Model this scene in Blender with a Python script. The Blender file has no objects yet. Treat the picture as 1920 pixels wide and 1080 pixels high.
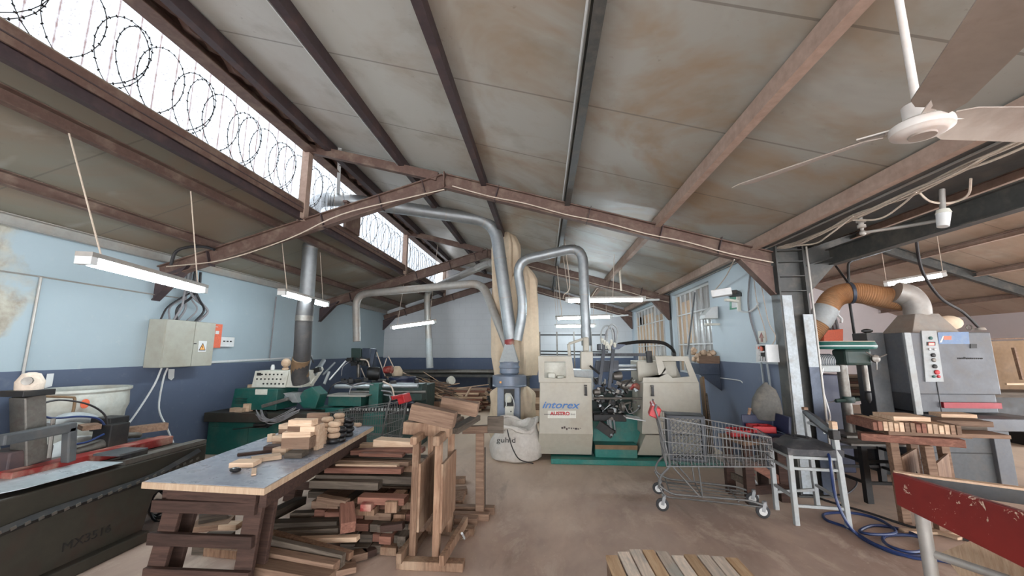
import bpy, math, random
from math import sin, cos, pi, radians, sqrt
from mathutils import Vector, Matrix, Euler
SC = bpy.context.scene
COL = SC.collection

# ------------------------------------------------------------------ camera
# principal distance 744 px on a 1920 px wide frame, eye 1.6 m above the floor,
# tilted up 8.94 deg and turned 4.55 deg to the left of the hall's axis (+Y)
cam_d = bpy.data.cameras.new('camera'); cam = bpy.data.objects.new('camera', cam_d); COL.objects.link(cam)
cam_d.sensor_width = 36.0; cam_d.lens = 744.0 / 1920.0 * 36.0; cam_d.clip_start = 0.02; cam_d.clip_end = 200
cam.location = (0, 0, 1.6)
cam.rotation_euler = (radians(90 + 8.937), 0, radians(4.555))
SC.camera = cam

# ------------------------------------------------------------------ world, exposure
W = bpy.data.worlds.new('sky'); SC.world = W; W.use_nodes = True
bg = W.node_tree.nodes['Background']; bg.inputs[0].default_value = (0.93, 0.96, 1.0, 1); bg.inputs[1].default_value = 6.0
SC.view_settings.view_transform = 'Standard'; SC.view_settings.look = 'None'
SC.view_settings.exposure = 0.8; SC.view_settings.gamma = 1.0; SC.view_settings.use_curve_mapping = False

# ------------------------------------------------------------------ mesh helpers
class MB:
    def __init__(s): s.v = []; s.f = []; s.m = []
    def add(s, vs, fs, mi=0):
        o = len(s.v); s.v += [tuple(v) for v in vs]
        for f in fs: s.f.append([i + o for i in f]); s.m.append(mi)
        return s
    def box(s, c, d, rz=0, rx=0, ry=0, mi=0):
        R = Euler((rx, ry, rz)).to_matrix(); c = Vector(c); h = Vector(d) / 2
        vs = [c + R @ Vector((x * h.x, y * h.y, z * h.z)) for x in (-1, 1) for y in (-1, 1) for z in (-1, 1)]
        return s.add(vs, [(0, 1, 3, 2), (4, 6, 7, 5), (0, 4, 5, 1), (2, 3, 7, 6), (0, 2, 6, 4), (1, 5, 7, 3)], mi)
    def ext(s, x0, x1, y0, y1, z0, z1, mi=0):
        return s.box(((x0 + x1) / 2, (y0 + y1) / 2, (z0 + z1) / 2), (abs(x1 - x0), abs(y1 - y0), abs(z1 - z0)), mi=mi)
    def bar(s, p, q, w, h, mi=0, up=(0, 0, 1)):
        p = Vector(p); q = Vector(q); d = (q - p).normalized(); u = Vector(up)
        a = d.cross(u)
        if a.length < 1e-4: a = d.cross(Vector((0, 1, 0)))
        a.normalize(); b = a.cross(d).normalized()
        vs = [e + a * (i * w / 2) + b * (j * h / 2) for e in (p, q) for i, j in ((-1, -1), (1, -1), (1, 1), (-1, 1))]
        return s.add(vs, [(0, 3, 2, 1), (4, 5, 6, 7), (0, 1, 5, 4), (1, 2, 6, 5), (2, 3, 7, 6), (3, 0, 4, 7)], mi)
    def ibeam(s, p, q, b, h, t=.012, mi=0, up=(0, 0, 1)):
        p = Vector(p); q = Vector(q); d = (q - p).normalized(); a = d.cross(Vector(up)).normalized(); n = a.cross(d).normalized()
        s.bar(p + n * (h / 2 - t / 2), q + n * (h / 2 - t / 2), b, t, mi, up)
        s.bar(p - n * (h / 2 - t / 2), q - n * (h / 2 - t / 2), b, t, mi, up)
        return s.bar(p, q, t, h - 2 * t, mi, up)
    def chan(s, p, q, b, h, t=.01, mi=0, up=(0, 0, 1), side=1):
        p = Vector(p); q = Vector(q); d = (q - p).normalized(); a = d.cross(Vector(up)).normalized(); n = a.cross(d).normalized()
        s.bar(p + n * (h / 2 - t / 2), q + n * (h / 2 - t / 2), b, t, mi, up)
        s.bar(p - n * (h / 2 - t / 2), q - n * (h / 2 - t / 2), b, t, mi, up)
        o = a * (side * (b / 2 - t / 2))
        return s.bar(p + o, q + o, t, h - 2 * t, mi, up)
    def tube(s, pts, r, n=8, mi=0, caps=True):
        P = [Vector(p) for p in pts]; N = len(P)
        R = r if isinstance(r, (list, tuple)) else [r] * N
        T = [(P[min(i + 1, N - 1)] - P[max(i - 1, 0)]).normalized() for i in range(N)]
        a = T[0].cross(Vector((0, 0, 1)))
        if a.length < .1: a = T[0].cross(Vector((0, 1, 0)))
        a.normalize(); o = len(s.v)
        for i in range(N):
            a = (a - T[i] * a.dot(T[i])).normalized(); b = T[i].cross(a)
            for k in range(n):
                t = 2 * pi * k / n; s.v.append(tuple(P[i] + (a * cos(t) + b * sin(t)) * R[i]))
        for i in range(N - 1):
            for k in range(n):
                k2 = (k + 1) % n
                s.f.append([o + i * n + k, o + i * n + k2, o + (i + 1) * n + k2, o + (i + 1) * n + k]); s.m.append(mi)
        if caps:
            s.f.append([o + k for k in range(n)][::-1]); s.m.append(mi)
            s.f.append([o + (N - 1) * n + k for k in range(n)]); s.m.append(mi)
        return s
    def lathe(s, prof, loc, n=20, ax=(0, 0, 1), mi=0, caps=True):
        ax = Vector(ax).normalized(); loc = Vector(loc)
        pts = [loc + ax * z for _, z in prof]
        a = ax.cross(Vector((0, 1, 0)))
        if a.length < .1: a = ax.cross(Vector((1, 0, 0)))
        a.normalize(); b = ax.cross(a); o = len(s.v)
        for (r, z), p in zip(prof, pts):
            for k in range(n):
                t = 2 * pi * k / n; s.v.append(tuple(p + (a * cos(t) + b * sin(t)) * max(r, 1e-4)))
        for i in range(len(prof) - 1):
            for k in range(n):
                k2 = (k + 1) % n
                s.f.append([o + i * n + k, o + i * n + k2, o + (i + 1) * n + k2, o + (i + 1) * n + k]); s.m.append(mi)
        if caps:
            s.f.append([o + k for k in range(n)][::-1]); s.m.append(mi)
            s.f.append([o + (len(prof) - 1) * n + k for k in range(n)]); s.m.append(mi)
        return s
    def prism(s, poly, d, mi=0):
        """poly: 3-D points of a planar outline, d: extrusion vector"""
        n = len(poly); d = Vector(d); A = [Vector(p) for p in poly]
        return s.add(A + [p + d for p in A], [list(range(n))[::-1], list(range(n, 2 * n))] + [[i, (i + 1) % n, n + (i + 1) % n, n + i] for i in range(n)], mi)
    def frame(s, outer, inner, d, mi=0):
        """ring between two outlines of equal count, extruded by d"""
        n = len(outer); d = Vector(d)
        V = [Vector(p) for p in outer] + [Vector(p) for p in inner]; V += [p + d for p in V]
        F = []
        for i in range(n):
            j = (i + 1) % n
            F += [[i, j, n + j, n + i], [2 * n + i, 3 * n + i, 3 * n + j, 2 * n + j], [i, 2 * n + i, 2 * n + j, j], [n + i, n + j, 3 * n + j, 3 * n + i]]
        return s.add(V, F, mi)
    def ball(s, c, r, n=12, sc=(1, 1, 1), mi=0):
        prof = [(sin(pi * i / (n // 2)) , -cos(pi * i / (n // 2))) for i in range(n // 2 + 1)]
        o = len(s.v); s.lathe([(a * r, b * r) for a, b in prof], (0, 0, 0), n, mi=mi)
        for i in range(o, len(s.v)):
            v = s.v[i]; s.v[i] = (v[0] * sc[0] + c[0], v[1] * sc[1] + c[1], v[2] * sc[2] + c[2])
        return s
    def build(s, name, mat, parent=None, smooth=False, bevel=0, world=True, loc=None):
        me = bpy.data.meshes.new(name)
        off = Vector((0, 0, 0))
        if loc is not None: off = Vector(loc)
        elif parent is not None and world:
            p = parent
            while p is not None: off = off + Vector(p.location); p = p.parent
        elif parent is None and s.v:
            lo = [min(v[i] for v in s.v) for i in range(3)]; hi = [max(v[i] for v in s.v) for i in range(3)]
            off = Vector(((lo[0] + hi[0]) / 2, (lo[1] + hi[1]) / 2, lo[2]))
        me.from_pydata([tuple(Vector(v) - off) for v in s.v], [], s.f); me.validate()
        mats = mat if isinstance(mat, (list, tuple)) else [mat]
        for m in mats: me.materials.append(m)
        if len(me.polygons) == len(s.m): me.polygons.foreach_set('material_index', s.m)
        if smooth:
            me.polygons.foreach_set('use_smooth', [True] * len(me.polygons))
            try: me.set_sharp_from_angle(angle=radians(40))
            except Exception: pass
        import bmesh
        bm = bmesh.new(); bm.from_mesh(me); bmesh.ops.recalc_face_normals(bm, faces=bm.faces); bm.to_mesh(me); bm.free()
        o = bpy.data.objects.new(name, me); COL.objects.link(o)
        if parent is not None:
            o.parent = parent
            if loc is not None:
                o.location = off
        else: o.location = off
        if bevel:
            b = o.modifiers.new('bevel', 'BEVEL'); b.width = bevel; b.segments = 2; b.limit_method = 'ANGLE'; b.angle_limit = radians(40)
        return o

ORD = ('first', 'second', 'third', 'fourth', 'fifth', 'sixth', 'seventh', 'eighth', 'ninth', 'tenth', 'eleventh', 'twelfth', 'thirteenth', 'fourteenth', 'fifteenth', 'sixteenth')
def tag(o, label=None, cat=None, group=None, kind=None):
    if label: o['label'] = label
    if cat: o['category'] = cat
    if group: o['group'] = group
    if kind: o['kind'] = kind
    return o
def thing(name, label, cat, loc=(0, 0, 0), rz=0, group=None):
    o = bpy.data.objects.new(name, None); COL.objects.link(o); o.empty_display_size = .1
    o.location = loc; o.rotation_euler = (0, 0, rz)
    return tag(o, label, cat, group)
def struct(o): o['kind'] = 'structure'; return o
def kids(o): return [c for c in bpy.data.objects if c.parent is o]
def dup(o, loc=None, rz=None, label=None, group=None, parent=None):
    c = o.copy(); COL.objects.link(c); c.parent = parent
    if loc is not None: c.location = loc
    if rz is not None: c.rotation_euler = (0, 0, rz)
    if label: c['label'] = label
    if group: c['group'] = group
    for k in kids(o): dup(k, parent=c)
    return c
def curve(pts, k=6):
    """Catmull-Rom through the points"""
    P = [Vector(p) for p in pts]; P = [P[0] * 2 - P[1]] + P + [P[-1] * 2 - P[-2]]; out = []
    for i in range(1, len(P) - 2):
        for j in range(k):
            t = j / k; a, b, c, d = P[i - 1:i + 3]
            out.append(.5 * ((2 * b) + (c - a) * t + (2 * a - 5 * b + 4 * c - d) * t * t + (3 * b - a - 3 * c + d) * t ** 3))
    return out + [P[-2]]
def elbow(pts, r=.25, k=6):
    """polyline with rounded corners of radius ~r"""
    P = [Vector(p) for p in pts]; out = [P[0]]
    for i in range(1, len(P) - 1):
        a = (P[i - 1] - P[i]); b = (P[i + 1] - P[i]); m = min(r, a.length * .49, b.length * .49)
        s0 = P[i] + a.normalized() * m; s1 = P[i] + b.normalized() * m
        for j in range(k + 1):
            t = j / k; out.append(s0 * (1 - t) ** 2 + P[i] * 2 * t * (1 - t) + s1 * t * t)
    return out + [P[-1]]
def sag(p, q, s, k=10):
    p = Vector(p); q = Vector(q)
    return [p.lerp(q, i / k) - Vector((0, 0, s * 4 * (i / k) * (1 - i / k))) for i in range(k + 1)]
def text(body, size, mat, parent, origin, xdir, ydir, name='lettering', shear=0, extrude=.002, width=None, bold=0):
    cu = bpy.data.curves.new(name, 'FONT'); cu.body = body; cu.size = size; cu.extrude = extrude; cu.shear = shear; cu.offset = bold
    cu.resolution_u = 3
    t = bpy.data.objects.new('t', cu); COL.objects.link(t)
    dg = bpy.context.evaluated_depsgraph_get(); dg.update()
    me = bpy.data.meshes.new_from_object(t.evaluated_get(dg)); bpy.data.objects.remove(t)
    xd = Vector(xdir).normalized(); yd = Vector(ydir).normalized(); zd = xd.cross(yd)
    sx = 1
    if width and me.vertices: sx = width / max(1e-3, max(v.co.x for v in me.vertices))
    off = Vector((0, 0, 0)); p = parent
    while p is not None: off = off + Vector(p.location); p = p.parent
    for v in me.vertices: v.co = Vector(origin) + xd * v.co.x * sx + yd * v.co.y + zd * v.co.z - off
    me.materials.clear(); me.materials.append(mat)
    o = bpy.data.objects.new(name, me); COL.objects.link(o); o.parent = parent
    return o

# ------------------------------------------------------------------ materials
def nodes(name):
    m = bpy.data.materials.new(name); m.use_nodes = True; nt = m.node_tree
    return m, nt, nt.nodes['Principled BSDF']
def N(nt, t, **kw):
    n = nt.nodes.new(t)
    for k, v in kw.items(): setattr(n, k, v)
    return n
def L(nt, a, b): nt.links.new(a, b)
def c4(c): return (c[0], c[1], c[2], 1)
def srgb(r, g, b):
    f = lambda x: (x / 255 / 12.92) if x <= 10 else ((x / 255 + .055) / 1.055) ** 2.4
    return (f(r), f(g), f(b))
def noise(nt, vec, scale, detail=4, rough=.55, dist=0):
    n = N(nt, 'ShaderNodeTexNoise'); n.inputs['Scale'].default_value = scale; n.inputs['Detail'].default_value = detail
    n.inputs['Roughness'].default_value = rough; n.inputs['Distortion'].default_value = dist
    if vec is not None: L(nt, vec, n.inputs['Vector'])
    return n.outputs['Fac']
def ramp(nt, fac, a, b, ca=0., cb=1.):
    r = N(nt, 'ShaderNodeMapRange'); r.inputs['From Min'].default_value = a; r.inputs['From Max'].default_value = b
    r.inputs['To Min'].default_value = ca; r.inputs['To Max'].default_value = cb; r.clamp = True
    L(nt, fac, r.inputs['Value']); return r.outputs['Result']
def mix(nt, fac, a, b, mode='MIX'):
    n = N(nt, 'ShaderNodeMix', data_type='RGBA', blend_type=mode)
    for i, v in ((0, fac), (6, a), (7, b)):
        if isinstance(v, (int, float)): n.inputs[i].default_value = v
        elif isinstance(v, tuple): n.inputs[i].default_value = c4(v)
        else: L(nt, v, n.inputs[i])
    return n.outputs[2]
def mth(nt, op, a, b=None):
    n = N(nt, 'ShaderNodeMath', operation=op)
    for i, v in ((0, a), (1, b)):
        if v is None: continue
        if isinstance(v, (int, float)): n.inputs[i].default_value = v
        else: L(nt, v, n.inputs[i])
    return n.outputs[0]
def bump(nt, bs, h, strength=.2, dist=.01):
    b = N(nt, 'ShaderNodeBump'); b.inputs['Strength'].default_value = strength; b.inputs['Distance'].default_value = dist
    L(nt, h, b.inputs['Height']); L(nt, b.outputs[0], bs.inputs['Normal'])
def paint(name, col, rough=.5, metal=0., dust=(.35, .29, .23), amt=.35, scale=6., var=.12, spec=.5):
    """painted or bare metal / plastic with dust and grime in patches"""
    m, nt, bs = nodes(name); tc = N(nt, 'ShaderNodeTexCoord'); v = tc.outputs['Object']
    n1 = noise(nt, v, scale, 5, .6); n2 = noise(nt, v, scale * 5, 3, .6)
    c = mix(nt, ramp(nt, n2, .3, .7, 0, 1), tuple(x * (1 - var) for x in col), tuple(min(1, x * (1 + var)) for x in col))
    c = mix(nt, ramp(nt, n1, .48, .75, 0, amt), c, dust)
    L(nt, c, bs.inputs['Base Color']); bs.inputs['Metallic'].default_value = metal
    L(nt, ramp(nt, n1, .3, .7, max(0, rough - .1), min(1, rough + .15)), bs.inputs['Roughness'])
    bs.inputs['Specular IOR Level'].default_value = spec
    return m
def wood(name, c1, c2, axis=0, rough=.75, stain=None, samt=.4):
    m, nt, bs = nodes(name); tc = N(nt, 'ShaderNodeTexCoord'); oi = N(nt, 'ShaderNodeObjectInfo')
    mp = N(nt, 'ShaderNodeMapping'); s = [14., 14., 14.]; s[axis] = 1.0; mp.inputs['Scale'].default_value = s
    ad = N(nt, 'ShaderNodeVectorMath', operation='ADD'); L(nt, tc.outputs['Object'], ad.inputs[0])
    cb = N(nt, 'ShaderNodeCombineXYZ'); r100 = mth(nt, 'MULTIPLY', oi.outputs['Random'], 37.)
    L(nt, r100, cb.inputs[0]); L(nt, r100, cb.inputs[1]); L(nt, r100, cb.inputs[2]); L(nt, cb.outputs[0], ad.inputs[1])
    L(nt, ad.outputs[0], mp.inputs['Vector'])
    g = noise(nt, mp.outputs[0], 3., 5, .65, .6); f = noise(nt, mp.outputs[0], 14., 2, .5)
    c = mix(nt, ramp(nt, g, .35, .68), c1, c2)
    c = mix(nt, ramp(nt, f, .55, .75, 0, .35), c, tuple(x * .5 for x in c2))
    val = ramp(nt, oi.outputs['Random'], 0, 1, .72, 1.18)
    h = N(nt, 'ShaderNodeHueSaturation'); L(nt, val, h.inputs['Value']); L(nt, c, h.inputs['Color']); c = h.outputs[0]
    if stain: c = mix(nt, ramp(nt, noise(nt, ad.outputs[0], 4., 4), .5, .7, 0, samt), c, stain)
    L(nt, c, bs.inputs['Base Color']); bs.inputs['Roughness'].default_value = rough; bs.inputs['Specular IOR Level'].default_value = .25
    bump(nt, bs, g, .25, .004)
    return m

def m_floor():
    m, nt, bs = nodes('concrete_floor'); g = N(nt, 'ShaderNodeNewGeometry'); p = g.outputs['Position']
    mp = N(nt, 'ShaderNodeMapping'); mp.inputs['Scale'].default_value = (1, .45, 1); L(nt, p, mp.inputs['Vector']); v = mp.outputs[0]
    a = noise(nt, v, .7, 6, .62, .4); b = noise(nt, v, 3.2, 6, .7, .5); c_ = noise(nt, p, 22., 4, .7)
    c = mix(nt, ramp(nt, a, .36, .62), srgb(156, 134, 122), srgb(206, 182, 164))
    c = mix(nt, ramp(nt, noise(nt, v, .45, 5, .6, .6), .48, .62, 0, .55), c, srgb(132, 104, 94))
    c = mix(nt, ramp(nt, b, .52, .66, 0, .5), c, srgb(214, 198, 182))
    c = mix(nt, ramp(nt, c_, .62, .74, 0, .5), c, srgb(214, 196, 172))
    c = mix(nt, ramp(nt, noise(nt, v, 1.4, 5, .7, 1.), .6, .72, 0, .45), c, srgb(92, 80, 74))
    # paler floor towards the back of the hall
    sx = N(nt, 'ShaderNodeSeparateXYZ'); L(nt, p, sx.inputs[0])
    far = ramp(nt, mth(nt, 'ADD', sx.outputs[1], mth(nt, 'MULTIPLY', a, 3.)), 5.5, 9., 0, .75)
    c = mix(nt, far, c, srgb(216, 194, 170))
    L(nt, c, bs.inputs['Base Color']); L(nt, ramp(nt, b, .3, .7, .5, .85), bs.inputs['Roughness']); bump(nt, bs, b, .15, .01)
    return m
def m_wall(name, up, low, line, blocks=0, patch=None):
    m, nt, bs = nodes(name); g = N(nt, 'ShaderNodeNewGeometry'); p = g.outputs['Position']
    sx = N(nt, 'ShaderNodeSeparateXYZ'); L(nt, p, sx.inputs[0])
    n1 = noise(nt, p, 1.1, 5, .6); n2 = noise(nt, p, 9., 5, .65)
    cu = mix(nt, ramp(nt, n1, .4, .7, 0, .5), up, tuple(x * .86 for x in up))
    cu = mix(nt, ramp(nt, n2, .6, .8, 0, .25), cu, srgb(200, 196, 186))
    if patch is not None:
        ed = mth(nt, 'ADD', sx.outputs[1], mth(nt, 'MULTIPLY', noise(nt, p, 1.7, 5, .6), 1.2))
        cu = mix(nt, ramp(nt, ed, patch + .75, patch + .6), cu, mix(nt, ramp(nt, noise(nt, p, 2.4, 5, .7, .5), .4, .6), srgb(176, 172, 158), srgb(140, 130, 116)))
    if low is None: c = cu
    else:
        cl = mix(nt, ramp(nt, n1, .35, .7, 0, .6), low, tuple(x * .84 for x in low))
        cl = mix(nt, ramp(nt, n2, .58, .75, 0, .3), cl, srgb(120, 124, 132))
        ln = mth(nt, 'GREATER_THAN', mth(nt, 'ADD', sx.outputs[2], mth(nt, 'MULTIPLY', noise(nt, p, 3., 3), .014)), line + .007)
        c = mix(nt, ln, cl, cu)
    if blocks:
        br = N(nt, 'ShaderNodeTexBrick'); br.inputs['Scale'].default_value = 1.; br.inputs['Brick Width'].default_value = .4; br.inputs['Row Height'].default_value = .2
        br.inputs['Mortar Size'].default_value = .006; br.inputs['Mortar Smooth'].default_value = .6
        cv = N(nt, 'ShaderNodeCombineXYZ'); L(nt, sx.outputs[0 if blocks == 1 else 1], cv.inputs[0]); L(nt, sx.outputs[2], cv.inputs[1]); L(nt, cv.outputs[0], br.inputs['Vector'])
        c = mix(nt, mth(nt, 'MULTIPLY', br.outputs['Fac'], .16), c, srgb(110, 112, 116))
        bump(nt, bs, mth(nt, 'SUBTRACT', n2, br.outputs['Fac']), .25, .006)
    else: bump(nt, bs, n2, .2, .006)
    L(nt, c, bs.inputs['Base Color']); bs.inputs['Roughness'].default_value = .6
    return m
def m_ceiling(name, base, stain, amt, slope_x=True):
    m, nt, bs = nodes(name); g = N(nt, 'ShaderNodeNewGeometry'); p = g.outputs['Position']
    sx = N(nt, 'ShaderNodeSeparateXYZ'); L(nt, p, sx.inputs[0])
    a = noise(nt, p, .75, 5, .6, .7); b = noise(nt, p, 2.3, 5, .6); f = noise(nt, p, 14., 4, .7)
    skylight_fade = ramp(nt, sx.outputs[0], -2.2, 1.2, 0, .6) if slope_x else 0
    if slope_x: base = mix(nt, skylight_fade, tuple(min(1, v * 1.38) for v in base), tuple(v * .62 for v in (base[0], base[1] * .98, base[2] * .93)))  # skylight falloff painted into the base: paler near it, darker to the right
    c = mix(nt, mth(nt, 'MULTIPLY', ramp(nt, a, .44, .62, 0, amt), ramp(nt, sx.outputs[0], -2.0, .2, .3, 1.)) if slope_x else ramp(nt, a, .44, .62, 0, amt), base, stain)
    c = mix(nt, ramp(nt, b, .52, .68, 0, .35), c, srgb(128, 116, 98))
    c = mix(nt, ramp(nt, noise(nt, p, 1.1, 4, .6, .4), .58, .70, 0, .22), c, srgb(196, 196, 190))
    c = mix(nt, ramp(nt, f, .66, .76, 0, .35), c, srgb(90, 78, 66))
    # sheet joints every 1.1 m across the slope
    y = mth(nt, 'FRACT', mth(nt, 'DIVIDE', mth(nt, 'ADD', sx.outputs[1], 11. - 2.03), 1.09))
    j = mth(nt, 'LESS_THAN', y, .016)
    c = mix(nt, mth(nt, 'MULTIPLY', j, .6), c, srgb(96, 88, 80))
    L(nt, c, bs.inputs['Base Color']); bs.inputs['Roughness'].default_value = .45; bs.inputs['Specular IOR Level'].default_value = .4
    bump(nt, bs, mth(nt, 'SUBTRACT', b, mth(nt, 'MULTIPLY', j, 2.)), .12, .01)
    return m
def m_emit(name, col, s):
    m, nt, bs = nodes(name); bs.inputs['Base Color'].default_value = c4(col)
    bs.inputs['Emission Color'].default_value = c4(col); bs.inputs['Emission Strength'].default_value = s; return m
def m_glazing():
    m, nt, bs = nodes('fibreglass_glazing'); out = nt.nodes['Material Output']; g = N(nt, 'ShaderNodeNewGeometry'); p = g.outputs['Position']
    sx = N(nt, 'ShaderNodeSeparateXYZ'); L(nt, p, sx.inputs[0])
    sp = noise(nt, p, 60., 3, .7)
    ph = mth(nt, 'ABSOLUTE', mth(nt, 'SUBTRACT', mth(nt, 'FRACT', mth(nt, 'DIVIDE', sx.outputs[1], .19)), .5))
    rib = ramp(nt, mth(nt, 'ADD', ph, mth(nt, 'MULTIPLY', noise(nt, p, 14., 4, .7), .16)), .17, .08, 0, .85)
    dirt = mth(nt, 'MAXIMUM', ramp(nt, sp, .54, .64, 0, .6), rib)
    tr = N(nt, 'ShaderNodeBsdfTranslucent'); L(nt, mix(nt, dirt, (.20, .215, .23), srgb(60, 38, 32)), tr.inputs[0])
    tp = N(nt, 'ShaderNodeBsdfTransparent'); L(nt, mix(nt, dirt, (.17, .188, .205), srgb(52, 32, 26)), tp.inputs[0])
    mx = N(nt, 'ShaderNodeMixShader'); mx.inputs[0].default_value = .45; L(nt, tr.outputs[0], mx.inputs[1]); L(nt, tp.outputs[0], mx.inputs[2])
    L(nt, mx.outputs[0], out.inputs[0]); return m

K = {}
K['floor'] = m_floor()
K['wall_l'] = m_wall('painted_wall_left', srgb(158, 172, 178), srgb(80, 90, 110), 1.39, 0, 3.45)
K['wall_b'] = m_wall('painted_block_wall', srgb(192, 194, 197), srgb(82, 94, 118), 1.365, 1)
K['wall_r'] = m_wall('painted_wall_right', srgb(186, 198, 205), srgb(98, 108, 128), 1.43, 0)
K['wall_w'] = m_wall('white_wall', srgb(216, 207, 207), None, 0)
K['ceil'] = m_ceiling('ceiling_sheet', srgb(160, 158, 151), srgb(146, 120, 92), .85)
K['ceil2'] = m_ceiling('ceiling_sheet_dusty', srgb(124, 119, 107), srgb(128, 108, 90), .7, False)
K['ceil3'] = m_ceiling('ceiling_sheet_bounce_lit', srgb(172, 154, 138), srgb(160, 132, 112), .7, False)  # right bay: light bounced off the floor painted in as a warmer tone
K['glaze'] = m_glazing()
K['steel'] = paint('rust_primer_steel', srgb(94, 71, 62), .65, 0, srgb(148, 130, 114), .6, 5.)
K['steel_d'] = paint('dark_steel', srgb(62, 50, 52), .6, 0, srgb(120, 92, 84), .4, 4.)
K['steel_k'] = paint('charcoal_steel', srgb(66, 66, 64), .5, 0, srgb(130, 120, 108), .45, 5.)
K['pink'] = paint('dusty_purlin', srgb(164, 140, 126), .75, 0, srgb(130, 100, 88), .4, 4.)
K['galv'] = paint('galvanised_duct', srgb(158, 162, 164), .45, .75, srgb(160, 150, 140), .25, 3., .08)
K['galv_d'] = paint('dusty_galvanised', srgb(162, 158, 152), .5, .4, srgb(178, 158, 140), .55, 3., .08)
K['flex_k'] = paint('black_flexible_duct', srgb(58, 56, 56), .6, 0, srgb(110, 100, 90), .35, 5.)
K['elec'] = paint('electrical_grey', srgb(158, 156, 144), .45, 0, srgb(136, 122, 102), .5, 2.5, .05)
K['tubm'] = paint('dusty_tub_plastic', srgb(182, 184, 176), .5, 0, srgb(146, 132, 112), .7, 3.)
K['sheet'] = paint('pale_sheet_metal', srgb(176, 186, 190), .3, .1, srgb(130, 130, 126), .3, 4.)
K['dirtyw'] = paint('dirty_white_paint', srgb(172, 180, 184), .6, 0, srgb(134, 124, 112), .6, 9.)
K['crate'] = paint('dark_crate_plastic', srgb(58, 61, 66), .5, 0, srgb(96, 94, 92), .25, 8.)
K['dred'] = paint('dark_red_stripe', srgb(148, 24, 36), .45, 0, srgb(110, 50, 50), .2, 6.)
K['green'] = paint('machine_green', srgb(22, 84, 76), .45, 0, srgb(96, 100, 88), .35, 6.)
K['teal'] = paint('machine_teal', srgb(10, 104, 94), .4, 0, srgb(150, 140, 120), .25, 5.)
K['teal_d'] = paint('machine_dark_green', srgb(30, 52, 46), .5, 0, srgb(90, 84, 72), .4, 6.)
K['beige'] = paint('machine_beige', srgb(168, 162, 148), .45, 0, srgb(160, 142, 118), .3, 3., .05)
K['cream'] = paint('machine_cream', srgb(206, 204, 192), .45, 0, srgb(150, 132, 108), .3, 5., .06)
K['grey'] = paint('machine_grey', srgb(92, 94, 98), .5, 0, srgb(128, 118, 106), .35, 5., .08)
K['grey_l'] = paint('light_grey_paint', srgb(158, 162, 162), .5, 0, srgb(150, 136, 118), .35, 6., .08)
K['grey_d'] = paint('dark_grey_paint', srgb(70, 72, 74), .5, 0, srgb(110, 100, 88), .35, 5.)
K['blk'] = paint('black_iron', srgb(34, 33, 33), .5, .2, srgb(86, 76, 66), .4, 7.)
K['olive'] = paint('dark_olive_casting', srgb(50, 47, 39), .55, 0, srgb(70, 44, 34), .6, 3.)
K['chrome'] = paint('bright_steel', srgb(168, 172, 174), .42, .7, srgb(120, 110, 100), .2, 9., .05)
K['iron'] = paint('bare_iron', srgb(120, 116, 110), .45, .7, srgb(90, 70, 56), .5, 8.)
K['wire'] = paint('cart_wire', srgb(98, 98, 97), .45, .4, srgb(120, 100, 84), .3, 12.)
K['rope'] = paint('dusty_cable', srgb(196, 180, 164), .8, 0, srgb(150, 126, 110), .3, 8.)
K['cab_k'] = paint('black_cable', srgb(36, 34, 36), .55, 0, srgb(90, 80, 74), .3, 6.)
K['cab_g'] = paint('grey_cable', srgb(128, 126, 128), .6, 0, srgb(90, 60, 56), .4, 8.)
K['hoseb'] = paint('blue_air_hose', srgb(28, 48, 92), .4, 0, srgb(90, 90, 96), .2, 8.)
K['red'] = paint('red_plastic', srgb(178, 32, 38), .4, 0, srgb(120, 70, 60), .2, 8.)
K['redw'] = paint('worn_red_paint', srgb(128, 34, 30), .5, 0, srgb(186, 160, 140), .9, 5.)
m_, nt_, bs_ = nodes('chipped_red_paint'); tc_ = N(nt_, 'ShaderNodeTexCoord'); v_ = tc_.outputs['Object']
n_a = noise(nt_, v_, 9., 6, .75, 1.5); n_b = noise(nt_, v_, 2.2, 4, .6)
L(nt_, mix(nt_, ramp(nt_, mth(nt_, 'ADD', n_a, mth(nt_, 'MULTIPLY', n_b, .35)), .775, .785), mix(nt_, ramp(nt_, n_b, .35, .65), srgb(122, 34, 30), srgb(100, 27, 25)), srgb(196, 174, 154)), bs_.inputs['Base Color'])
bs_.inputs['Roughness'].default_value = .45; K['chipred'] = m_
K['orange'] = paint('orange_plastic', srgb(220, 104, 72), .45, 0, srgb(200, 110, 84), .2, 8.)
K['white'] = paint('white_paint', srgb(206, 207, 206), .5, 0, srgb(190, 178, 160), .3, 5., .04)
K['fanw'] = paint('dusty_white_metal', srgb(206, 200, 194), .45, 0, srgb(190, 156, 134), .6, 6., .04)
K['fanb'] = paint('dusty_fan_blade', srgb(150, 138, 128), .5, 0, srgb(110, 88, 76), .6, 5., .06)
K['navy'] = paint('navy_plastic', srgb(26, 32, 62), .4, 0, srgb(80, 84, 96), .25, 6.)
K['gundark'] = paint('dark_gunmetal', srgb(36, 40, 48), .4, .2, srgb(80, 80, 82), .25, 8.)
K['gun'] = paint('gunmetal_blue', srgb(58, 66, 80), .4, .3, srgb(100, 100, 104), .25, 8.)
K['cloth'] = paint('cream_filter_cloth', srgb(212, 192, 166), .9, 0, srgb(190, 166, 140), .4, 3., .06)
K['sack'] = paint('woven_plastic_sack', srgb(196, 190, 182), .7, 0, srgb(150, 136, 120), .5, 5., .08)
K['pad'] = paint('worn_black_vinyl', srgb(52, 52, 56), .45, 0, srgb(120, 116, 112), .5, 12.)
K['btop'] = paint('blue_grey_laminate', srgb(140, 144, 154), .3, 0, srgb(98, 102, 118), .75, 9., .14)
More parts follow.
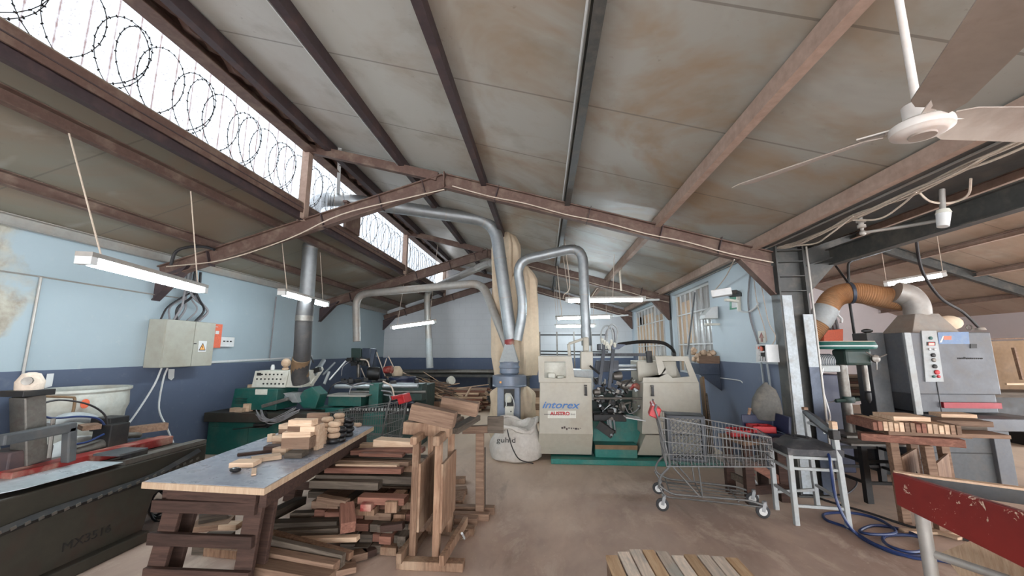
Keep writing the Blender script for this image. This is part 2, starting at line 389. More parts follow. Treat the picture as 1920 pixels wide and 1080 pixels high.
K['flexo'] = paint('brown_flexible_hose', srgb(160, 116, 78), .6, 0, srgb(128, 112, 94), .6, 3.)
K['board'] = paint('brown_board', srgb(120, 95, 70), .8, 0, srgb(110, 90, 66), .4, 3.)
K['blue_m'] = paint('blue_label', srgb(60, 110, 170), .5, 0, srgb(60, 110, 170), 0)
K['blue_l'] = paint('pale_blue_film', srgb(86, 112, 148), .4, 0, srgb(140, 150, 152), .8, 5.)
K['ink'] = paint('dark_ink', srgb(30, 28, 26), .6, 0, srgb(30, 28, 26), 0)
K['yel'] = paint('signal_orange', srgb(240, 170, 90), .5, 0, srgb(240, 170, 90), 0)
K['grn_s'] = paint('sign_green', srgb(30, 120, 84), .5, 0, srgb(30, 120, 84), 0)
K['plastic'] = paint('clear_polythene', srgb(190, 192, 194), .2, 0, srgb(150, 150, 150), .3, 12.)
K['rubber'] = paint('rubber', srgb(48, 48, 50), .7, 0, srgb(100, 96, 92), .4, 10.)
K['w_pale'] = wood('pale_pine', srgb(206, 180, 154), srgb(182, 150, 124))
K['w_tan'] = wood('tan_timber', srgb(142, 116, 97), srgb(108, 84, 69))
K['w_red'] = wood('reddish_timber', srgb(140, 98, 82), srgb(102, 68, 57))
K['w_grey'] = wood('weathered_timber', srgb(102, 91, 80), srgb(70, 61, 53))
K['w_dark'] = wood('dark_stained_timber', srgb(76, 56, 48), srgb(50, 36, 31))
K['w_old'] = wood('old_brown_timber', srgb(146, 116, 94), srgb(100, 74, 58), 2, stain=srgb(178, 156, 132), samt=.5)
K['w_paly'] = wood('pale_pine_upright', srgb(206, 176, 142), srgb(178, 142, 106), 1)
K['w_plt'] = wood('grey_pink_board', srgb(226, 208, 190), srgb(186, 172, 158), 1, stain=srgb(150, 160, 156), samt=.6)
K['ply'] = wood('plywood', srgb(214, 188, 160), srgb(190, 160, 132), 2)
K['blkp'] = paint('black_lacquer', srgb(26, 26, 28), .3, 0, srgb(60, 56, 52), .15, 8.)
K['tube'] = m_emit('fluorescent_tube', (.80, .93, 1.), 42)
K['rled'] = m_emit('red_display', (1., .12, .1), 2.5)

# ------------------------------------------------------------------ the building
XL, XR, YB, YN = -5.34, 2.82, 13.02, -4.5
def zr(x): return 4.07 - .2802 * (x + 1.33)      # underside of the right-hand slope
def zl(x): return 2.90 + .317 * (x + 5.34)        # underside of the left-hand slope
XF = 11.2
def zb(x): return 4.10 - (.385 if x > 7.02 else .325) * abs(x - 7.02)     # bay beyond the columns
struct(MB().ext(-5.6, 11.5, YN, 13.3, -.12, 0).build('floor', K['floor']))
struct(MB().ext(XL - .25, XL, YN, YB + .25, 0, zl(XL) + .1).build('wall_left', K['wall_l']))
w = MB().prism([(XL, YB, 0), (XR + .2, YB, 0), (XR + .2, YB, 3.4), (-1.33, YB, 4.2), (-3.3, YB, 4.75), (-3.3, YB, 3.65), (XL, YB, 3.0)], (0, .25, 0))
struct(w.build('wall_back', K['wall_b']))
# right-hand wall with two window openings (Y from-to)
WIN = [(6.95, 8.9), (9.55, 12.7)]
WZ0, WZ1 = 1.15, 2.78
w = MB()
w.ext(XR, XR + .22, 5.12, YB, 0, WZ0); w.ext(XR, XR + .22, 5.12, YB, WZ1, 2.854)
ys = [5.12, 6.95, 8.9, 9.55, 12.7, YB]
for a, b in ((5.12, 6.95), (8.9, 9.55), (12.7, YB)): w.ext(XR, XR + .22, a, b, WZ0, WZ1)
struct(w.build('wall_right', K['wall_r']))
struct(MB().prism([(XR + .22, YB, 0), (XF, YB, 0), (XF, YB, 2.6), (7.02, YB, 4.25), (XR + .22, YB, 2.75)], (0, .25, 0)).build('wall_far_back', K['wall_w']))
w = MB(); w.ext(XF, XF + .25, 7.5, YB + .25, 0, 2.62); w.ext(XF, XF + .25, YN, 7.5, 2.3, 2.62); struct(w.build('wall_far_right', K['wall_w']))  # unseen opening in the nearer stretch, added to let light into the bay
# unseen wall behind the camera, its open lower part added to steer daylight
w = MB(); w.prism([(XL, YN, 2.5), (XR, YN, 2.5), (XR, YN, 2.95), (-3.3, YN, 4.5), (-3.3, YN, 3.5), (XL, YN, 2.9)], (0, -.2, 0)); w.prism([(XR, YN, 2.5), (XF, YN, 2.5), (XF, YN, 2.6), (7.02, YN, 4.1), (3.2, YN, 2.8)], (0, -.2, 0)); struct(w.build('wall_rear_unseen', K['wall_w']))
# roofs
t = .06
struct(MB().prism([(XL - .3, YN, zl(XL - .3)), (-3.28, YN, zl(-3.28)), (-3.28, YN, zl(-3.28) + t), (XL - .3, YN, zl(XL - .3) + t)], (0, YB - YN + .3, 0)).build('ceiling_left', K['ceil2']))
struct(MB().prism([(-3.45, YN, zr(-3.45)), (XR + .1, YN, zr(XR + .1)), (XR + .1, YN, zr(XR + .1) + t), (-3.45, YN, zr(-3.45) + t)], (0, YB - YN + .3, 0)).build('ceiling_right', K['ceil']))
struct(MB().prism([(3.25, YN, zb(3.25)), (7.02, YN, zb(7.02)), (7.02, YN, zb(7.02) + t), (3.25, YN, zb(3.25) + t)], (0, YB - YN + .3, 0)).build('ceiling_far_left', K['ceil3']))
struct(MB().prism([(7.02, YN, zb(7.02)), (XF + .3, YN, zb(XF + .3)), (XF + .3, YN, zb(XF + .3) + t), (7.02, YN, zb(7.02) + t)], (0, YB - YN + .3, 0)).build('ceiling_far_right', K['ceil3']))
# corrugated translucent strip above the left-hand slope
g = MB(); ny = 1400; y0 = YN; dy = (YB - YN) / ny; vs = []; fs = []
for i in range(ny + 1):
    y = y0 + i * dy; x = -3.62 + .028 * cos(2 * pi * y / .19)
    vs += [(x, y, 3.54), (x, y, 4.78)]
for i in range(ny): fs.append((2 * i, 2 * i + 2, 2 * i + 3, 2 * i + 1))
g.add(vs, fs); go = g.build('window_1', K['glaze'], smooth=True); struct(go)
for a, b, n, (yy0, yy1) in ((0, 0, 1, WIN[0]), (0, 0, 2, WIN[1])):
    pass

# ------------------------------------------------------------------ roof steel
def rafter_pair(Y, label, left=True, haunch=True, cut=False):
    t = thing('roof_truss', label, 'roof truss', (XR, Y, 0), group='steel portal frames of the hall')
    MB().ibeam((XL + .02, Y, 2.66), (-1.32, Y, 3.875), .1, .2, .014).build('rafter', K['steel'], t)
    MB().ibeam((-1.32, Y, 3.875), (XR, Y, 2.70), .1, .2, .014).build('rafter', K['steel'], t)
    MB().box((-1.32, Y, 3.88), (.016, .13, .23)).build('apex_plate', K['steel'], t)
    MB().ext(-3.36, -3.26, Y - .05, Y + .05, 3.36, 4.42).build('clerestory_post', K['pink'], t)
    MB().chan((-3.32, Y, 4.44), (-1.42, Y, 3.94), .08, .12, .012).build('strut', K['steel'], t)
    m = MB().prism([(2.44, Y - .04, 2.72), (2.80, Y - .04, 2.62), (2.80, Y - .04, 2.28)], (0, .08, 0)); m.bar((2.42, Y, 2.72), (2.80, Y, 2.27), .12, .014)
    m.build('haunch', K['steel'], t)
    m = MB().prism([(-4.9, Y - .04, 2.76), (XL, Y - .04, 2.6), (XL, Y - .04, 2.3)], (0, .08, 0)); m.bar((-4.88, Y, 2.76), (XL, Y, 2.28), .12, .014)
    m.build('haunch', K['steel_d'], t)
    # loop of dusty cable strapped under the right-hand rafter
    pts = []
    for i in range(9):
        x = -1.2 + i * .5; pts.append((x, Y - .06, 3.76 - .2802 * (x + 1.2) + .02 - .02 * (i % 2)))
    MB().tube(curve(pts, 3), .008, 5).build('strapped_cable', K['rope'], t, True)
    for x in (-4.6, -3.0, -2.2, -1.6, -.6, .6, 1.5, 2.2):
        m = MB(); z = (3.875 + .31 * (x + 1.32)) if x < -1.32 else (3.875 - .2802 * (x + 1.32)); m.box((x, Y, z), (.008, .115, .225), ry=.28 if x > -1.32 else -.3); m.build('cable_tie', K['steel_d'], t)
    return t
rafter_pair(5.03, 'nearest brown steel portal frame, with a post and strut up to the skylight')
rafter_pair(9.10, 'second brown steel portal rafter from the camera, crossing behind the big duct')
rafter_pair(12.9, 'brown steel portal rafter right against the far end wall')
def column(Y, label):
    t = thing('steel_column', label, 'column', (3.0, Y, 0), group='columns between the two bays')
    m = MB(); m.ext(2.82, 2.84, Y - .09, Y + .09, 0, 2.86); m.ext(3.13, 3.15, Y - .09, Y + .09, 0, 2.86); m.ext(2.84, 3.13, Y - .008, Y + .008, 0, 2.86)
    for z in (2.30, 2.48, 2.66, 2.8): m.ext(2.84, 3.13, Y - .085, Y + .085, z, z + .012)
    m.build('column_shaft', K['steel_k'], t)
    MB().ext(2.78, 3.19, Y - .12, Y + .12, 0, .02).build('base_plate', K['steel_k'], t)
    MB().ext(2.84, 2.95, Y - .098, Y - .080, .03, 2.25).build('white_painted_strip', K['dirtyw'], t)
    MB().ext(3.05, 3.158, Y - .105, Y - .092, 1.41, 2.02).build('white_painted_strip', K['dirtyw'], t)
    MB().ext(3.05, 3.158, Y - .105, Y - .092, .03, 1.41).build('blue_painted_strip', K['gun'], t)
    MB().tube([(3.175, Y - .1, .02), (3.175, Y - .1, 2.84)], .012, 8).build('conduit', K['galv_d'], t, True)
    return t
column(5.03, 'dark steel column with white and blue paint beside the grey chair')
column(9.10, 'dark steel column between the two windows of the right wall')
def bay_truss(Y, label):
    t = thing('roof_truss', label, 'roof truss', (3.2, Y, 0), group='steel portal frames of the bay on the right')
    MB().ibeam((3.16, Y, 2.70), (7.02, Y, 3.98), .1, .2, .014).build('rafter', K['steel_k'], t)
    MB().ibeam((7.02, Y, 3.98), (XF, Y, 2.40), .1, .2, .014).build('rafter', K['steel_k'], t)
    m = MB().prism([(3.16, Y - .04, 2.62), (3.16, Y - .04, 2.25), (3.55, Y - .04, 2.66)], (0, .08, 0)); m.build('haunch', K['steel_k'], t)
    MB().box((7.02, Y, 3.93), (.03, .13, .4)).build('apex_plate', K['pink'], t)
bay_truss(5.03, 'charcoal steel rafter rising to the right from the column beside the grey chair')
bay_truss(9.10, 'charcoal steel rafter of the right bay, peaked behind the hanging lamp')
def purlin(x, z, mat, label, w=.07, h=.12, grp='purlins under the main roof', side=1):
    o = MB().chan((x, YN, z), (x, YB, z), w, h, .008, side=side).build('purlin', mat); tag(o, label, 'purlin', grp); return o
for x, mt, lb in ((-1.92, 'steel_d', 'dark steel purlin nearest the skylight, with a pale lip'), (-.78, 'steel_d', 'dark steel purlin, second one to the right of the skylight'),
                  (.33, 'steel_k', 'purlin running towards the cloth filter bags, third from the skylight'), (1.47, 'pink', 'dusty pink purlin just left of the ceiling fan'),
                  (2.62, 'pink', 'dusty pink purlin along the dark valley gutter')):
    purlin(x, zr(x) - .07, K[mt], lb, side=1 if x < 1 else -1)
for x, lb in ((-3.72, 'brown dusty purlin of the left slope just under the skylight ledge'), (-4.62, 'brown purlin in the middle of the low left slope'), (-5.24, 'dusty purlin along the top of the left wall')):
    purlin(x, zl(x) - .06, K['steel'] if x > -5 else K['galv_d'], lb, grp='purlins under the low left slope', side=-1)
for x, lb in ((7.02, 'ridge purlin of the right bay'), (8.15, 'pink purlin of the right bay, second below its ridge, behind the tube lamp'), (9.2, 'pink purlin of the right bay, third below its ridge'), (10.3, 'pink purlin of the right bay next to its far wall'),
              (5.9, 'purlin of the right bay just left of its ridge'), (4.8, 'purlin of the right bay halfway to the gutter'), (3.8, 'purlin of the right bay beside the gutter')):
    purlin(x, zb(x) - .06, K['pink'], lb, .08, .1, 'purlins of the bay on the right')
tag(MB().tube([(.275, YN + .1, zr(.275) - .05), (.275, YB - .1, zr(.275) - .05)], .012, 8).build('roof_conduit', K['white'], smooth=True), 'white conduit clipped along the left side of the third purlin', 'conduit')
for x, w_ in ((-1.97, 0), ):
    tag(MB().ext(x - .012, x - .004, YN, YB, zr(x) - .135, zr(x) - .115).build('purlin_lip', K['white']), 'thin pale strip along the dark purlin nearest the skylight', 'strip')
# clerestory head and sill
t = thing('skylight_head_beam', 'dusty brown steel beam along the top of the corrugated skylight', 'beam', (-3.2, YN, 4.36))
MB().chan((-3.24, YN, 4.46), (-3.24, YB, 4.46), .16, .2, .012, side=-1).build('beam', K['steel'], t)
MB().chan((-2.99, YN, 4.44), (-2.99, YB, 4.44), .08, .14, .01).build('outer_channel', K['steel_d'], t)
random.seed(4); m = MB(); y = YN
pts = []
while y < YB: pts.append((-3.1 + random.uniform(-.02, .02), y, 4.47 + random.uniform(-.02, .02))); y += .09
m.tube(pts, [random.uniform(.04, .075) for _ in pts], 6); m.build('sealing_foam', K['steel'], t, True)
t = thing('skylight_sill', 'dusty brown ledge and dark beam along the foot of the corrugated skylight', 'beam', (-3.35, YN, 3.4))
MB().ext(-3.66, -3.28, YN, YB, 3.545, 3.585).build('ledge', K['pink'], t)
MB().ext(-3.29, -3.275, YN, YB, 3.47, 3.60).build('ledge_fascia', K['steel'], t)
MB().chan((-3.30, YN, 3.45), (-3.30, YB, 3.45), .06, .17, .01, side=-1).build('sill_beam', K['steel_d'], t)
m = MB(); y = YN
while y < YB: m.lathe([(.045, 0), (.045, .5)], (-3.86, y, 3.575), 10, (1, 0, 0)); y += .19
m.build('corrugated_flashing', K['steel'], t, True)
# gutter
t = thing('valley_gutter', 'black steel valley gutter running over the columns', 'gutter', (3.0, YN, 2.8))
MB().ext(2.70, 3.32, YN, YB, 2.855, 2.875).build('gutter_bottom', K['steel_k'], t)
m = MB(); m.ext(2.70, 2.715, YN, YB, 2.875, 2.935); m.ext(3.305, 3.32, YN, YB, 2.875, 2.885); m.build('gutter_side', K['steel_k'], t)
MB().ext(2.76, 2.775, YN, YB, 2.84, 2.853).build('lip', K['galv_d'], t)
MB().ibeam((3.5, YN, 2.72), (3.5, YB, 2.72), .1, .2, .012).build('valley_beam', K['steel_k'], t)

# razor wire coil inside the skylight
m = MB(); pts = []; n = 26; turns = 34
for k in range(2):
    pts = []
    for i in range(turns * n + 1):
        a = 2 * pi * i / n + k * pi; y = .9 + (i / n) * (.34 if k == 0 else .68)
        pts.append((-3.46 + .10 * cos(a), y + .21 * cos(a), 4.0 + .36 * sin(a)))
    m.tube(pts, .0035, 4)
    for i in range(0, len(pts), 1):
        p = pts[i]; m.box(p, (.005, .020, .011), rx=i * .7)
tag(m.build('razor_wire', K['blk'], smooth=False), 'coil of razor wire stretched along the corrugated skylight', 'razor wire')
t = thing('rusty_bracket_plate', 'rusty broken panel standing in the skylight behind the big duct', 'panel', (-3.2, 6.1, 3.6))
MB().ext(-3.24, -3.2, 6.0, 6.5, 3.58, 4.0).build('plate', K['steel'], t)
MB().ext(-3.25, -3.18, 5.95, 6.55, 4.0, 4.03).build('top_flange', K['steel'], t)

# ------------------------------------------------------------------ right-hand windows
def window(nm, y0, y1, boards, ny, zs):
    t = thing(nm, None, None, (XR, y0, WZ0)); struct(t)
    fr = MB(); x = XR + .07
    fr.frame([(x, y0, WZ0), (x, y1, WZ0), (x, y1, WZ1), (x, y0, WZ1)], [(x, y0 + .04, WZ0 + .04), (x, y1 - .04, WZ0 + .04), (x, y1 - .04, WZ1 - .04), (x, y0 + .04, WZ1 - .04)], (.035, 0, 0))
    for i in range(1, ny):
        y = y0 + (y1 - y0) * i / ny; fr.ext(x, x + .03, y - .011, y + .011, WZ0, WZ1)
    for z in zs: fr.ext(x - .005, x + .03, y0, y1, z - .012, z + .012)
    fr.build('window_frame', K['white'], t)
    MB().ext(x + .04, x + .046, y0, y1, WZ0, WZ1).build('pane', K['grey_l'] if 0 else K['pane'], t)
    for a, b, c, d, dark in boards:
        o = MB().ext(x + .030, x + .039, a, b, c, d).build('boarded_pane', K['ply'] if not dark else K['blk'], t)
m_, nt_, bs_ = nodes('dusty_pane'); bs_.inputs['Base Color'].default_value = c4(srgb(190, 186, 180)); bs_.inputs['Roughness'].default_value = .25
tc_ = N(nt_, 'ShaderNodeTexCoord'); L(nt_, mix(nt_, ramp(nt_, noise(nt_, tc_.outputs['Object'], 2.5, 5), .4, .65), srgb(188, 190, 190), srgb(168, 156, 144)), bs_.inputs['Base Color'])
K['pane'] = m_
window('window_2', 6.95, 8.9, [(8.05, 8.7, 1.75, 2.6, 0), (8.7, 8.9, WZ0, WZ1, 0)], 7, (1.72, 2.33))
window('window_3', 9.55, 12.7, [(9.9, 10.6, 1.75, 2.5, 0), (10.9, 12.7, 1.3, 2.6, 0), (11.9, 12.5, 2.35, 2.6, 1), (11.6, 11.9, 1.2, 1.8, 1)], 9, (1.72, 2.33))
o = MB().bar((2.774, 7.450, 2.654), (2.618, 7.600, 1.523), .02, .02).build('window_pole', K['grey']); tag(o, 'thin pole leaning inside the barred window', 'pole')

# ------------------------------------------------------------------ tube lamps
def lamp(p, q, label, wires, w=.11, grp='hanging tube lamps'):
    p = Vector(p); q = Vector(q); c = (p + q) / 2; t = thing('fluorescent_lamp', label, 'lamp', c, group=grp); d = (q - p).normalized()
    up = Vector((0, 0, 1))
    MB().bar(p + up * .045, q + up * .045, w, .035).build('lamp_housing', K['galv_d'], t)
    m = MB()
    m.tube([p + d * .06, q - d * .06], .036, 10); m.build('diffuser_tube', K['tube'], t, True)
    MB().bar(p, p + d * .06, w * .95, .06).build('end_cap', K['white'], t); MB().bar(q - d * .06, q, w * .95, .06).build('end_cap', K['white'], t)
    for a, top in wires:
        s = p.lerp(q, a) + up * .06
        MB().tube([s, Vector(top)], .006, 5).build('suspension_wire', K['rope'], t)
    return t
lamp((-3.329, 2.557, 2.250), (-3.740, 4.038, 2.250), 'long tube lamp hanging nearest the left wall, over the dark machine', [(.1, (-3.72, 2.62, zl(-3.72) - .12)), (.93, (-3.75, 3.75, zl(-3.75) - .12))])
lamp((-3.675, 5.246, 2.400), (-3.865, 6.764, 2.400), 'tube lamp hanging over the green lathe, behind the near end of the big duct', [(.1, (-3.9, 5.45, 3.3)), (.9, (-3.9, 6.5, 3.3))])
lamp((-3.789, 9.600, 2.149), (-2.690, 9.800, 2.315), 'tilted tube lamp crossing the thin duct near the far wall', [(.15, (-3.5, 9.65, 3.4)), (.85, (-2.7, 9.75, 4.3))])
lamp((0.402, 7.291, 2.500), (1.828, 7.249, 2.500), 'nearest of the three tube lamps over the beige lathe', [(.05, (.36, 7.25, zr(.36) - .13)), (.6, (1.3, 7.2, zr(1.3)))])
lamp((0.314, 10.348, 2.420), (1.691, 9.960, 2.420), 'middle of the three tube lamps over the beige lathe', [(.05, (.33, 10.3, zr(.33) - .13)), (.9, (1.55, 9.9, zr(1.5) - .1))])
lamp((0.323, 11.812, 2.300), (1.514, 11.649, 2.300), 'farthest and lowest of the three tube lamps over the beige lathe', [(.05, (.33, 11.8, zr(.33) - .13)), (.95, (1.45, 11.7, zr(1.45) - .13))])
lamp((6.146, 7.600, 2.773), (6.751, 7.100, 2.864), 'tube lamp in the right bay above the brown flexible hose', [(.05, (6.517, 8.000, 3.822)), (.95, (6.612, 7.000, 3.897))])
m = MB().chan((1.184, 8.800, 2.656), (2.513, 8.800, 2.690), .05, .04)
tag(m.build('cable_tray', K['white']), 'pale conduit tray running to the right wall behind the nearest of three lamps', 'conduit')
m = MB().chan((1.903, 11.200, 2.537), (2.340, 11.200, 2.564), .05, .04)
tag(m.build('cable_tray', K['white']), 'short conduit tray at the right end of the middle of three lamps', 'conduit')
t = thing('pendant_rod', 'white rod hanging from a dusty rose above the three lamps', 'rod', (1.548, 8.000, 3.326))
MB().tube([(1.536, 8.000, 3.293), (1.557, 8.000, 2.781)], .02, 8).build('rod', K['rope'], t, True)
MB().lathe([(.05, 0), (.07, .05), (.07, .14), (.04, .16)], (1.533, 8.000, 3.216), 12).build('ceiling_rose', K['pink'], t, True)
for n, pts, lb in ((1, [(0.391, 7.000, 3.620), (0.422, 7.000, 3.273), (0.468, 7.000, 2.787), (0.446, 7.000, 2.644), (0.369, 7.000, 2.578), (0.354, 7.100, 2.515)], 'loop of pale cord dangling from the duct over the beige lathe'),
                   (2, [(0.311, 8.800, 3.498), (0.368, 8.800, 2.735), (0.402, 8.900, 2.412), (0.345, 9.000, 2.337)], 'pale cord hanging to the left end of the middle lamp'),
                   (3, [(1.245, 9.000, 2.995), (1.196, 9.000, 2.959), (1.059, 9.000, 2.754)], 'short slanting cord near the white rod')):
    tag(MB().tube(curve(pts, 4), .009, 5).build('hanging_cord', K['rope'], smooth=True), lb, 'cord', 'pale cords hanging from the roof')  # loose cords by the lamps and duct

# ------------------------------------------------------------------ ceiling fan
t = thing('ceiling_fan', 'dusty white three-bladed ceiling fan on a long rod', 'fan', (1.25, 1.30, 2.30))
hub = Vector((1.235, 1.30, 2.282))
MB().tube([hub + Vector((0, 0, .12)), (1.235, 1.30, zr(1.25))], .012, 12).build('down_rod', K['fanw'], t, True)
MB().lathe([(.034, .06), (.040, .068), (.040, .115), (.02, .125)], hub, 20).build('rod_cover', K['fanw'], t, True)
MB().lathe([(.02, .010), (.055, .010), (.060, .012), (.068, .016), (.070, .018), (.078, .022), (.080, .034), (.078, .046), (.06, .058), (.04, .064), (.03, .066)], hub, 36).build('motor_housing', K['fanw'], t, True)
MB().lathe([(.02, .004), (.034, .004), (.036, .011), (.02, .012)], hub, 28).build('bottom_cap', K['fanb'], t, True)
for ang in (126, 6, 246):
    a = radians(ang); d = Vector((cos(a), sin(a), 0)); s = Vector((-sin(a), cos(a), 0)); m = MB(); vs = []
    for r, w_ in ((.085, .035), (.13, .058), (.36, .066), (.55, .072), (.59, .06)):
        for sd in (-1, -.3, .4, 1):
            vs.append(hub + d * r + s * (w_ * sd) + Vector((0, 0, .05 - .021 * sd + .006 * (1 - sd * sd))))
    top = [v + Vector((0, 0, .004)) for v in vs]; F = []; n_ = len(vs)
    for i in range(4):
        for j in range(3):
            q = [i * 4 + j, i * 4 + j + 1, i * 4 + j + 5, i * 4 + j + 4]; F += [q, [x + n_ for x in q[::-1]]]
    per = [0, 1, 2, 3, 7, 11, 15, 19, 18, 17, 16, 12, 8, 4]
    for i in range(len(per)): a_, b_ = per[i], per[(i + 1) % len(per)]; F.append([a_, b_, b_ + n_, a_ + n_])
    m.add(vs + top, F); b = m.build('fan_blade', K['fanb'], t, True)
    MB().bar(hub + d * .05 + Vector((0, 0, .055)), hub + d * .16 + Vector((0, 0, .066)), .03, .005).build('blade_arm', K['fanw'], b)

# ------------------------------------------------------------------ ducts
def duct(name, label, pts, r, mat, rr=.25, seams=None, n=18):
    t = thing(name, label, 'duct', pts[-1], group=None)
    P = elbow(pts, rr, 7); MB().tube(P, r, n).build('duct_pipe', mat, t, True)
    m = MB()
    for i in range(3, len(P) - 3, 2):
        if (P[i + 1] - P[i - 1]).length < .2:
            d = (P[i + 1] - P[i - 1]).normalized(); MB().tube([P[i] - d * .005, P[i] + d * .005], r * 1.045, n).build('seam_ring', K['galv_d'], t, True)
    for i in range(len(pts) - 1):
        a = Vector(pts[i]); b = Vector(pts[i + 1]); l = (b - a).length; k = int(l / .95)
        for j in range(1, k + 1):
            c = a.lerp(b, j / (k + 1)); d = (b - a).normalized(); MB().tube([c - d * .006, c + d * .006], r * 1.05, n).build('seam_ring', K['galv_d'], t, True)
    return t
dA = duct('extraction_duct', 'largest galvanised duct, rising from the green lathe and crossing under the roof',
     [(-3.858, 6.150, 2.436), (-3.877, 6.150, 4.129), (-3.469, 6.300, 4.184), (-0.880, 7.050, 3.971), (-0.576, 7.000, 1.794)], .115, K['galv'], .38)
MB().tube(curve([(-3.858, 6.150, 2.436), (-3.874, 6.150, 2.087), (-3.889, 6.200, 1.574), (-3.967, 6.300, 1.231), (-3.958, 6.350, 1.075)], 8), .13, 16).build('flexible_end', K['flex_k'], dA, True)
MB().tube([(-3.865, 6.140, 2.155), (-3.866, 6.140, 2.069)], .135, 16).build('hose_clamp', K['iron'], dA, True)
MB().tube(curve([(-3.898, 6.200, 1.473), (-3.962, 6.280, 1.317), (-3.973, 6.330, 1.178)], 4), .134, 16).build('brown_tape', K['board'], dA, True)
MB().bar((-3.505, 6.250, 4.253), (-2.886, 5.100, 4.465), .05, .01).build('hanger_strap', K['white'], dA)
dB = duct('extraction_duct', 'galvanised duct with an open end over the far green lathe, arching to the extractor',
     [(-4.003, 8.300, 1.792), (-4.091, 8.300, 2.810), (-1.182, 7.600, 2.912), (-0.899, 7.300, 2.255), (-0.637, 7.050, 1.665)], .078, K['galv_d'], .3)
dC = duct('extraction_duct', 'thin duct hanging down the far wall and rising behind the second rafter to the extractor',
     [(-3.219, 11.200, 1.109), (-3.387, 11.200, 3.319), (-1.018, 8.200, 3.496), (-0.701, 7.500, 2.888)], .088, K['galv_d'], .35)
MB().tube([(-3.219, 11.200, 1.109), (-3.277, 11.200, 1.931)], .1, 14).build('flexible_end', K['grey_l'], dC, True)
dD = duct('extraction_duct', 'shiny duct looping from the extractor down into the beige lathe',
     [(-0.461, 6.950, 1.774), (-0.346, 6.950, 2.361), (-0.473, 6.900, 3.169), (0.680, 6.700, 3.365), (0.704, 6.700, 1.678)], .085, K['galv'], .28)
# ------------------------------------------------------------------ extractor with filter bags
ex = Vector((-0.604, 7.000, 1.207)); cx, cy = ex.x, ex.y
zz = lambda y_: 0
t = thing('dust_extractor', 'blue-grey dust extractor with a round drum, standing behind the woven sack', 'dust extractor', (cx, cy, 0))
def zat(p): return p[2]
z1 = zat((-0.582, 6.750, 0.517)); z2 = zat((-0.582, 6.750, 0.987)); z3 = zat((-0.582, 6.750, 1.169)); z4 = zat((-0.577, 6.900, 1.302)); z5 = zat((-0.577, 6.900, 1.392)); z6 = zat((-0.577, 6.900, 1.709))
gl = K['exb'] = paint('extractor_blue_grey', srgb(112, 122, 138), .4, .1, srgb(150, 144, 140), .35, 5., .06)
MB().ext(cx - .19, cx + .19, cy - .16, cy + .16, 0, z2).build('cabinet', gl, t, bevel=.01)
MB().lathe([(.02, z2), (.29, z2), (.29, z3), (.27, z3 + .01), (.16, z3 + .02), (.02, z3 + .02)], (cx, cy, 0), 32).build('fan_drum', gl, t, True)
MB().lathe([(.29, z2 + .01), (.298, z2 + .02), (.29, z2 + .03)], (cx, cy, 0), 32).build('drum_rim', gl, t, True)
MB().lathe([(.13, z3 + .01), (.17, z3 + .05), (.165, z4 - .01), (.18, z4), (.18, z4 + .02), (.165, z4 + .04), (.165, z5), (.18, z5 + .005), (.18, z5 + .02)], (cx, cy, 0), 28).build('inlet_collar', gl, t, True)
m = MB(); a = .16; b = .07
m.add([(cx - a, cy - a, z5 + .01), (cx + a, cy - a, z5 + .01), (cx + a, cy + a, z5 + .01), (cx - a, cy + a, z5 + .01), (cx - b, cy - b, z6), (cx + b, cy - b, z6), (cx + b, cy + b, z6), (cx - b, cy + b, z6)],
      [(0, 3, 2, 1), (4, 5, 6, 7), (0, 1, 5, 4), (1, 2, 6, 5), (2, 3, 7, 6), (3, 0, 4, 7)]); m.build('hopper', K['grey_l'], t, bevel=.004)
MB().tube([(cx, cy, z6 - .01), (cx, cy, z6 + .09)], .088, 20).build('red_collar', K['redw'], t, True)
MB().ext(cx - .075, cx + .1, cy - .19, cy - .16, z2 - .33, z2 - .03).build('motor_recess', K['blk'], t)
MB().lathe([(.05, 0), (.06, .03), (.06, .12), (.04, .15)], (cx, cy - .2, z2 - .24), 14).build('motor', K['cream'], t, True)
cb = MB().ext(cx - .05, cx + .09, cy - .26, cy - .19, z2 - .56, z2 - .30).build('control_box', K['cream'], t, bevel=.006)
m = MB(); m.lathe([(.012, 0), (.012, .012)], (cx + .05, cy - .26, z2 - .38), 10, (0, -1, 0)); m.lathe([(.012, 0), (.012, .012)], (cx + .05, cy - .26, z2 - .45), 10, (0, -1, 0)); m.build('push_button', K['blk'], cb)
pts = [(cx - .03 + .07 * cos(a_ / 10 * 5.5), cy - .25, z2 - .65 + .06 * sin(a_ / 10 * 5.5)) for a_ in range(11)] ; MB().tube([(cx + .02, cy - .24, z2 - .56)] + pts, .008, 6).build('cable', K['white'], t, True)
MB().tube(curve([(cx - .03, cy - .24, z2 - .3), (cx - .02, cy - .26, z2 - .15), (cx + .05, cy - .26, z2 - .12), (cx + .1, cy - .25, z2 - .25), (cx + .09, cy - .24, z2 - .4)], 4), .008, 6).build('cable', K['white'], t, True)
MB().box((cx - .12, cy - .295, (z2 + z3) / 2), (.03, .02, .03)).build('brass_plug', K['yel'], t)
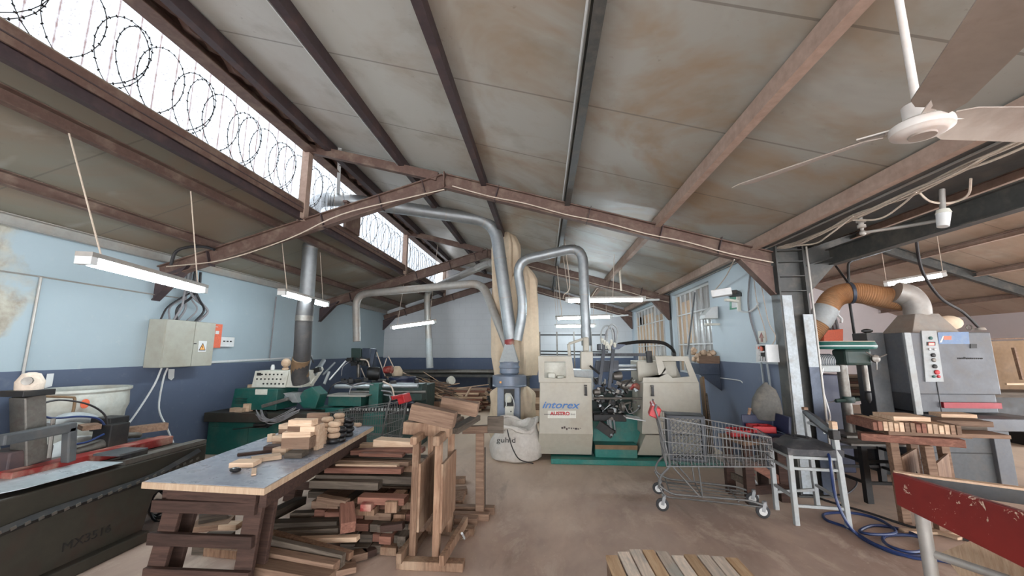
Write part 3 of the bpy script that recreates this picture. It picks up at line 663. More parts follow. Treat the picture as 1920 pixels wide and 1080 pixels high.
def bag(nm, label, x, y, z0, z1_, r, seed):
    random.seed(seed); n = 48; m = MB(); vs = []; rows = 26
    for i in range(rows):
        u = i / (rows - 1); z = z0 + (z1_ - z0) * u
        rr = r * (.82 + .18 * min(1, u * 8)) * (1 if u < .85 else 1 - .75 * ((u - .85) / .15) ** 1.5)
        for k in range(n):
            a_ = 2 * pi * k / n; w_ = 1 + .14 * sin(5 * a_ + seed + 1.5 * sin(3 * u)) + .08 * sin(9 * a_ + 6 * u + seed); vs.append((x + rr * w_ * cos(a_), y + rr * w_ * sin(a_), z))
    F = [(i * n + k, i * n + (k + 1) % n, (i + 1) * n + (k + 1) % n, (i + 1) * n + k) for i in range(rows - 1) for k in range(n)]
    F += [list(range(n))[::-1], list(range((rows - 1) * n, rows * n))]
    m.add(vs, F); return tag(m.build(nm, K['cloth'], smooth=True), label, 'filter bag', 'cloth filter bags of the extractor')
bag('filter_bag', 'cream cloth filter bag hanging full height, left of and behind the duct into the extractor', cx - .12, cy + .62, z3 - .02, zat((-0.808, 7.500, 4.010)), .26, 1)
bag('filter_bag', 'cream cloth filter bag showing just right of the duct into the extractor', cx + .24, cy + .52, z3 - .02, zat((-0.577, 7.500, 3.201)), .24, 2)
bag('collection_bag', 'pale cloth collection bag below the extractor drum, left side', cx - .14, cy + .45, 0, z2 - .02, .22, 3)
bag('collection_bag', 'crumpled pale collection bag below the extractor drum, right side', cx + .26, cy + .25, 0, z2 - .02, .17, 5)

# ------------------------------------------------------------------ left wall fittings
def wallthing(nm, label, cat, loc): return thing(nm, label, cat, loc)
t = thing('electrical_cabinet', 'beige double-door electrical cabinet with a warning sign, on the left wall', 'electrical cabinet', (XL, 5.4, 1.36))
MB().ext(XL + .005, -5.09, 4.98, 5.80, 1.37, 2.02).build('cabinet_body', K['elec'], t, bevel=.006)
d1 = MB().ext(-5.09, -5.075, 4.985, 5.43, 1.375, 2.015).build('door', K['elec'], t, bevel=.004)
d2 = MB().ext(-5.09, -5.075, 5.438, 5.795, 1.375, 2.015).build('door', K['elec'], t, bevel=.004)
MB().ext(-5.075, -5.068, 5.44, 5.48, 1.69, 1.705).build('latch', K['blk'], d2)
s_ = MB().ext(-5.075, -5.071, 5.52, 5.66, 1.58, 1.74).build('warning_sign', K['white'], d2)
MB().prism([(-5.071, 5.53, 1.60), (-5.071, 5.65, 1.60), (-5.071, 5.59, 1.71)], (.002, 0, 0)).build('warning_border', K['ink'], d2)
MB().prism([(-5.069, 5.547, 1.61), (-5.069, 5.633, 1.61), (-5.069, 5.59, 1.69)], (.002, 0, 0)).build('warning_triangle', K['yel'], d2)
MB().prism([(-5.067, 5.595, 1.68), (-5.067, 5.578, 1.645), (-5.067, 5.59, 1.645), (-5.067, 5.585, 1.618), (-5.067, 5.602, 1.655), (-5.067, 5.591, 1.655)], (.002, 0, 0)).build('lightning_bolt', K['ink'], d2)
random.seed(8)
for i in range(9):
    x = -5.2 + random.uniform(-.08, .08); y0_ = 5.05 + .07 * i; tp = 5.15 + random.uniform(0, .45)
    pts = [(x, y0_, 2.02), (x + random.uniform(-.03, .1), y0_ + random.uniform(-.05, .15), 2.2), (x + random.uniform(0, .1), (y0_ + tp) / 2, 2.36), (x, tp, 2.55), (x, tp, 2.78)]
    tag(MB().tube(curve(pts, 5), random.uniform(.010, .018), 7).build('supply_cable', K['cab_g'] if i % 3 else K['cab_k'], smooth=True), 'grey or black cable rising from the wall cabinet to the roof', 'cable', 'cables above the electrical cabinet')
tag(MB().ext(XL + .003, -5.25, 5.95, 6.13, 1.64, 2.02).build('switch_box', K['orange']), 'orange switch box on the wall, right of the electrical cabinet', 'switch box')
o = MB().ext(-5.25, -5.247, 6.0, 6.07, 1.86, 1.91).build('switch_label', K['white'], bpy.data.objects['switch_box'])
MB().ext(-5.25, -5.247, 5.99, 6.04, 1.97, 1.98).build('maker_mark', K['white'], bpy.data.objects['switch_box'])
t = thing('breaker_box', 'small clear breaker box on the wall, right of the orange box', 'breaker box', (XL, 6.3, 1.66))
MB().ext(XL + .003, -5.27, 6.14, 6.44, 1.66, 1.82).build('box_body', K['white'], t, bevel=.005)
for i in range(3): MB().ext(-5.27, -5.262, 6.2 + .07 * i, 6.235 + .07 * i, 1.74, 1.76).build('breaker', K['blk'], t)
for pts, lb in (([(-5.200, 5.117, 1.363), (-5.250, 5.098, 1.151), (-5.200, 4.892, 0.867), (-5.000, 4.528, 0.633)], 'pale cable slanting down and left from the wall cabinet'),
                ([(-5.200, 5.203, 1.359), (-5.250, 5.213, 1.200), (-5.250, 5.205, 0.823), (-5.100, 5.200, 0.582), (-5.000, 5.232, 0.370)], 'pale cable running down from the wall cabinet, kinked halfway')):
    tag(MB().tube(curve(pts, 5), .012, 6).build('pale_cable', K['white'], smooth=True), lb, 'cable')
tag(MB().prism([(-5.320, 3.938, 1.201), (-5.320, 4.001, 1.218), (-5.320, 4.000, 1.353), (-5.320, 3.939, 1.351)], (.004, 0, 0)).build('paper_note', K['white']), 'small white card on the wall above the white tub', 'note')
tag(MB().prism([(-5.320, 5.352, 1.211), (-5.320, 5.405, 1.178), (-5.320, 5.442, 1.213), (-5.320, 5.433, 1.334), (-5.320, 5.341, 1.338)], (.004, 0, 0)).build('paper_note', K['white']), 'torn paper note on the wall below the electrical cabinet', 'note')
tag(MB().tube([(-5.320, 3.739, 2.367), (-5.320, 3.740, 1.352)], .012, 8).build('wall_conduit', K['galv_d'], smooth=True), 'thin vertical conduit on the left wall above the dark machine', 'conduit')
tag(MB().tube([(-5.320, 3.415, 2.372), (-5.320, 3.738, 2.373), (-5.320, 4.967, 2.357), (-5.320, 5.441, 2.359)], .009, 6).build('wall_conduit', K['galv_d'], smooth=True), 'thin conduit running level along the left wall below its top', 'conduit')
tag(MB().tube([(-5.320, 7.461, 2.663), (-5.320, 7.433, 1.406)], .012, 8).build('wall_conduit', K['cab_g'], smooth=True), 'dark vertical conduit on the left wall behind the green lathe', 'conduit')
tag(MB().bar((-5.320, 6.033, 1.415), (-5.320, 8.086, 1.445), .02, .03).build('wall_conduit', K['white']), 'pale trunking along the paint line, right of the wall cabinet', 'conduit')
tag(MB().tube(curve([(-5.050, 4.900, 2.747), (-4.998, 4.900, 2.932), (-4.811, 4.900, 2.996), (-4.577, 4.900, 2.991), (-4.441, 4.900, 2.951)], 6), .02, 8).build('cable_loop', K['cab_k'], smooth=True), 'thick black cable looped over the left end of the nearest rafter', 'cable')
tag(MB().tube(curve([(-5.161, 4.950, 2.737), (-4.241, 4.850, 2.795), (-3.390, 4.880, 3.071), (-2.673, 4.880, 3.392), (-1.806, 4.880, 3.589), (-1.285, 4.880, 3.698)], 5), .008, 5).build('roof_cable', K['rope'], smooth=True), 'dusty cable tied along the left half of the nearest rafter', 'cable')
# white plastic tub behind the dark machine
t = thing('plastic_tub', 'big dusty white plastic tub with a round orange sticker, behind the dark machine', 'tub', (-4.9, 3.98, 0))
def oval(m, prof, c, sy, n=40):
    o = len(m.v); m.lathe(prof, (0, 0, 0), n, caps=False)
    for i in range(o, len(m.v)): v = m.v[i]; m.v[i] = (v[0] + c[0], v[1] * sy + c[1], v[2])
m = MB(); oval(m, [(.24, 0), (.27, .02), (.34, .95), (.355, 1.0), (.36, 1.02), (.35, 1.16), (.37, 1.18), (.37, 1.205), (.34, 1.205), (.335, 1.15), (.25, .05), (.0, .05)], (-4.9, 3.95), 1.15)
m.build('tub_wall', K['tubm'], t, True)
MB().lathe([(.045, 0), (.045, .004)], (-4.535, 3.707, 1.079), 20, (1, .12, 0)).build('round_sticker', K['orange'], t)
MB().tube(curve([(-4.500, 3.311, 1.195), (-4.520, 3.554, 1.158), (-4.520, 3.601, 1.137), (-4.520, 3.605, 1.018), (-4.520, 3.582, 0.967)], 4), .012, 6).build('taped_strip', K['board'], t, True)
tag(MB().lathe([(.0, 0), (.10, .02), (.15, .12), (.16, .3), (.12, .42), (.05, .48)], (-4.25, 3.2, .62), 20, (-.1, .9, .15)).build('white_bag', K['white'], smooth=True), 'rounded white plastic canister in front of the white tub', 'canister')
tag(MB().tube(curve([(-4.300, 3.266, 0.945), (-4.300, 3.368, 0.995), (-4.300, 3.493, 0.989), (-4.300, 3.636, 0.927), (-4.300, 3.691, 0.867)], 4), .045, 10).build('grey_hose', K['grey_l'], smooth=True), 'short fat grey hose lying in front of the white tub', 'hose')

# ------------------------------------------------------------------ dark lathe in the near left corner
t = thing('copy_lathe', 'dark oil-stained copying lathe with a long bed in the near left corner', 'lathe', (-3.8, 2.6, 0))
m = MB(); m.prism([(-3.45, 1.0, 0), (-3.45, 3.42, 0), (-3.45, 3.42, .08), (-3.45, 3.48, .33), (-3.45, 3.56, .38), (-3.45, 4.0, .50), (-3.45, 4.0, .66), (-3.45, 1.0, .66)], (-.75, 0, 0)); m.build('bed', K['olive'], t, bevel=.012)
MB().ext(-4.3, -3.37, 1.0, 3.41, 0, .085).build('foot_flange', K['olive'], t, bevel=.01)
MB().prism([(-3.45, 2.55, .692), (-3.45, 3.17, .692), (-3.80, 3.17, .692), (-4.0, 2.35, .692), (-3.6, 2.1, .692)], (0, 0, .006)).build('top_sheet', K['sheet'], t)
m = MB(); c = curve([(-3.43, 1.9, .40), (-3.43, 2.63, .485), (-3.43, 3.34, .50), (-3.42, 3.65, .56), (-3.42, 3.87, .615)], 8); m.tube(c, .03, 4)
m.build('drag_chain', K['blk'], t)
m = MB()
for i in range(24):
    u = i / 23; y = 2.2 + 1.65 * u; z = .455 + .06 * u + .07 * max(0, u - .6); m.box((-3.402, y, z + .01), (.006, .03, .02), rx=.25)
m.build('chain_links', K['iron'], t)
text('MX3516', .085, K['ink'], t, (-3.446, 2.818, 0.179), (0, 1, 0), (0, 0, 1), width=.33)
MB().ext(-3.92, -3.78, 2.7, 3.95, .665, .74).build('red_rail', K['redw'], t, bevel=.006)
MB().ext(-4.12, -4.05, 2.3, 4.0, .665, .71).build('slide_rail', K['iron'], t)
MB().ext(-3.56, -3.46, 3.2, 4.0, .662, .70).build('slide_rail', K['iron'], t)
b = MB().ext(-3.74, -3.5, 3.18, 3.42, .735, .75).build('support_plate', K['grey_d'], t)
MB().ext(-3.6, -3.5, 3.28, 3.42, .66, .735).build('support_block', K['blk'], t)
m = MB(); m.bar((-3.750, 2.579, 0.986), (-3.750, 3.012, 0.999), .07, .075); m.bar((-3.750, 2.986, 1.003), (-3.750, 3.015, 0.732), .07, .06, up=(0, 1, 0)); m.build('guard_frame', K['grey_d'], t, bevel=.01)
m = MB(); p0 = Vector((-3.950, 2.914, 0.746)); p1 = Vector((-3.950, 2.829, 1.257)); m.bar(p0, p1, .14, .13, up=(0, 1, 0)); m.build('slide_column', K['iron'], t, bevel=.008)
m = MB(); m.bar(p1, p1 + Vector((0, 0, .045)), .20, .2, up=(0, 1, 0)); m.build('column_cap', K['blk'], t, bevel=.004)
m = MB(); q = p1 + Vector((0, 0, .045)); m.lathe([(.075, 0), (.08, .06), (.05, .12), (.02, .13)], q, 14); m.build('column_motor', K['rope'], t, True)
MB().lathe([(.03, 0), (.03, .03)], q + Vector((.05, -.05, .07)), 12, (.6, -.7, 0)).build('motor_port', K['iron'], t)
cb = MB().ext(-4.2, -3.95, 2.2, 2.62, .93, 1.22).build('control_box', K['blk'], t, bevel=.006)
for z in (1.02, 1.13): MB().lathe([(.03, 0), (.03, .02), (.02, .03)], (-3.95, 2.55, z), 14, (1, -.3, 0)).build('push_button', K['white'], cb, True)
MB().tube([(-4.000, 3.222, 0.741), (-4.000, 3.466, 0.755)], .055, 14).build('air_cylinder', K['iron'], t, True)
MB().ext(-4.1, -3.92, 3.45, 3.62, .70, .93).build('tailstock', K['blk'], t, bevel=.008)
MB().ext(-4.2, -4.0, 3.5, 3.68, .86, .98).build('tailstock', K['blk'], t, bevel=.008)
MB().tube([(-4.100, 3.652, 0.789), (-4.100, 3.896, 0.755)], .03, 10).build('quill', K['iron'], t, True)
MB().ext(-4.15, -3.9, 2.75, 3.02, .66, .86).build('drive_box', K['steel_d'], t, bevel=.01)
MB().tube([(-3.850, 2.959, 0.776), (-3.850, 2.943, 1.070)], .014, 8).build('clamp_rod', K['iron'], t, True)
MB().lathe([(.0, 0), (.16, .0), (.17, .03), (.17, .06), (.10, .09), (.0, .09)], (-4.25, 2.75, .82), 22, (.7, -.7, 0)).build('hand_wheel', K['iron'], t, True)
MB().tube(curve([(-4.000, 2.910, 1.166), (-4.000, 3.072, 1.195), (-4.000, 3.296, 1.132), (-4.000, 3.446, 1.019), (-4.000, 3.498, 0.879)], 6), .008, 6).build('air_line', K['cab_k'], t, True)
MB().tube(curve([(-4.000, 2.915, 1.133), (-4.000, 3.039, 1.057), (-4.000, 3.249, 1.036), (-4.000, 3.402, 0.989), (-4.000, 3.493, 0.880)], 6), .009, 6).build('air_line', K['hoseb'], t, True)
MB().tube(curve([(-3.950, 3.183, 0.819), (-3.950, 3.301, 0.819), (-3.950, 3.423, 0.857)], 6), .009, 6).build('air_line', K['hoseb'], t, True)
for (y, z, lb, dims) in ((3.95, .80, 'wooden batten end resting on the dark lathe beside its far end', (.10, .34, .07)), (3.42, .93, 'short wood offcut on the dark lathe near the white tub', (.18, .12, .04))):
    o = MB().box((0, 0, 0), dims).build('wood_offcut', K['w_tan'], loc=(0, 0, 0)); o.location = (-4.1, y, z - .03 + dims[2] / 2); o.rotation_euler = (0, 0, -.5); tag(o, lb, 'offcut')
# coiled cables on the floor between the dark lathe and the bench
for i, (x, y, r) in enumerate(((285, 945, .09), (300, 948, .1), (292, 962, .12))):
    c = Vector((-3.762, 3.835, 0.020)) + Vector((.06 * i, -.05 * i, .12)); m = MB()
    m.tube([c + Vector((r * cos(a / 14 * 2 * pi), .02 * i, r * 1.25 * sin(a / 14 * 2 * pi))) for a in range(15)], .012, 6)
    tag(m.build('cable_coil', K['cab_k'], smooth=True), 'loop of black cable standing on the floor under the bench corner', 'cable', 'black cable loops by the dark lathe')
tag(MB().tube(curve([(-4.026, 4.005, 0.012), (-3.781, 3.855, 0.012), (-3.662, 3.902, 0.012), (-3.684, 4.102, 0.012)], 5), .009, 6).build('floor_cable', K['cab_k'], smooth=True), 'black cable trailing on the floor from the dark lathe', 'cable')

# ------------------------------------------------------------------ green lathe by the left wall
t = thing('green_lathe', 'green automatic lathe with a knobbed control panel, under the big duct', 'lathe', (-4.4, 6.4, 0))
gb = MB().ext(-5.28, -3.9, 6.1, 6.9, 0, .49).build('base_cabinet', K['green'], t, bevel=.01)
MB().ext(-5.22, -4.6, 6.09, 6.1, .06, .42).build('access_panel', K['green'], gb)
MB().ext(-5.3, -3.6, 6.02, 6.5, .50, .64).build('bed_beam', K['olive'], t, bevel=.008)
hs = MB().prism([(-5.02, 6.2, .66), (-4.25, 6.2, .66), (-4.25, 6.2, .99), (-4.98, 6.2, .99)], (0, .55, 0)).build('headstock', K['green'], t, bevel=.01)
MB().ext(-4.62, -4.42, 6.19, 6.2, .9, .985).build('maker_plate', K['cream'], hs)
m = MB()
for i in range(3): m.ext(-4.95, -4.75, 6.19, 6.2, .76 + .035 * i, .768 + .035 * i)
m.build('vent_louvre', K['teal_d'], hs)
cp = MB().prism([(-4.80, 6.33, 1.0), (-4.22, 6.33, 1.0), (-4.18, 6.33, 1.265), (-4.76, 6.33, 1.265)], (0, .03, 0)).build('control_panel', K['cream'], t, bevel=.004)
MB().ext(-4.72, -3.95, 6.36, 6.72, 1.0, 1.27).build('panel_cabinet', K['cream'], t, bevel=.01)
MB().ext(-4.72, -4.65, 6.32, 6.33, 1.19, 1.235).build('display', K['ink'], cp)
for r_ in range(3):
    for c_ in range(7):
        if r_ == 0 and c_ < 1: continue
        MB().lathe([(.013, 0), (.013, .012), (.007, .02)], (-4.70 + .068 * c_ + .02 * (2 - r_) - (.03 if r_ == 1 else 0), 6.33, 1.06 + .075 * r_), 8, (0, -1, 0)).build('control_knob', K['blk'], cp, loc=None)
MB().lathe([(.07, 0), (.07, .06), (.05, .08), (.05, .16)], (-4.27, 6.45, .84), 18, (1, 0, 0)).build('spindle', K['chrome'], t, True)
hd = MB(); hd.prism([(-3.98, 6.3, .80), (-3.86, 6.3, .68), (-3.66, 6.3, .68), (-3.60, 6.3, .90), (-3.74, 6.3, 1.02), (-3.88, 6.3, .96)], (0, .25, 0)); hd.build('dust_hood', K['green'], t, bevel=.01)
hf = MB(); hf.add([(-4.12, 6.15, .93), (-3.95, 6.15, .93), (-3.95, 6.4, .93), (-4.12, 6.4, .93), (-4.0, 6.22, .78), (-3.9, 6.22, .78), (-3.9, 6.34, .78), (-4.0, 6.34, .78)], [(0, 1, 2, 3), (4, 7, 6, 5), (0, 4, 5, 1), (1, 5, 6, 2), (2, 6, 7, 3), (3, 7, 4, 0)]); hf.build('grey_funnel', K['grey_l'], t)
MB().ext(-3.62, -3.05, 6.6, 7.0, .68, .84).build('saddle', K['green'], t, bevel=.008)
MB().ext(-3.66, -2.95, 6.55, 7.02, .84, .86).build('saddle_top', K['galv_d'], t)
MB().ext(-3.85, -3.3, 6.5, 6.9, .58, .66).build('saddle_foot', K['green'], t, bevel=.006)
MB().ext(-3.9, -2.1, 6.7, 7.3, 0, .54).build('tail_base', K['teal_d'], t, bevel=.01)
MB().ext(-3.9, -1.98, 6.75, 7.3, .54, .60).build('bed_rail', K['blk'], t)
m_, nt_, bs_ = nodes('striped_guard'); g_ = N(nt_, 'ShaderNodeNewGeometry'); sx_ = N(nt_, 'ShaderNodeSeparateXYZ'); L(nt_, g_.outputs['Position'], sx_.inputs[0])
fr_ = mth(nt_, 'GREATER_THAN', mth(nt_, 'FRACT', mth(nt_, 'ADD', mth(nt_, 'DIVIDE', sx_.outputs[0], .055), mth(nt_, 'MULTIPLY', sx_.outputs[1], 6.))), .5)
L(nt_, mix(nt_, fr_, srgb(26, 26, 26), srgb(190, 190, 186)), bs_.inputs['Base Color']); K['stripe'] = m_
MB().ext(-3.5, -1.85, 6.70, 6.78, .60, .635).build('striped_guard', K['stripe'], t)
MB().tube([(-3.7, 6.95, .97), (-2.2, 6.95, .99)], .038, 14).build('guide_shaft', K['chrome'], t, True)
MB().tube([(-3.5, 7.1, .86), (-2.1, 7.1, .87)], .025, 12).build('guide_shaft', K['iron'], t, True)
MB().ext(-3.0, -2.83, 6.78, 6.98, .60, 1.04).build('support_post', K['green'], t, bevel=.01)
MB().ext(-2.95, -2.62, 6.5, 6.72, 0, .58).build('support_leg', K['green'], t, bevel=.01)
MB().ext(-3.3, -2.2, 7.2, 7.5, .7, 1.0).build('rear_frame', K['teal_d'], t, bevel=.01)
random.seed(12); m = MB()
for i in range(16):
    m.box((-3.1 + random.uniform(-.6, .8), 7.25 + random.uniform(-.1, .1), 1.02 + random.uniform(0, .06)), (random.uniform(.03, .12), .06, random.uniform(.03, .09)), rz=random.uniform(0, 1))
m.build('valve_row', K['blk'], t)
for (a, b, r_, mt) in (((-4.109, 6.700, 1.163), (-4.222, 7.000, 1.495), .035, 'galv'), ((-3.956, 6.700, 1.173), (-4.030, 7.100, 1.416), .04, 'galv'), ((-3.917, 6.900, 1.170), (-3.868, 7.200, 1.375), .018, 'galv'), ((-3.783, 6.900, 1.088), (-3.715, 7.300, 1.402), .014, 'white'),
                    ((-4.120, 6.700, 1.064), (-4.108, 6.800, 1.230), .03, 'cream'), ((-4.242, 6.900, 1.619), (-4.102, 6.900, 1.384), .012, 'blk'), ((-3.876, 6.900, 1.014), (-3.858, 7.000, 1.221), .025, 'grey_l')):
    MB().tube([a, b], r_, 10).build('air_cylinder', K[mt], t, True)
m = MB(); m.bar((-3.988, 6.600, 1.020), (-3.976, 6.900, 1.291), .13, .07); m.build('tool_slide', K['cream'], t, bevel=.006)
m = MB(); m.bar((-4.009, 6.700, 1.236), (-3.850, 6.700, 1.282), .07, .08); m.build('slide_clamp', K['blk'], t, bevel=.006)
for pts, r_, mt in (([(-3.708, 6.700, 0.809), (-3.600, 6.650, 0.992), (-3.462, 6.700, 1.068), (-3.270, 6.700, 1.016), (-3.035, 6.800, 1.045)], .012, 'cab_k'), ([(-3.330, 6.700, 0.787), (-3.244, 6.650, 0.994), (-3.084, 6.700, 1.053), (-2.895, 6.700, 1.019)], .01, 'cab_g'),
                    ([(-3.728, 7.200, 1.134), (-3.708, 7.200, 1.298), (-3.592, 7.200, 1.395)], .006, 'cab_g'), ([(-2.741, 6.800, 0.851), (-2.561, 6.700, 0.846), (-2.591, 6.700, 0.907), (-2.791, 6.800, 0.922)], .012, 'cab_g'), ([(-2.771, 6.800, 1.074), (-2.577, 6.700, 0.995), (-2.475, 6.600, 0.806)], .012, 'rope')):
    MB().tube(curve(pts, 5), r_, 6).build('air_line', K[mt], t, True)
random.seed(3)
for i in range(10):
    a = Vector((-4.387, 6.000, 0.644)); dx = random.uniform(-.05, .05)
    pts = [a + Vector((dx, 0, random.uniform(-.02, .06))), a + Vector((.15 + dx, -.08, -.08 + random.uniform(-.05, .03))), a + Vector((.35 + dx, -.06, -.07 + random.uniform(-.05, .04))), a + Vector((.62 + dx, -.02, .05 + random.uniform(-.03, .05)))]
    MB().tube(curve(pts, 5), .007, 5).build('air_line', K['cab_g'], t, True)
m = MB(); m.bar((-4.374, 6.050, 0.740), (-3.967, 6.050, 0.857), .05, .05); m.build('tool_arm', K['iron'], t, bevel=.005)
m = MB(); m.bar((-4.762, 5.980, 0.406), (-4.141, 5.980, 0.477), .02, .015); m.box((-4.325, 6.000, 0.463), (.22, .06, .06)); m.bar((-4.226, 5.980, 0.476), (-4.279, 6.000, 0.684), .02, .02, up=(0, 1, 0)); m.build('foot_pedal_linkage', K['blk'], t)
o = MB().ball((0, 0, .12), .075, 18); o.lathe([(.05, 0), (.055, .03), (.03, .05)], (0, 0, 0), 18)
tag(o.build('wooden_finial', K['w_pale'], smooth=True, loc=(0, 0, 0)), 'turned pale wooden ball on a foot, on the control panel cabinet', 'finial').location = (-4.35, 6.5, 1.272)
tag(MB().lathe([(.03, 0), (.032, .05), (.02, .09)], (-4.58, 6.5, 1.272), 12).build('plastic_cup', K['white'], smooth=True), 'small white cup on the control panel cabinet', 'cup')
for i, (x, y, z, w_, h_) in enumerate(((-4.83, 6.4, .992, .11, .05), (-4.9, 6.15, .642, .10, .06), (-4.78, 6.12, .642, .12, .06), (-4.72, 6.2, .642, .10, .12), (-4.86, 6.28, .642, .14, .12))):
    tag(MB().ext(x - w_ / 2, x + w_ / 2, y - .05, y + .05, z, z + h_).build('wood_block', K['w_pale']), ('pale wood block on the green headstock, left of the control panel' if i == 0 else 'pale wood block in the small heap on the green lathe bed'), 'wood block', None if i == 0 else 'blocks on the green lathe bed')

# machine behind the green lathe
t = thing('boring_machine', 'second green machine with a tall grey-blue cabinet and hoses, behind the green lathe', 'machine', (-3.2, 8.5, 0))
MB().ext(-3.9, -2.4, 8.2, 8.8, 0, .9).build('machine_base', K['teal_d'], t, bevel=.01)
MB().prism([(-4.055, 8.200, 1.345), (-4.074, 8.200, 1.645), (-3.852, 8.200, 1.645), (-3.834, 8.200, 1.345)], (0, .3, 0)).build('green_head', K['teal_d'], t, bevel=.01)
MB().prism([(-3.839, 8.250, 1.035), (-3.876, 8.250, 1.645), (-3.677, 8.250, 1.645), (-3.642, 8.250, 1.036)], (0, .3, 0)).build('grey_column', K['gun'], t, bevel=.01)
MB().bar((-3.592, 8.100, 1.133), (-3.517, 8.100, 1.622), .08, .08).build('slanted_arm', K['gun'], t, bevel=.005)
random.seed(21); m = MB()
for i in range(20): m.box(Vector((-3.823, 8.050, 1.382)) + Vector((random.uniform(-.2, .2), random.uniform(-.05, .05), random.uniform(-.07, .05))), (random.uniform(.03, .12), .05, random.uniform(.02, .08)), ry=random.uniform(-.5, .5))
m.build('valve_block', K['blk'], t)
MB().tube([(-3.843, 8.100, 1.327), (-3.826, 8.100, 1.045)], .035, 10).build('spindle', K['iron'], t, True)
MB().tube(curve([(-3.756, 8.000, 1.416), (-3.619, 8.000, 1.395), (-3.554, 8.000, 1.245), (-3.518, 8.000, 1.011)], 6), .014, 7).build('air_line', K['rope'], t, True)
MB().lathe([(.12, 0), (.13, .03), (.13, .2), (.11, .24), (.03, .25)], (-3.335, 8.000, 1.139), 20, (-1, -.3, 0)).build('electric_motor', K['blk'], t, True)
MB().lathe([(.07, 0), (.08, .15), (.02, .18)], (-3.227, 8.000, 1.204), 16, (1, -.2, .1)).build('red_motor', K['redw'], t, True)
for a, b in (((-3.511, 8.200, 1.567), (-3.261, 8.100, 1.080)), ((-3.344, 8.200, 1.237), (-3.325, 8.300, 1.433)), ((-3.253, 8.200, 1.479), (-3.128, 8.200, 1.260)), ((-3.781, 8.100, 1.240), (-3.664, 8.100, 1.003))):
    MB().tube([a, b], .01, 6).build('thin_rod', K['rope'], t)
MB().bar((-3.506, 8.100, 1.004), (-2.830, 8.100, 0.976), .1, .04).build('out_feed_rail', K['iron'], t)
tag(MB().lathe([(.0, 0), (.10, .01), (.14, .07), (.12, .16), (.04, .2)], (-3.210, 8.400, 1.118), 14, (.9, 0, .2)).build('cloth_bundle', K['cloth'], smooth=True), 'pale cloth bundle on top of the second green machine', 'cloth')
# blue barrel
bx, by = -2.86, 8.0
t = thing('plastic_barrel', 'dark blue plastic barrel full of sticks beside the scrap wood', 'barrel', (bx, by, 0))
z0 = .0; m = MB(); m.lathe([(.20, 0), (.25, .02), (.25, .55), (.265, .57), (.25, .6), (.25, .78), (.265, .8), (.25, .83), (.25, 1.02), (.27, 1.04), (.27, 1.07), (.24, 1.07), (.235, .9)], (bx, by, z0), 30, caps=False); m.build('barrel_body', K['navy'], t, True)
MB().lathe([(.0, 1.0), (.238, 1.0), (.238, 1.01)], (bx, by, 0), 24).build('contents', K['w_grey'], t)
MB().tube([(bx + .28 * cos(a / 20 * 2 * pi), by + .28 * sin(a / 20 * 2 * pi), 1.03) for a in range(21)], .012, 6).build('hoop', K['navy'], t, True)

# ------------------------------------------------------------------ far end of the hall
tag(MB().tube([(-4.813, 12.500, 0.932), (-0.583, 12.500, 0.949)], .07, 12).build('long_steel_pipe', K['iron'], smooth=True), 'long grey pipe lying on trestles along the far wall', 'pipe')
tag(MB().ext(-5.0, -.4, 12.62, 12.9, .864, .904).build('long_board', K['w_grey']), 'long weathered board on the trestles along the far wall', 'board')
t = thing('trestle_shelf', 'low steel trestle shelf carrying the long pipe at the far wall', 'shelf', (-2.7, 12.7, 0))
MB().ext(-5.0, -.4, 12.4, 12.95, .78, .862).build('shelf_beam', K['steel_k'], t)
for x in (-4.9, -3.6, -1.7, -.5): MB().ext(x - .04, x + .04, 12.45, 12.9, 0, .78).build('leg', K['steel_k'], t)
random.seed(31)
def stick(p, q, w_, h_, mat, label, grp, nm='timber_strip', cat='timber'):
    p = Vector(p); q = Vector(q); c = (p + q) / 2; d = q - p; l = d.length
    o = MB().box((0, 0, 0), (l, w_, h_)).build(nm, mat, loc=(0, 0, 0)); o.location = c
    o.rotation_euler = (0, -math.asin(max(-1, min(1, d.z / l))), math.atan2(d.y, d.x)); return tag(o, label, cat, grp)
# heap of long sticks and slats behind the barrel
for i in range(46):
    u = random.random(); r = random.random()
    a = Vector((-3.3 + random.uniform(-.5, .6), 8.9 + random.uniform(-.3, .5), .55 + random.uniform(0, .62)))
    b = Vector((-2.25 + random.uniform(-.35, .35), 9.3 + random.uniform(-.3, .4), .42 + random.uniform(0, .45)))
    col = ('w_tan', 'w_pale', 'w_grey', 'w_old')[i % 4]
    stick(a, b, random.uniform(.02, .06), random.uniform(.012, .03), K[col], 'thin slat in the tangled heap of sticks behind the blue barrel', 'slats in the heap behind the barrel', 'timber_strip', 'timber strip')
t = thing('stick_pallet', 'low dark crate holding up the tangled heap of sticks', 'crate', (-2.8, 9.2, 0))
MB().ext(-3.7, -2.0, 8.8, 9.7, .0, .45).build('crate_body', K['w_grey'], t); MB().ext(-3.72, -1.98, 8.76, 8.8, .35, .5).build('front_rail', K['w_old'], t)
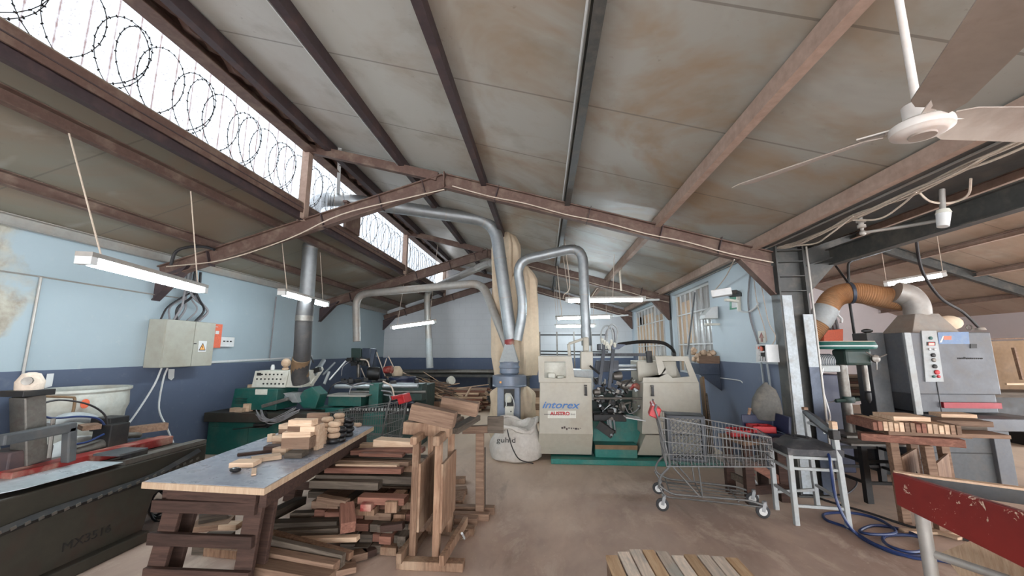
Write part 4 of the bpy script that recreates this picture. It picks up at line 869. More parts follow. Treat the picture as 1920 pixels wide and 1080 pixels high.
# stacked lumber on the floor near the far wall
for i in range(60):
    k = i // 6; j = i % 6; x = -2.35 + random.uniform(-.12, .12); y = 10.7 + j * .17; z = .06 + k * .052
    l = random.uniform(1.1, 1.7); o = MB().box((0, 0, 0), (l, .14, .046)).build('lumber', K[('w_pale', 'w_tan', 'w_red', 'w_pale')[(i * 7) % 4]], loc=(0, 0, 0)); o.location = (x, y, z); o.rotation_euler = (0, 0, random.uniform(-.05, .05))
    tag(o, 'sawn board left of the extractor, %s layer of the stack, %s row' % (ORD[k], ('front', 'second', 'third', 'fourth', 'fifth', 'rear')[j]), 'lumber', 'boards stacked near the far wall')
for i in range(11):
    o = MB().box((0, 0, 0), (.1, .9, .046)).build('lumber', K[('w_pale', 'w_tan')[i % 2]], loc=(0, 0, 0)); o.location = (-1.22, 10.9, .03 + i * .052); o.rotation_euler = (0, 0, .02 * (i % 3))
    tag(o, 'end-on board in the neat pile left of the extractor, %s from the floor' % ORD[i], 'lumber', 'end-on pile by the extractor')
stick((-2.472, 10.800, 0.580), (-1.462, 10.600, 0.715), .03, .02, K['w_pale'], 'pale stick lying slanted across the top of the far lumber stack', None)
stick((-1.947, 10.700, 0.634), (-2.047, 10.500, 0.408), .05, .03, K['w_pale'], 'short pale slat leaning down the front of the far lumber stack', None)
o = MB().lathe([(.09, 0), (.1, .04), (.1, .1), (.06, .12), (.0, .12)], (-2.219, 9.400, 0.882), 18, (.6, -.6, .3)); tag(o.build('wooden_bowl', K['cream'], smooth=True), 'pale turned bowl resting on the heap of sticks', 'bowl')
# steel rack of square bars in front of the far wall
t = thing('bar_rack', 'dark steel rack of thin posts and rails behind the beige lathe', 'rack', (0.403, 10.500, 1.017))
for y in (627, 658, 664): pass
for a, b in (((-0.655, 11.000, 2.022), (1.735, 11.000, 2.014)), ((-0.656, 11.000, 1.586), (1.718, 11.000, 1.557)), ((-0.657, 11.000, 1.499), (1.715, 11.000, 1.472))): MB().bar(a, b, .04, .035).build('rail', K['blk'], t)
for x in (979, 1012, 1044, 1076, 1108): pass
MB().bar((-0.593, 10.950, 2.107), ((-0.593, 10.950, 2.107)[0], 10.95, 0), .035, .035, up=(0, 1, 0)).build('post', K['iron'], t)
MB().bar((-0.110, 10.950, 2.105), ((-0.110, 10.950, 2.105)[0], 10.95, 0), .035, .035, up=(0, 1, 0)).build('post', K['iron'], t)
MB().bar((0.355, 10.950, 2.103), ((0.355, 10.950, 2.103)[0], 10.95, 0), .035, .035, up=(0, 1, 0)).build('post', K['iron'], t)
MB().bar((0.816, 10.950, 2.102), ((0.816, 10.950, 2.102)[0], 10.95, 0), .035, .035, up=(0, 1, 0)).build('post', K['iron'], t)
MB().bar((1.275, 10.950, 2.100), ((1.275, 10.950, 2.100)[0], 10.95, 0), .035, .035, up=(0, 1, 0)).build('post', K['iron'], t)
for i in range(5):
    tag(MB().ext(-.45, .05, 9.2, 9.8, .14 * i, .138 + .14 * i).build('lumber', K['w_pale' if i % 2 else 'w_tan']), ('lowest', 'second lowest', 'middle', 'second highest', 'topmost')[i] + ' thick board in the stack between extractor and beige lathe', 'lumber', 'stack between extractor and beige lathe')

# ------------------------------------------------------------------ workbench
BZ = .75
t = thing('workbench', 'long workbench with a scratched blue-grey top on dark ladder trestles', 'workbench', (-2.3, 3.4, 0))
c4_ = [(-2.64, 2.565), (-1.75, 2.51), (-1.93, 4.55), (-2.83, 4.56)]
def slab(cs, z0, z1, inset=0.): return MB().prism([(x, y, z0) for x, y in cs], (0, 0, z1 - z0))
slab(c4_, BZ - .044, BZ - .003).build('plywood_core', K['ply'], t, bevel=.004)
slab([(-2.63, 2.575), (-1.76, 2.522), (-1.94, 4.54), (-2.82, 4.55)], BZ - .003, BZ).build('laminate_top', K['btop'], t)
MB().bar((-1.83, 2.62, BZ - .10), (-1.99, 4.45, BZ - .10), .045, .11).build('side_rail', K['w_dark'], t)
MB().bar((-2.55, 2.66, BZ - .10), (-2.73, 4.45, BZ - .10), .045, .11).build('side_rail', K['w_dark'], t)
MB().bar((-2.52, 2.66, BZ - .09), (-1.87, 2.63, BZ - .09), .045, .09).build('end_rail', K['w_dark'], t)
MB().bar((-2.7, 4.4, BZ - .09), (-2.02, 4.36, BZ - .09), .045, .09).build('end_rail', K['w_dark'], t)
for yy, dx in ((2.66, 0), (4.35, -.17)):
    for s_, x0, x1 in ((-1, -2.46, -2.58), (1, -1.90, -1.96)):
        for k in (0, .13):
            MB().bar((x0 + dx, yy + k, BZ - .1), (x1 + dx, yy + k, 0), .12, .035, up=(0, 1, 0)).build('leg', K['w_dark'], t, bevel=.004)
    for z in (.585, .385, .175):
        MB().box((-2.215 + dx - .02, yy - .035, z), (.72, .035, .075)).build('ladder_rung', K['w_dark'], t, bevel=.004)
def block(pos, dims, mat, label, rz=0, name='wood_block', cat='wood block', grp=None, rx=0, ry=0, bev=.003):
    o = MB().box((0, 0, dims[2] / 2), dims).build(name, mat, loc=(0, 0, 0), bevel=bev); o.location = pos; o.rotation_euler = (rx, ry, rz); return tag(o, label, cat, grp)
def up(p, h): return (p[0], p[1], p[2] + h)
block((-2.229, 2.959, 0.752), (.17, .12, .035), K['w_pale'], 'pale block lying flat on the bench, nearest the black stone', .15)
block((-2.185, 3.123, 0.752), (.20, .11, .03), K['w_pale'], 'pale block lying flat on the bench, behind and right of the nearest one', .7)
block((-2.043, 2.803, 0.752), (.17, .03, .012), K['w_pale'], 'thin pale stick lying alone on the front of the bench', -.95, 'wood_stick', 'stick')
o = MB().ball((0, 0, .018), .035, 12, (1.2, .8, .5)).build('black_stone', K['blkp'], smooth=True, loc=(0, 0, 0)); o.location = (-2.174, 2.793, 0.752); tag(o, 'small black oval stone on the front of the bench', 'stone')
block((-2.392, 3.286, 0.752), (.26, .04, .02), K['w_dark'], 'dark narrow strip lying across the bench', .65, 'wood_strip', 'strip')
block((-2.573, 3.722, 0.752), (.05, .05, .07), K['w_pale'], 'small cube standing alone on the left edge of the bench')
block((-2.306, 3.382, 0.752), (.13, .10, .05), K['w_dark'], 'dark brown block on the bench at the left of the block heap', .2)
block((-2.176, 3.304, 0.752), (.13, .08, .05), K['w_pale'], 'pale block at the front left foot of the block heap', -.1)
block((-2.006, 3.233, 0.752), (.14, .12, .04), K['w_grey'], 'grey block under the front of the block heap', .1)
hp = (-2.068, 3.329, 0.752)
rows = [((0, .02, .04), (.23, .12, .09), 'w_tan', .1, 'chunky two-tone block in the heap, second from the bottom'),
        ((-.01, .03, .13), (.22, .13, .045), 'w_pale', .25, 'pale block in the heap, third layer, slanting left'),
        ((-.03, .05, .175), (.12, .12, .045), 'w_tan', -.1, 'tan block in the heap, fourth layer, left half'),
        ((.08, .04, .175), (.12, .12, .045), 'w_pale', .15, 'pale block in the heap, fourth layer, right half'),
        ((.02, .03, .22), (.20, .11, .05), 'w_pale', .05, 'pale block lying on the very top of the heap')]
for (dx, dy, dz), dm, mt, rz, lb in rows: block((hp[0] + dx, hp[1] + dy, hp[2] + dz), dm, K[mt], lb, rz)
random.seed(6)
for i, p in enumerate(((-2.526, 3.863, 0.752), (-2.535, 3.960, 0.752), (-2.524, 4.038, 0.752), (-2.377, 3.568, 0.752), (-2.358, 3.652, 0.752))):
    for k in range(3 if i < 3 else 2):
        block((p[0], p[1], p[2] + .046 * k), (.10, .09, .045), K[('w_pale', 'w_tan')[(i + k) % 2]], 'small block in the layered pile behind the heap', random.uniform(-.3, .3), grp='layered blocks behind the heap')
block((-2.043, 3.554, 0.752), (.03, .28, .14), K['w_pale'], 'pale board standing on edge at the right of the block heap', -.15)
block((-1.967, 3.483, 0.752), (.035, .10, .21), K['w_pale'], 'narrow pale board standing upright before the wooden rings', .0)
block((-2.220, 3.888, 0.752), (.20, .06, .24), K['w_tan'], 'tall reddish board standing behind the block heap', .1)
block((-2.339, 3.878, 0.752), (.18, .06, .16), K['w_pale'], 'pale board standing behind the block heap, left of the tall one', .1)
block((-2.183, 4.560, 0.752), (.12, .04, .03), K['w_pale'], 'pale stub lying beside the stacks of rings, toward the far end', -.3)
tag(MB().lathe([(.02, 0), (.035, .01), (.035, .03), (.02, .04)], (-2.093, 4.502, 0.752), 12).build('wooden_disc', K['w_pale'], smooth=True), 'small pale disc at the far end of the bench', 'disc')
def ring(p, r, mat, label, grp):
    m = MB(); h = r * .86
    m.lathe([(r * .45, 0), (r * .8, .002), (r, h * .3), (r * 1.02, h * .5), (r, h * .7), (r * .8, h - .002), (r * .45, h), (r * .3, h * .8), (r * .3, h * .2), (r * .45, 0)], (0, 0, 0), 24, caps=False)
    o = m.build('wooden_ring', mat, smooth=True, loc=(0, 0, 0)); o.location = p; return tag(o, label, 'ring', grp), h
for si, (p, cols, nm) in enumerate((((-1.958, 3.705, 0.752), 'kppp', 'nearest stack'), ((-2.045, 3.742, 0.752), 'kkppp', 'left-hand stack'), ((-1.927, 3.773, 0.752), 'kkk', 'stack just right of the nearest'), ((-2.050, 3.974, 0.752), 'kkppp', 'rear middle stack'), ((-1.966, 4.005, 0.752), 'kkkk', 'right-hand all-black stack'))):
    z = 0; nmz = ('bottom', 'second', 'third', 'fourth', 'top')
    for i, c in enumerate(cols):
        r = .052 if si else .056
        o, h = ring((p[0] + .006 * (i % 2), p[1], p[2] + z), r, K['blkp'] if c == 'k' else K['w_pale'], '%s turned ring, %s of the %s on the bench' % ('black' if c == 'k' else 'pale', 'topmost' if i == len(cols) - 1 else nmz[i], nm), 'turned rings stacked on the bench'); z += h + .001

# ------------------------------------------------------------------ timber heap
GR = 'timber in the heap beside the workbench'
def plank(p, q, w_, h_, mat, label, name='timber_plank', grp=GR):
    o = stick(p, q, w_, h_, K[mat], label, grp, name, 'plank'); b = o.modifiers.new('bevel', 'BEVEL'); b.width = .003; b.segments = 1; return o
for p, q, w_, h_, mt, lb in (
    ((-2.105, 3.020, 0.214), (-1.409, 2.920, 0.155), .05, .085, 'w_grey', 'widest weathered plank on edge at the front of the heap'),
    ((-2.117, 3.160, 0.202), (-1.400, 3.020, 0.140), .05, .05, 'w_old', 'thin plank tucked behind the widest front plank'),
    ((-2.011, 2.920, 0.181), (-1.416, 2.840, 0.154), .08, .06, 'w_tan', 'plank under and before the widest front plank'),
    ((-2.001, 2.800, 0.160), (-1.401, 2.740, 0.131), .12, .055, 'w_tan', 'lowest flat plank at the very front of the heap'),
    ((-1.922, 3.220, 0.141), (-1.437, 3.200, 0.178), .06, .035, 'w_pale', 'pale batten lying level across the lower front of the heap'),
    ((-2.298, 3.420, 0.153), (-1.702, 3.420, 0.188), .10, .065, 'w_grey', 'dark grey beam in the lower left of the heap'),
    ((-2.202, 3.340, 0.128), (-1.658, 3.340, 0.170), .06, .05, 'w_grey', 'dark beam directly beneath the grey beam, lower left'),
    ((-2.229, 3.600, 0.165), (-1.797, 3.600, 0.191), .08, .055, 'w_grey', 'short dark beam left of the standing reddish block'),
    ((-2.342, 3.420, 0.214), (-2.426, 4.050, 0.126), .10, .07, 'w_grey', 'weathered beam pointing away under the bench'),
    ((-1.641, 3.400, 0.324), (-1.522, 3.200, 0.247), .11, .09, 'w_red', 'reddish block tipped up on end in the middle of the heap'),
    ((-1.722, 4.150, 0.674), (-1.274, 4.100, 0.667), .16, .07, 'w_pale', 'thick pale plank on the very top of the heap'),
    ((-1.905, 4.000, 0.607), (-1.182, 4.000, 0.641), .10, .045, 'w_red', 'reddish plank second from the top of the heap'),
    ((-2.087, 4.300, 0.597), (-1.706, 4.300, 0.599), .10, .05, 'w_pale', 'pale plank peeking out behind the top planks'),
    ((-1.776, 3.900, 0.614), (-1.349, 3.900, 0.613), .08, .03, 'w_red', 'short red plank under the second plank from the top'),
    ((-2.008, 4.050, 0.533), (-1.089, 4.000, 0.554), .14, .05, 'w_grey', 'long grey plank just under the topmost reddish planks'),
    ((-2.049, 3.880, 0.550), (-1.267, 3.850, 0.551), .08, .04, 'w_tan', 'long tan plank near the top of the heap, on its front edge'),
    ((-1.942, 3.780, 0.541), (-1.354, 3.780, 0.544), .07, .035, 'w_pale', 'pale batten on the front edge of the upper heap'),
    ((-2.010, 3.720, 0.518), (-1.291, 3.720, 0.525), .08, .045, 'w_red', 'long reddish plank below the pale batten'),
    ((-1.337, 3.880, 0.508), (-1.151, 3.880, 0.502), .10, .055, 'w_old', 'stubby plank end right of the reddish plank'),
    ((-1.294, 3.980, 0.530), (-1.084, 3.980, 0.554), .06, .02, 'w_pale', 'thin pale lath sticking out to the right of the heap'),
    ((-2.077, 3.720, 0.457), (-1.153, 3.780, 0.442), .14, .065, 'w_grey', 'longest dark beam across the middle of the heap'),
    ((-2.093, 3.640, 0.426), (-1.461, 3.640, 0.423), .10, .065, 'w_grey', 'dark beam under the longest beam, left half'),
    ((-1.572, 3.500, 0.358), (-1.172, 3.500, 0.356), .12, .055, 'w_red', 'reddish plank lying across the middle right of the heap'),
    ((-1.896, 3.420, 0.377), (-1.634, 3.400, 0.353), .07, .05, 'w_tan', 'tan batten slanting at the middle left of the heap'),
    ((-1.585, 3.460, 0.279), (-1.410, 3.460, 0.280), .10, .05, 'w_old', 'short brown plank right of the standing block'),
    ((-1.217, 3.900, 0.306), (-1.237, 3.450, 0.175), .07, .07, 'w_old', 'beam sloping down the right side of the heap'),
    ((-1.136, 3.750, 0.101), (-1.151, 3.350, 0.080), .07, .11, 'w_grey', 'beam on the floor at the right foot of the heap'),
    ((-1.319, 3.350, 0.192), (-1.135, 3.350, 0.218), .06, .05, 'w_dark', 'dark maroon plank end at the lower right of the heap')):
    plank(p, q, w_, h_, mt, lb)
block(((-1.476, 3.500, 0.395)[0], 3.5, .300), (.09, .25, .055), K['redw'], 'plank with a bright red painted end in the middle of the heap', .05, 'timber_plank', 'plank', GR)
block(((-1.275, 3.550, 0.383)[0], 3.55, .285), (.10, .3, .085), K['w_old'], 'brown block end standing above the reddish plank', .05, 'timber_block', 'plank', GR)
random.seed(17); cols = ['w_old', 'w_tan', 'w_red', 'w_grey', 'w_tan', 'w_grey']
wh = ('bottom', 'second', 'third', 'fourth', 'fifth')
for r_ in range(5):
    z = .005 + r_ * .062; x = -2.05 + random.uniform(0, .08) + (0 if r_ > 1 else .35); xe = (-1.14, -1.12, -1.10, -1.08, -1.02)[r_]
    nk = 0
    while x < xe:
        w_ = random.uniform(.085, .14); yf = 3.3 + .055 * r_ + random.uniform(0, .05); l = random.uniform(.35, .6); c = random.choice(cols)
        block((x + w_ / 2, yf + l / 2, z), (w_ - .004, l, .058), K[c], '%s plank end in the %s layer of the heap, %s from the left' % ({'w_old': 'brown', 'w_tan': 'tan', 'w_red': 'reddish', 'w_grey': 'grey'}[c], wh[r_], ORD[nk]), random.uniform(-.06, .06), 'timber_offcut', 'plank', 'plank ends in the heap beside the workbench'); x += w_; nk += 1
for r_ in range(7):
    z = .02 + .062 * r_
    for j in range(2):
        block((-1.6 + random.uniform(-.15, .1), 3.98 + .16 * j, z), (1.05, .15, .058), K[cols[(r_ + j) % 6]], 'long plank deep in the back of the heap', random.uniform(-.04, .04), 'timber_plank', 'plank', 'planks at the back of the heap')
for i, (p, d, rz, mt) in enumerate((((-1.573, 3.671, 0.010), (.12, .2, .05), .3, 'w_tan'), ((-1.481, 3.647, 0.010), (.12, .16, .06), -.5, 'w_tan'), ((-1.545, 3.478, 0.010), (.16, .12, .05), .4, 'w_grey'), ((-1.452, 3.253, 0.010), (.12, .10, .05), .6, 'w_tan'),
        ((-1.402, 3.314, 0.010), (.09, .12, .05), .8, 'w_dark'), ((-1.447, 3.766, 0.010), (.14, .1, .05), .1, 'w_tan'), ((-1.458, 3.065, 0.010), (.14, .1, .04), .5, 'w_tan'), ((-1.444, 3.924, 0.010), (.16, .08, .06), .2, 'w_tan'))):
    block(p, d, K[mt], 'offcut lying on the floor along the front right foot of the heap', rz, 'timber_offcut', 'plank', 'offcuts at the foot of the heap')
o = MB(); random.seed(2)
vs = []; o.ball((0, 0, .05), .07, 14, (1.4, 1, .9))
o.v = [(x + random.uniform(-.012, .012), y + random.uniform(-.012, .012), max(0, z + random.uniform(-.012, .012))) for x, y, z in o.v]
b = o.build('plastic_bag', K['plastic'], loc=(0, 0, 0)); b.location = (-1.281, 3.503, 0.000); tag(b, 'crumpled clear plastic bag on the floor at the foot of the heap', 'bag')
# under the bench
for p, d, rz, mt, lb in (((-3.054, 3.706, 0.000), (.30, .2, .05), .4, 'w_tan', 'flat board on the floor under the bench, carrying a block'), ((-3.069, 3.728, 0.050), (.22, .09, .07), .7, 'w_grey', 'grey block lying on a board under the bench'),
                         ((-2.871, 3.698, 0.000), (.16, .10, .045), .1, 'w_pale', 'pale block on the floor under the bench'), ((-2.704, 3.318, 0.000), (.22, .18, .10), .1, 'w_grey', 'squat dark block under the bench, nearest the front trestle'),
                         ((-2.541, 3.262, 0.000), (.3, .14, .06), -.1, 'w_old', 'brown board under the bench beside the squat block'), ((-2.668, 3.771, 0.000), (.16, .1, .05), .5, 'w_pale', 'pale block on the floor right of the bench trestle'),
                         ((-2.565, 3.600, 0.050), (.14, .08, .03), .2, 'w_tan', 'small offcut stacked right of the bench trestle')):
    block(p, d, K[mt], lb, rz, 'timber_offcut', 'offcut')

# ------------------------------------------------------------------ timber horses
t = thing('timber_horse', 'tall worn timber horse with two side boards, right of the heap', 'trestle', (-.9, 3.45, 0))
for X in (-1.02, -.84):
    for Y in (3.25, 3.68): MB().ext(X - .026, X + .026, Y - .03, Y + .03, .05, .90).build('post', K['w_old'], t, bevel=.004)
    MB().ext(X + .026, X + .044, 3.23, 3.70, .22, .72).build('side_board', K['w_old'], t)
MB().bar((-.84, 3.15, .905), (-.84, 4.12, .905), .055, .075).build('top_rail', K['w_old'], t, bevel=.012)
MB().bar((-1.02, 3.15, .905), (-1.02, 3.78, .905), .055, .06).build('top_rail', K['w_old'], t, bevel=.012)
MB().box((-.86, 3.18, .03), (.50, .09, .06)).build('foot', K['w_old'], t, bevel=.006)
MB().box((-.86, 3.75, .03), (.46, .09, .06)).build('foot', K['w_old'], t, bevel=.006)
MB().bar((-1.08, 3.1, .09), (-1.07, 3.8, .09), .04, .07).build('foot_rail', K['w_old'], t, bevel=.004)
MB().bar((-.76, 3.1, .09), (-.72, 3.8, .09), .04, .07).build('foot_rail', K['w_old'], t, bevel=.004)
t = thing('timber_horse', 'second timber horse with a square pale end plate, behind the first', 'trestle', (-.68, 4.15, 0))
MB().bar((-0.655, 4.150, 0.775), (-0.641, 4.120, 0.016), .08, .06, up=(0, 1, 0)).build('post', K['w_tan'], t, bevel=.004)
MB().bar((-0.617, 4.200, 0.620), (-0.611, 4.200, 0.026), .02, .06, up=(0, 1, 0)).build('brace', K['w_grey'], t)
MB().bar((-0.830, 4.150, 0.803), (-0.558, 4.150, 0.818), .08, .07).build('top_rail', K['w_tan'], t, bevel=.005)
MB().box((-.72, 4.22, .03), (.42, .08, .07)).build('foot', K['w_tan'], t, bevel=.005)
MB().box((-.73, 4.06, .03), (.38, .08, .06)).build('foot', K['w_tan'], t, bevel=.005)
MB().prism([(-0.572, 4.100, 0.786), (-0.574, 4.100, 0.945), (-0.412, 4.100, 0.947), (-0.412, 4.100, 0.783)], (0, .03, 0)).build('end_plate', K['w_grey'], t, bevel=.004)
for p, q, w_, h_, mt, lb in (((-1.179, 3.420, 0.962), (-0.784, 3.420, 0.942), .12, .10, 'w_old', 'lowest thick beam lying on the tall timber horse'),
                             ((-1.124, 3.420, 1.093), (-0.754, 3.420, 1.020), .13, .13, 'w_tan', 'thick tilted beam on top of the tall timber horse, nearest'),
                             ((-0.951, 3.750, 1.119), (-0.614, 3.750, 1.061), .12, .12, 'w_tan', 'thick tilted beam behind the nearest one on the horses'),
                             ((-0.783, 3.500, 0.918), (-0.687, 4.100, 0.933), .09, .05, 'w_grey', 'grey plank bridging the two timber horses')):
    plank(p, q, w_, h_, mt, lb, 'thick_beam', None)
for p, d, rz, mt, lb in (((-0.706, 3.733, 0.000), (.08, .2, .05), -.3, 'w_tan', 'offcut standing off by the far right foot of the tall horse'), ((-0.745, 3.958, 0.000), (.22, .09, .06), .05, 'w_tan', 'plank end on the floor between the two horses'),
                         ((-0.944, 4.501, 0.000), (.14, .3, .06), .1, 'w_old', 'flat offcut behind the tall horse'), ((-0.972, 4.741, 0.000), (.16, .12, .06), .3, 'w_tan', 'offcut stacked on the floor behind the tall horse'), ((-1.062, 5.102, 0.000), (.16, .12, .06), .1, 'w_old', 'farthest offcut seen right of the tall horse')):
    block(p, d, K[mt], lb, rz, 'timber_offcut', 'offcut')
tag(MB().tube(curve([(-0.804, 3.740, 0.050), (-0.743, 3.659, 0.030), (-0.693, 3.617, 0.020), (-0.689, 3.479, 0.120)], 4), .01, 6).build('plastic_strap', K['plastic'], smooth=True), 'pale plastic strap hanging at the foot of the tall horse', 'strap')

# ------------------------------------------------------------------ planks in the foreground
PG = 'planks on the low stack in the foreground'
names = ('leftmost grey-white plank with a dark knot', 'pale grey plank, second from the left', 'whitest plank, third from the left', 'tan-orange plank, fourth from the left', 'blue-grey plank with a knot, fifth from the left',
         'narrow streaked plank, sixth from the left', 'pinkish plank with an orange mark, seventh from the left', 'tan grained plank, third from the right', 'greenish grey plank, second from the right', 'rightmost tan plank')
x = .37; random.seed(40)
offs = (0, .05, .09, .09, .08, .03, .05, .05, .04, .03)
for i in range(10):
    w_ = .083; y1 = 2.80 + offs[i]; o = MB().box((0, -.55, 0), (w_ - .010, 1.1, .028)).build('foreground_plank', K['w_plt'] if i % 3 != 0 else K['w_paly'], loc=(0, 0, 0), bevel=.002)
    o.location = (x + .042, y1, .300); o.rotation_euler = (0, 0, .045 * (1 - i / 9) - .0); tag(o, names[i] + ' on the foreground stack', 'plank', PG); x += w_
for k in range(8):
    for i in range(2):
        x0 = .40 + .43 * i
        o = MB().box((0, -.55, 0), (.38, 1.1, .028)).build('foreground_plank', K['w_tan'], loc=(0, 0, 0)); o.location = (x0 + .17, 2.80, .268 - .031 * k); tag(o, 'plank in the lower layers of the foreground stack', 'plank', 'lower planks of the foreground stack')

# ------------------------------------------------------------------ beige twin-cabinet lathe
t = thing('wood_turning_lathe', 'beige and teal automatic lathe with two cabinets in the middle of the hall', 'lathe', (1.1, 6.6, 0))
YF = 6.05
pl = MB(); pl.ext(.08, 2.45, 6.0, 7.2, 0, .07); pl.build('base_plinth', K['teal'], t, bevel=.006)
MB().ext(.72, 1.45, 6.35, 7.1, .07, .60).build('teal_body', K['teal'], t, bevel=.01)
MB().ext(.72, 1.32, 6.12, 6.4, .07, .25).build('chip_drawer', K['teal'], t, bevel=.006)
MB().ext(.72, 1.32, 6.10, 6.12, .19, .25).build('drawer_lip', K['board'], t)
def cabinet(P_, skirt, hood, hole, dep, lb):
    b = MB().prism(P_, (0, .85, 0)).build('side_cabinet', K['beige'], t, bevel=.008)
    m = MB(); m.prism(skirt, (0, .75, 0)); m.build('skirt_panel', K['beige'], t, bevel=.004)
    m = MB(); m.frame(hood, hole, (0, .03, 0)); m.build('hood_front', K['beige'], t, bevel=.003)
    m = MB(); m.frame([(x, y + .72, z) for x, y, z in hood], [(x, y + .72, z) for x, y, z in hole], (0, .03, 0)); m.build('hood_back', K['beige'], t)
    return b
def at_y(p, dy): return (p[0], p[1] + dy, p[2])
bl = cabinet([(-0.085, 6.050, 0.396), (-0.069, 6.050, 1.131), (0.690, 6.050, 1.135), (0.690, 6.050, 0.401)],
        [(-.09, 6.05, .41), (.69, 6.05, .41), (.675, 6.19, .09), (-.095, 6.19, .09)],
        [(-0.089, 6.070, 1.513), (0.412, 6.070, 1.513), (0.444, 6.070, 1.210), (0.686, 6.070, 1.195), (0.700, 6.070, 1.134), (-0.085, 6.070, 1.129)],
        [(0.006, 6.070, 1.434), (0.308, 6.070, 1.435), (0.329, 6.070, 1.341), (0.319, 6.070, 1.201), (0.232, 6.070, 1.185), (0.003, 6.070, 1.199)], .8, 'l')
br = cabinet([(1.382, 6.050, 0.419), (1.433, 6.050, 1.140), (2.222, 6.050, 1.145), (2.222, 6.050, 0.432)],
        [(1.43, 6.05, .41), (2.27, 6.05, .41), (2.32, 6.19, .10), (1.33, 6.19, .10)],
        [(1.626, 6.070, 1.515), (2.097, 6.070, 1.515), (2.222, 6.070, 1.143), (1.430, 6.070, 1.138), (1.441, 6.070, 1.207), (1.669, 6.070, 1.208)],
        [(1.729, 6.070, 1.446), (2.040, 6.070, 1.446), (2.100, 6.070, 1.226), (1.866, 6.070, 1.202), (1.779, 6.070, 1.270), (1.761, 6.070, 1.346)], .8, 'r')
for x in (.60, 1.55):
    hh = MB(); hh.ext(x - .018, x + .018, 6.005, 6.015, .97, 1.08); hh.ext(x - .02, x + .02, 6.0, 6.05, 1.085, 1.10); hh.ext(x - .02, x + .02, 6.0, 6.05, .95, .965); hh.build('door_handle', K['blk'], bl if x < 1 else br)
text('intorex', .14, K['blue_m'], bl, (-0.042, 6.040, 0.765), (1, 0, 0), (0, 0, 1), shear=.35, width=.56, bold=.002)
lb_ = MB().prism([(0.042, 6.048, 0.622), (0.044, 6.048, 0.727), (0.454, 6.048, 0.732), (0.452, 6.048, 0.627)], (0, .004, 0)).build('maker_label', K['cream'], bl)
text('AUSTRO', .065, K['red'], lb_, (0.082, 6.044, 0.668), (1, 0, 0), (0, 0, 1), width=.28, bold=.003)
text('ENG', .025, K['ink'], lb_, (0.375, 6.044, 0.672), (1, 0, 0), (0, 0, 1), width=.065)
MB().ext(-.01, .27, 6.042, 6.046, .672, .678).build('small_print_line', K['ink'], lb_)
text('R', .10, K['blue_m'], br, (1.707, 6.040, 0.448), (1, 0, 0), (0, 0, 1), width=.07)
random.seed(5); m = MB()
for i in range(9): m.box((.25 + i * .033, 6.046, .485 + random.uniform(-.012, .012)), (random.uniform(.01, .03), .006, random.uniform(.01, .03)))
m.build('chipped_paint', K['steel_d'], bl)
# machinery between the cabinets
MB().ext(-.02, .40, 6.3, 6.75, 1.14, 1.42).build('inner_housing', K['cream'], t, bevel=.01)
MB().ext(.05, .17, 6.2, 6.35, 1.14, 1.26).build('small_motor', K['cream'], t, bevel=.02)
MB().ext(.19, .31, 6.2, 6.35, 1.14, 1.22).build('small_motor', K['cream'], t, bevel=.02)
MB().ext(.40, .75, 6.3, 6.8, .85, 1.30).build('head_block', K['grey_l'], t, bevel=.01)
MB().ext(1.42, 2.0, 6.3, 6.8, 1.14, 1.44).build('inner_housing', K['beige'], t, bevel=.01)
MB().ext(.70, 1.45, 6.75, 6.95, .60, .95).build('rear_bed', K['teal_d'], t)
hb = MB(); hb.bar((0.395, 6.300, 1.510), (0.383, 6.300, 1.699), .05, .05, up=(0, 1, 0)); hb.bar((0.383, 6.300, 1.699), (0.648, 6.300, 1.789), .05, .04); hb.build('lamp_arm', K['beige'], t, bevel=.012)
MB().bar((0.649, 6.300, 1.805), (0.651, 6.300, 1.576), .09, .09, up=(0, 1, 0)).build('arm_post', K['beige'], t, bevel=.02)
MB().prism([(0.546, 6.120, 1.316), (0.553, 6.120, 1.584), (0.735, 6.120, 1.584), (0.727, 6.120, 1.317)], (0, .15, 0)).build('terminal_box', K['beige'], t, bevel=.012)
MB().tube([(0.677, 6.080, 1.373), (0.803, 6.000, 1.262)], .016, 8).build('lever', K['blk'], t, True)
MB().bar((0.755, 6.300, 1.535), (1.561, 6.300, 1.536), .06, .045).build('gantry_beam', K['gundark'], t, bevel=.004)
m = MB()
for i in range(22): m.box((.80 + i * .03, 6.265, (0.751, 6.265, 1.535)[2]), (.012, .01, .03))
m.build('rack_teeth', K['blk'], t)
MB().bar((1.591, 6.280, 1.592), (1.597, 6.280, 1.416), .08, .08, up=(0, 1, 0)).build('beam_bracket', K['blk'], t, bevel=.006)
MB().bar((0.824, 6.300, 1.649), (1.084, 6.300, 1.649), .12, .1).build('gantry_head', K['gundark'], t, bevel=.01)
MB().prism([(1.034, 6.200, 1.616), (1.021, 6.200, 1.704), (1.244, 6.200, 1.688), (1.129, 6.200, 1.616)], (0, .12, 0)).build('chain_bracket', K['gun'], t)
ch = MB(); cc = curve([(1.125, 6.250, 1.689), (1.463, 6.250, 1.729), (1.764, 6.250, 1.720), (1.902, 6.250, 1.656), (1.976, 6.300, 1.576), (1.979, 6.300, 1.496)], 8)
ch.tube(cc, .026, 4); ch.build('cable_chain', K['blk'], t)
for x0, x1, h in ((1128, 1150, 0), (1133, 1156, 1)): pass
MB().tube(curve([(0.881, 6.250, 1.616), (0.881, 6.250, 1.860), (0.942, 6.250, 1.967), (1.015, 6.250, 1.966), (1.052, 6.250, 1.884), (1.061, 6.250, 1.697)], 6), .012, 6).build('hose_arch', K['grey_l'], t, True)
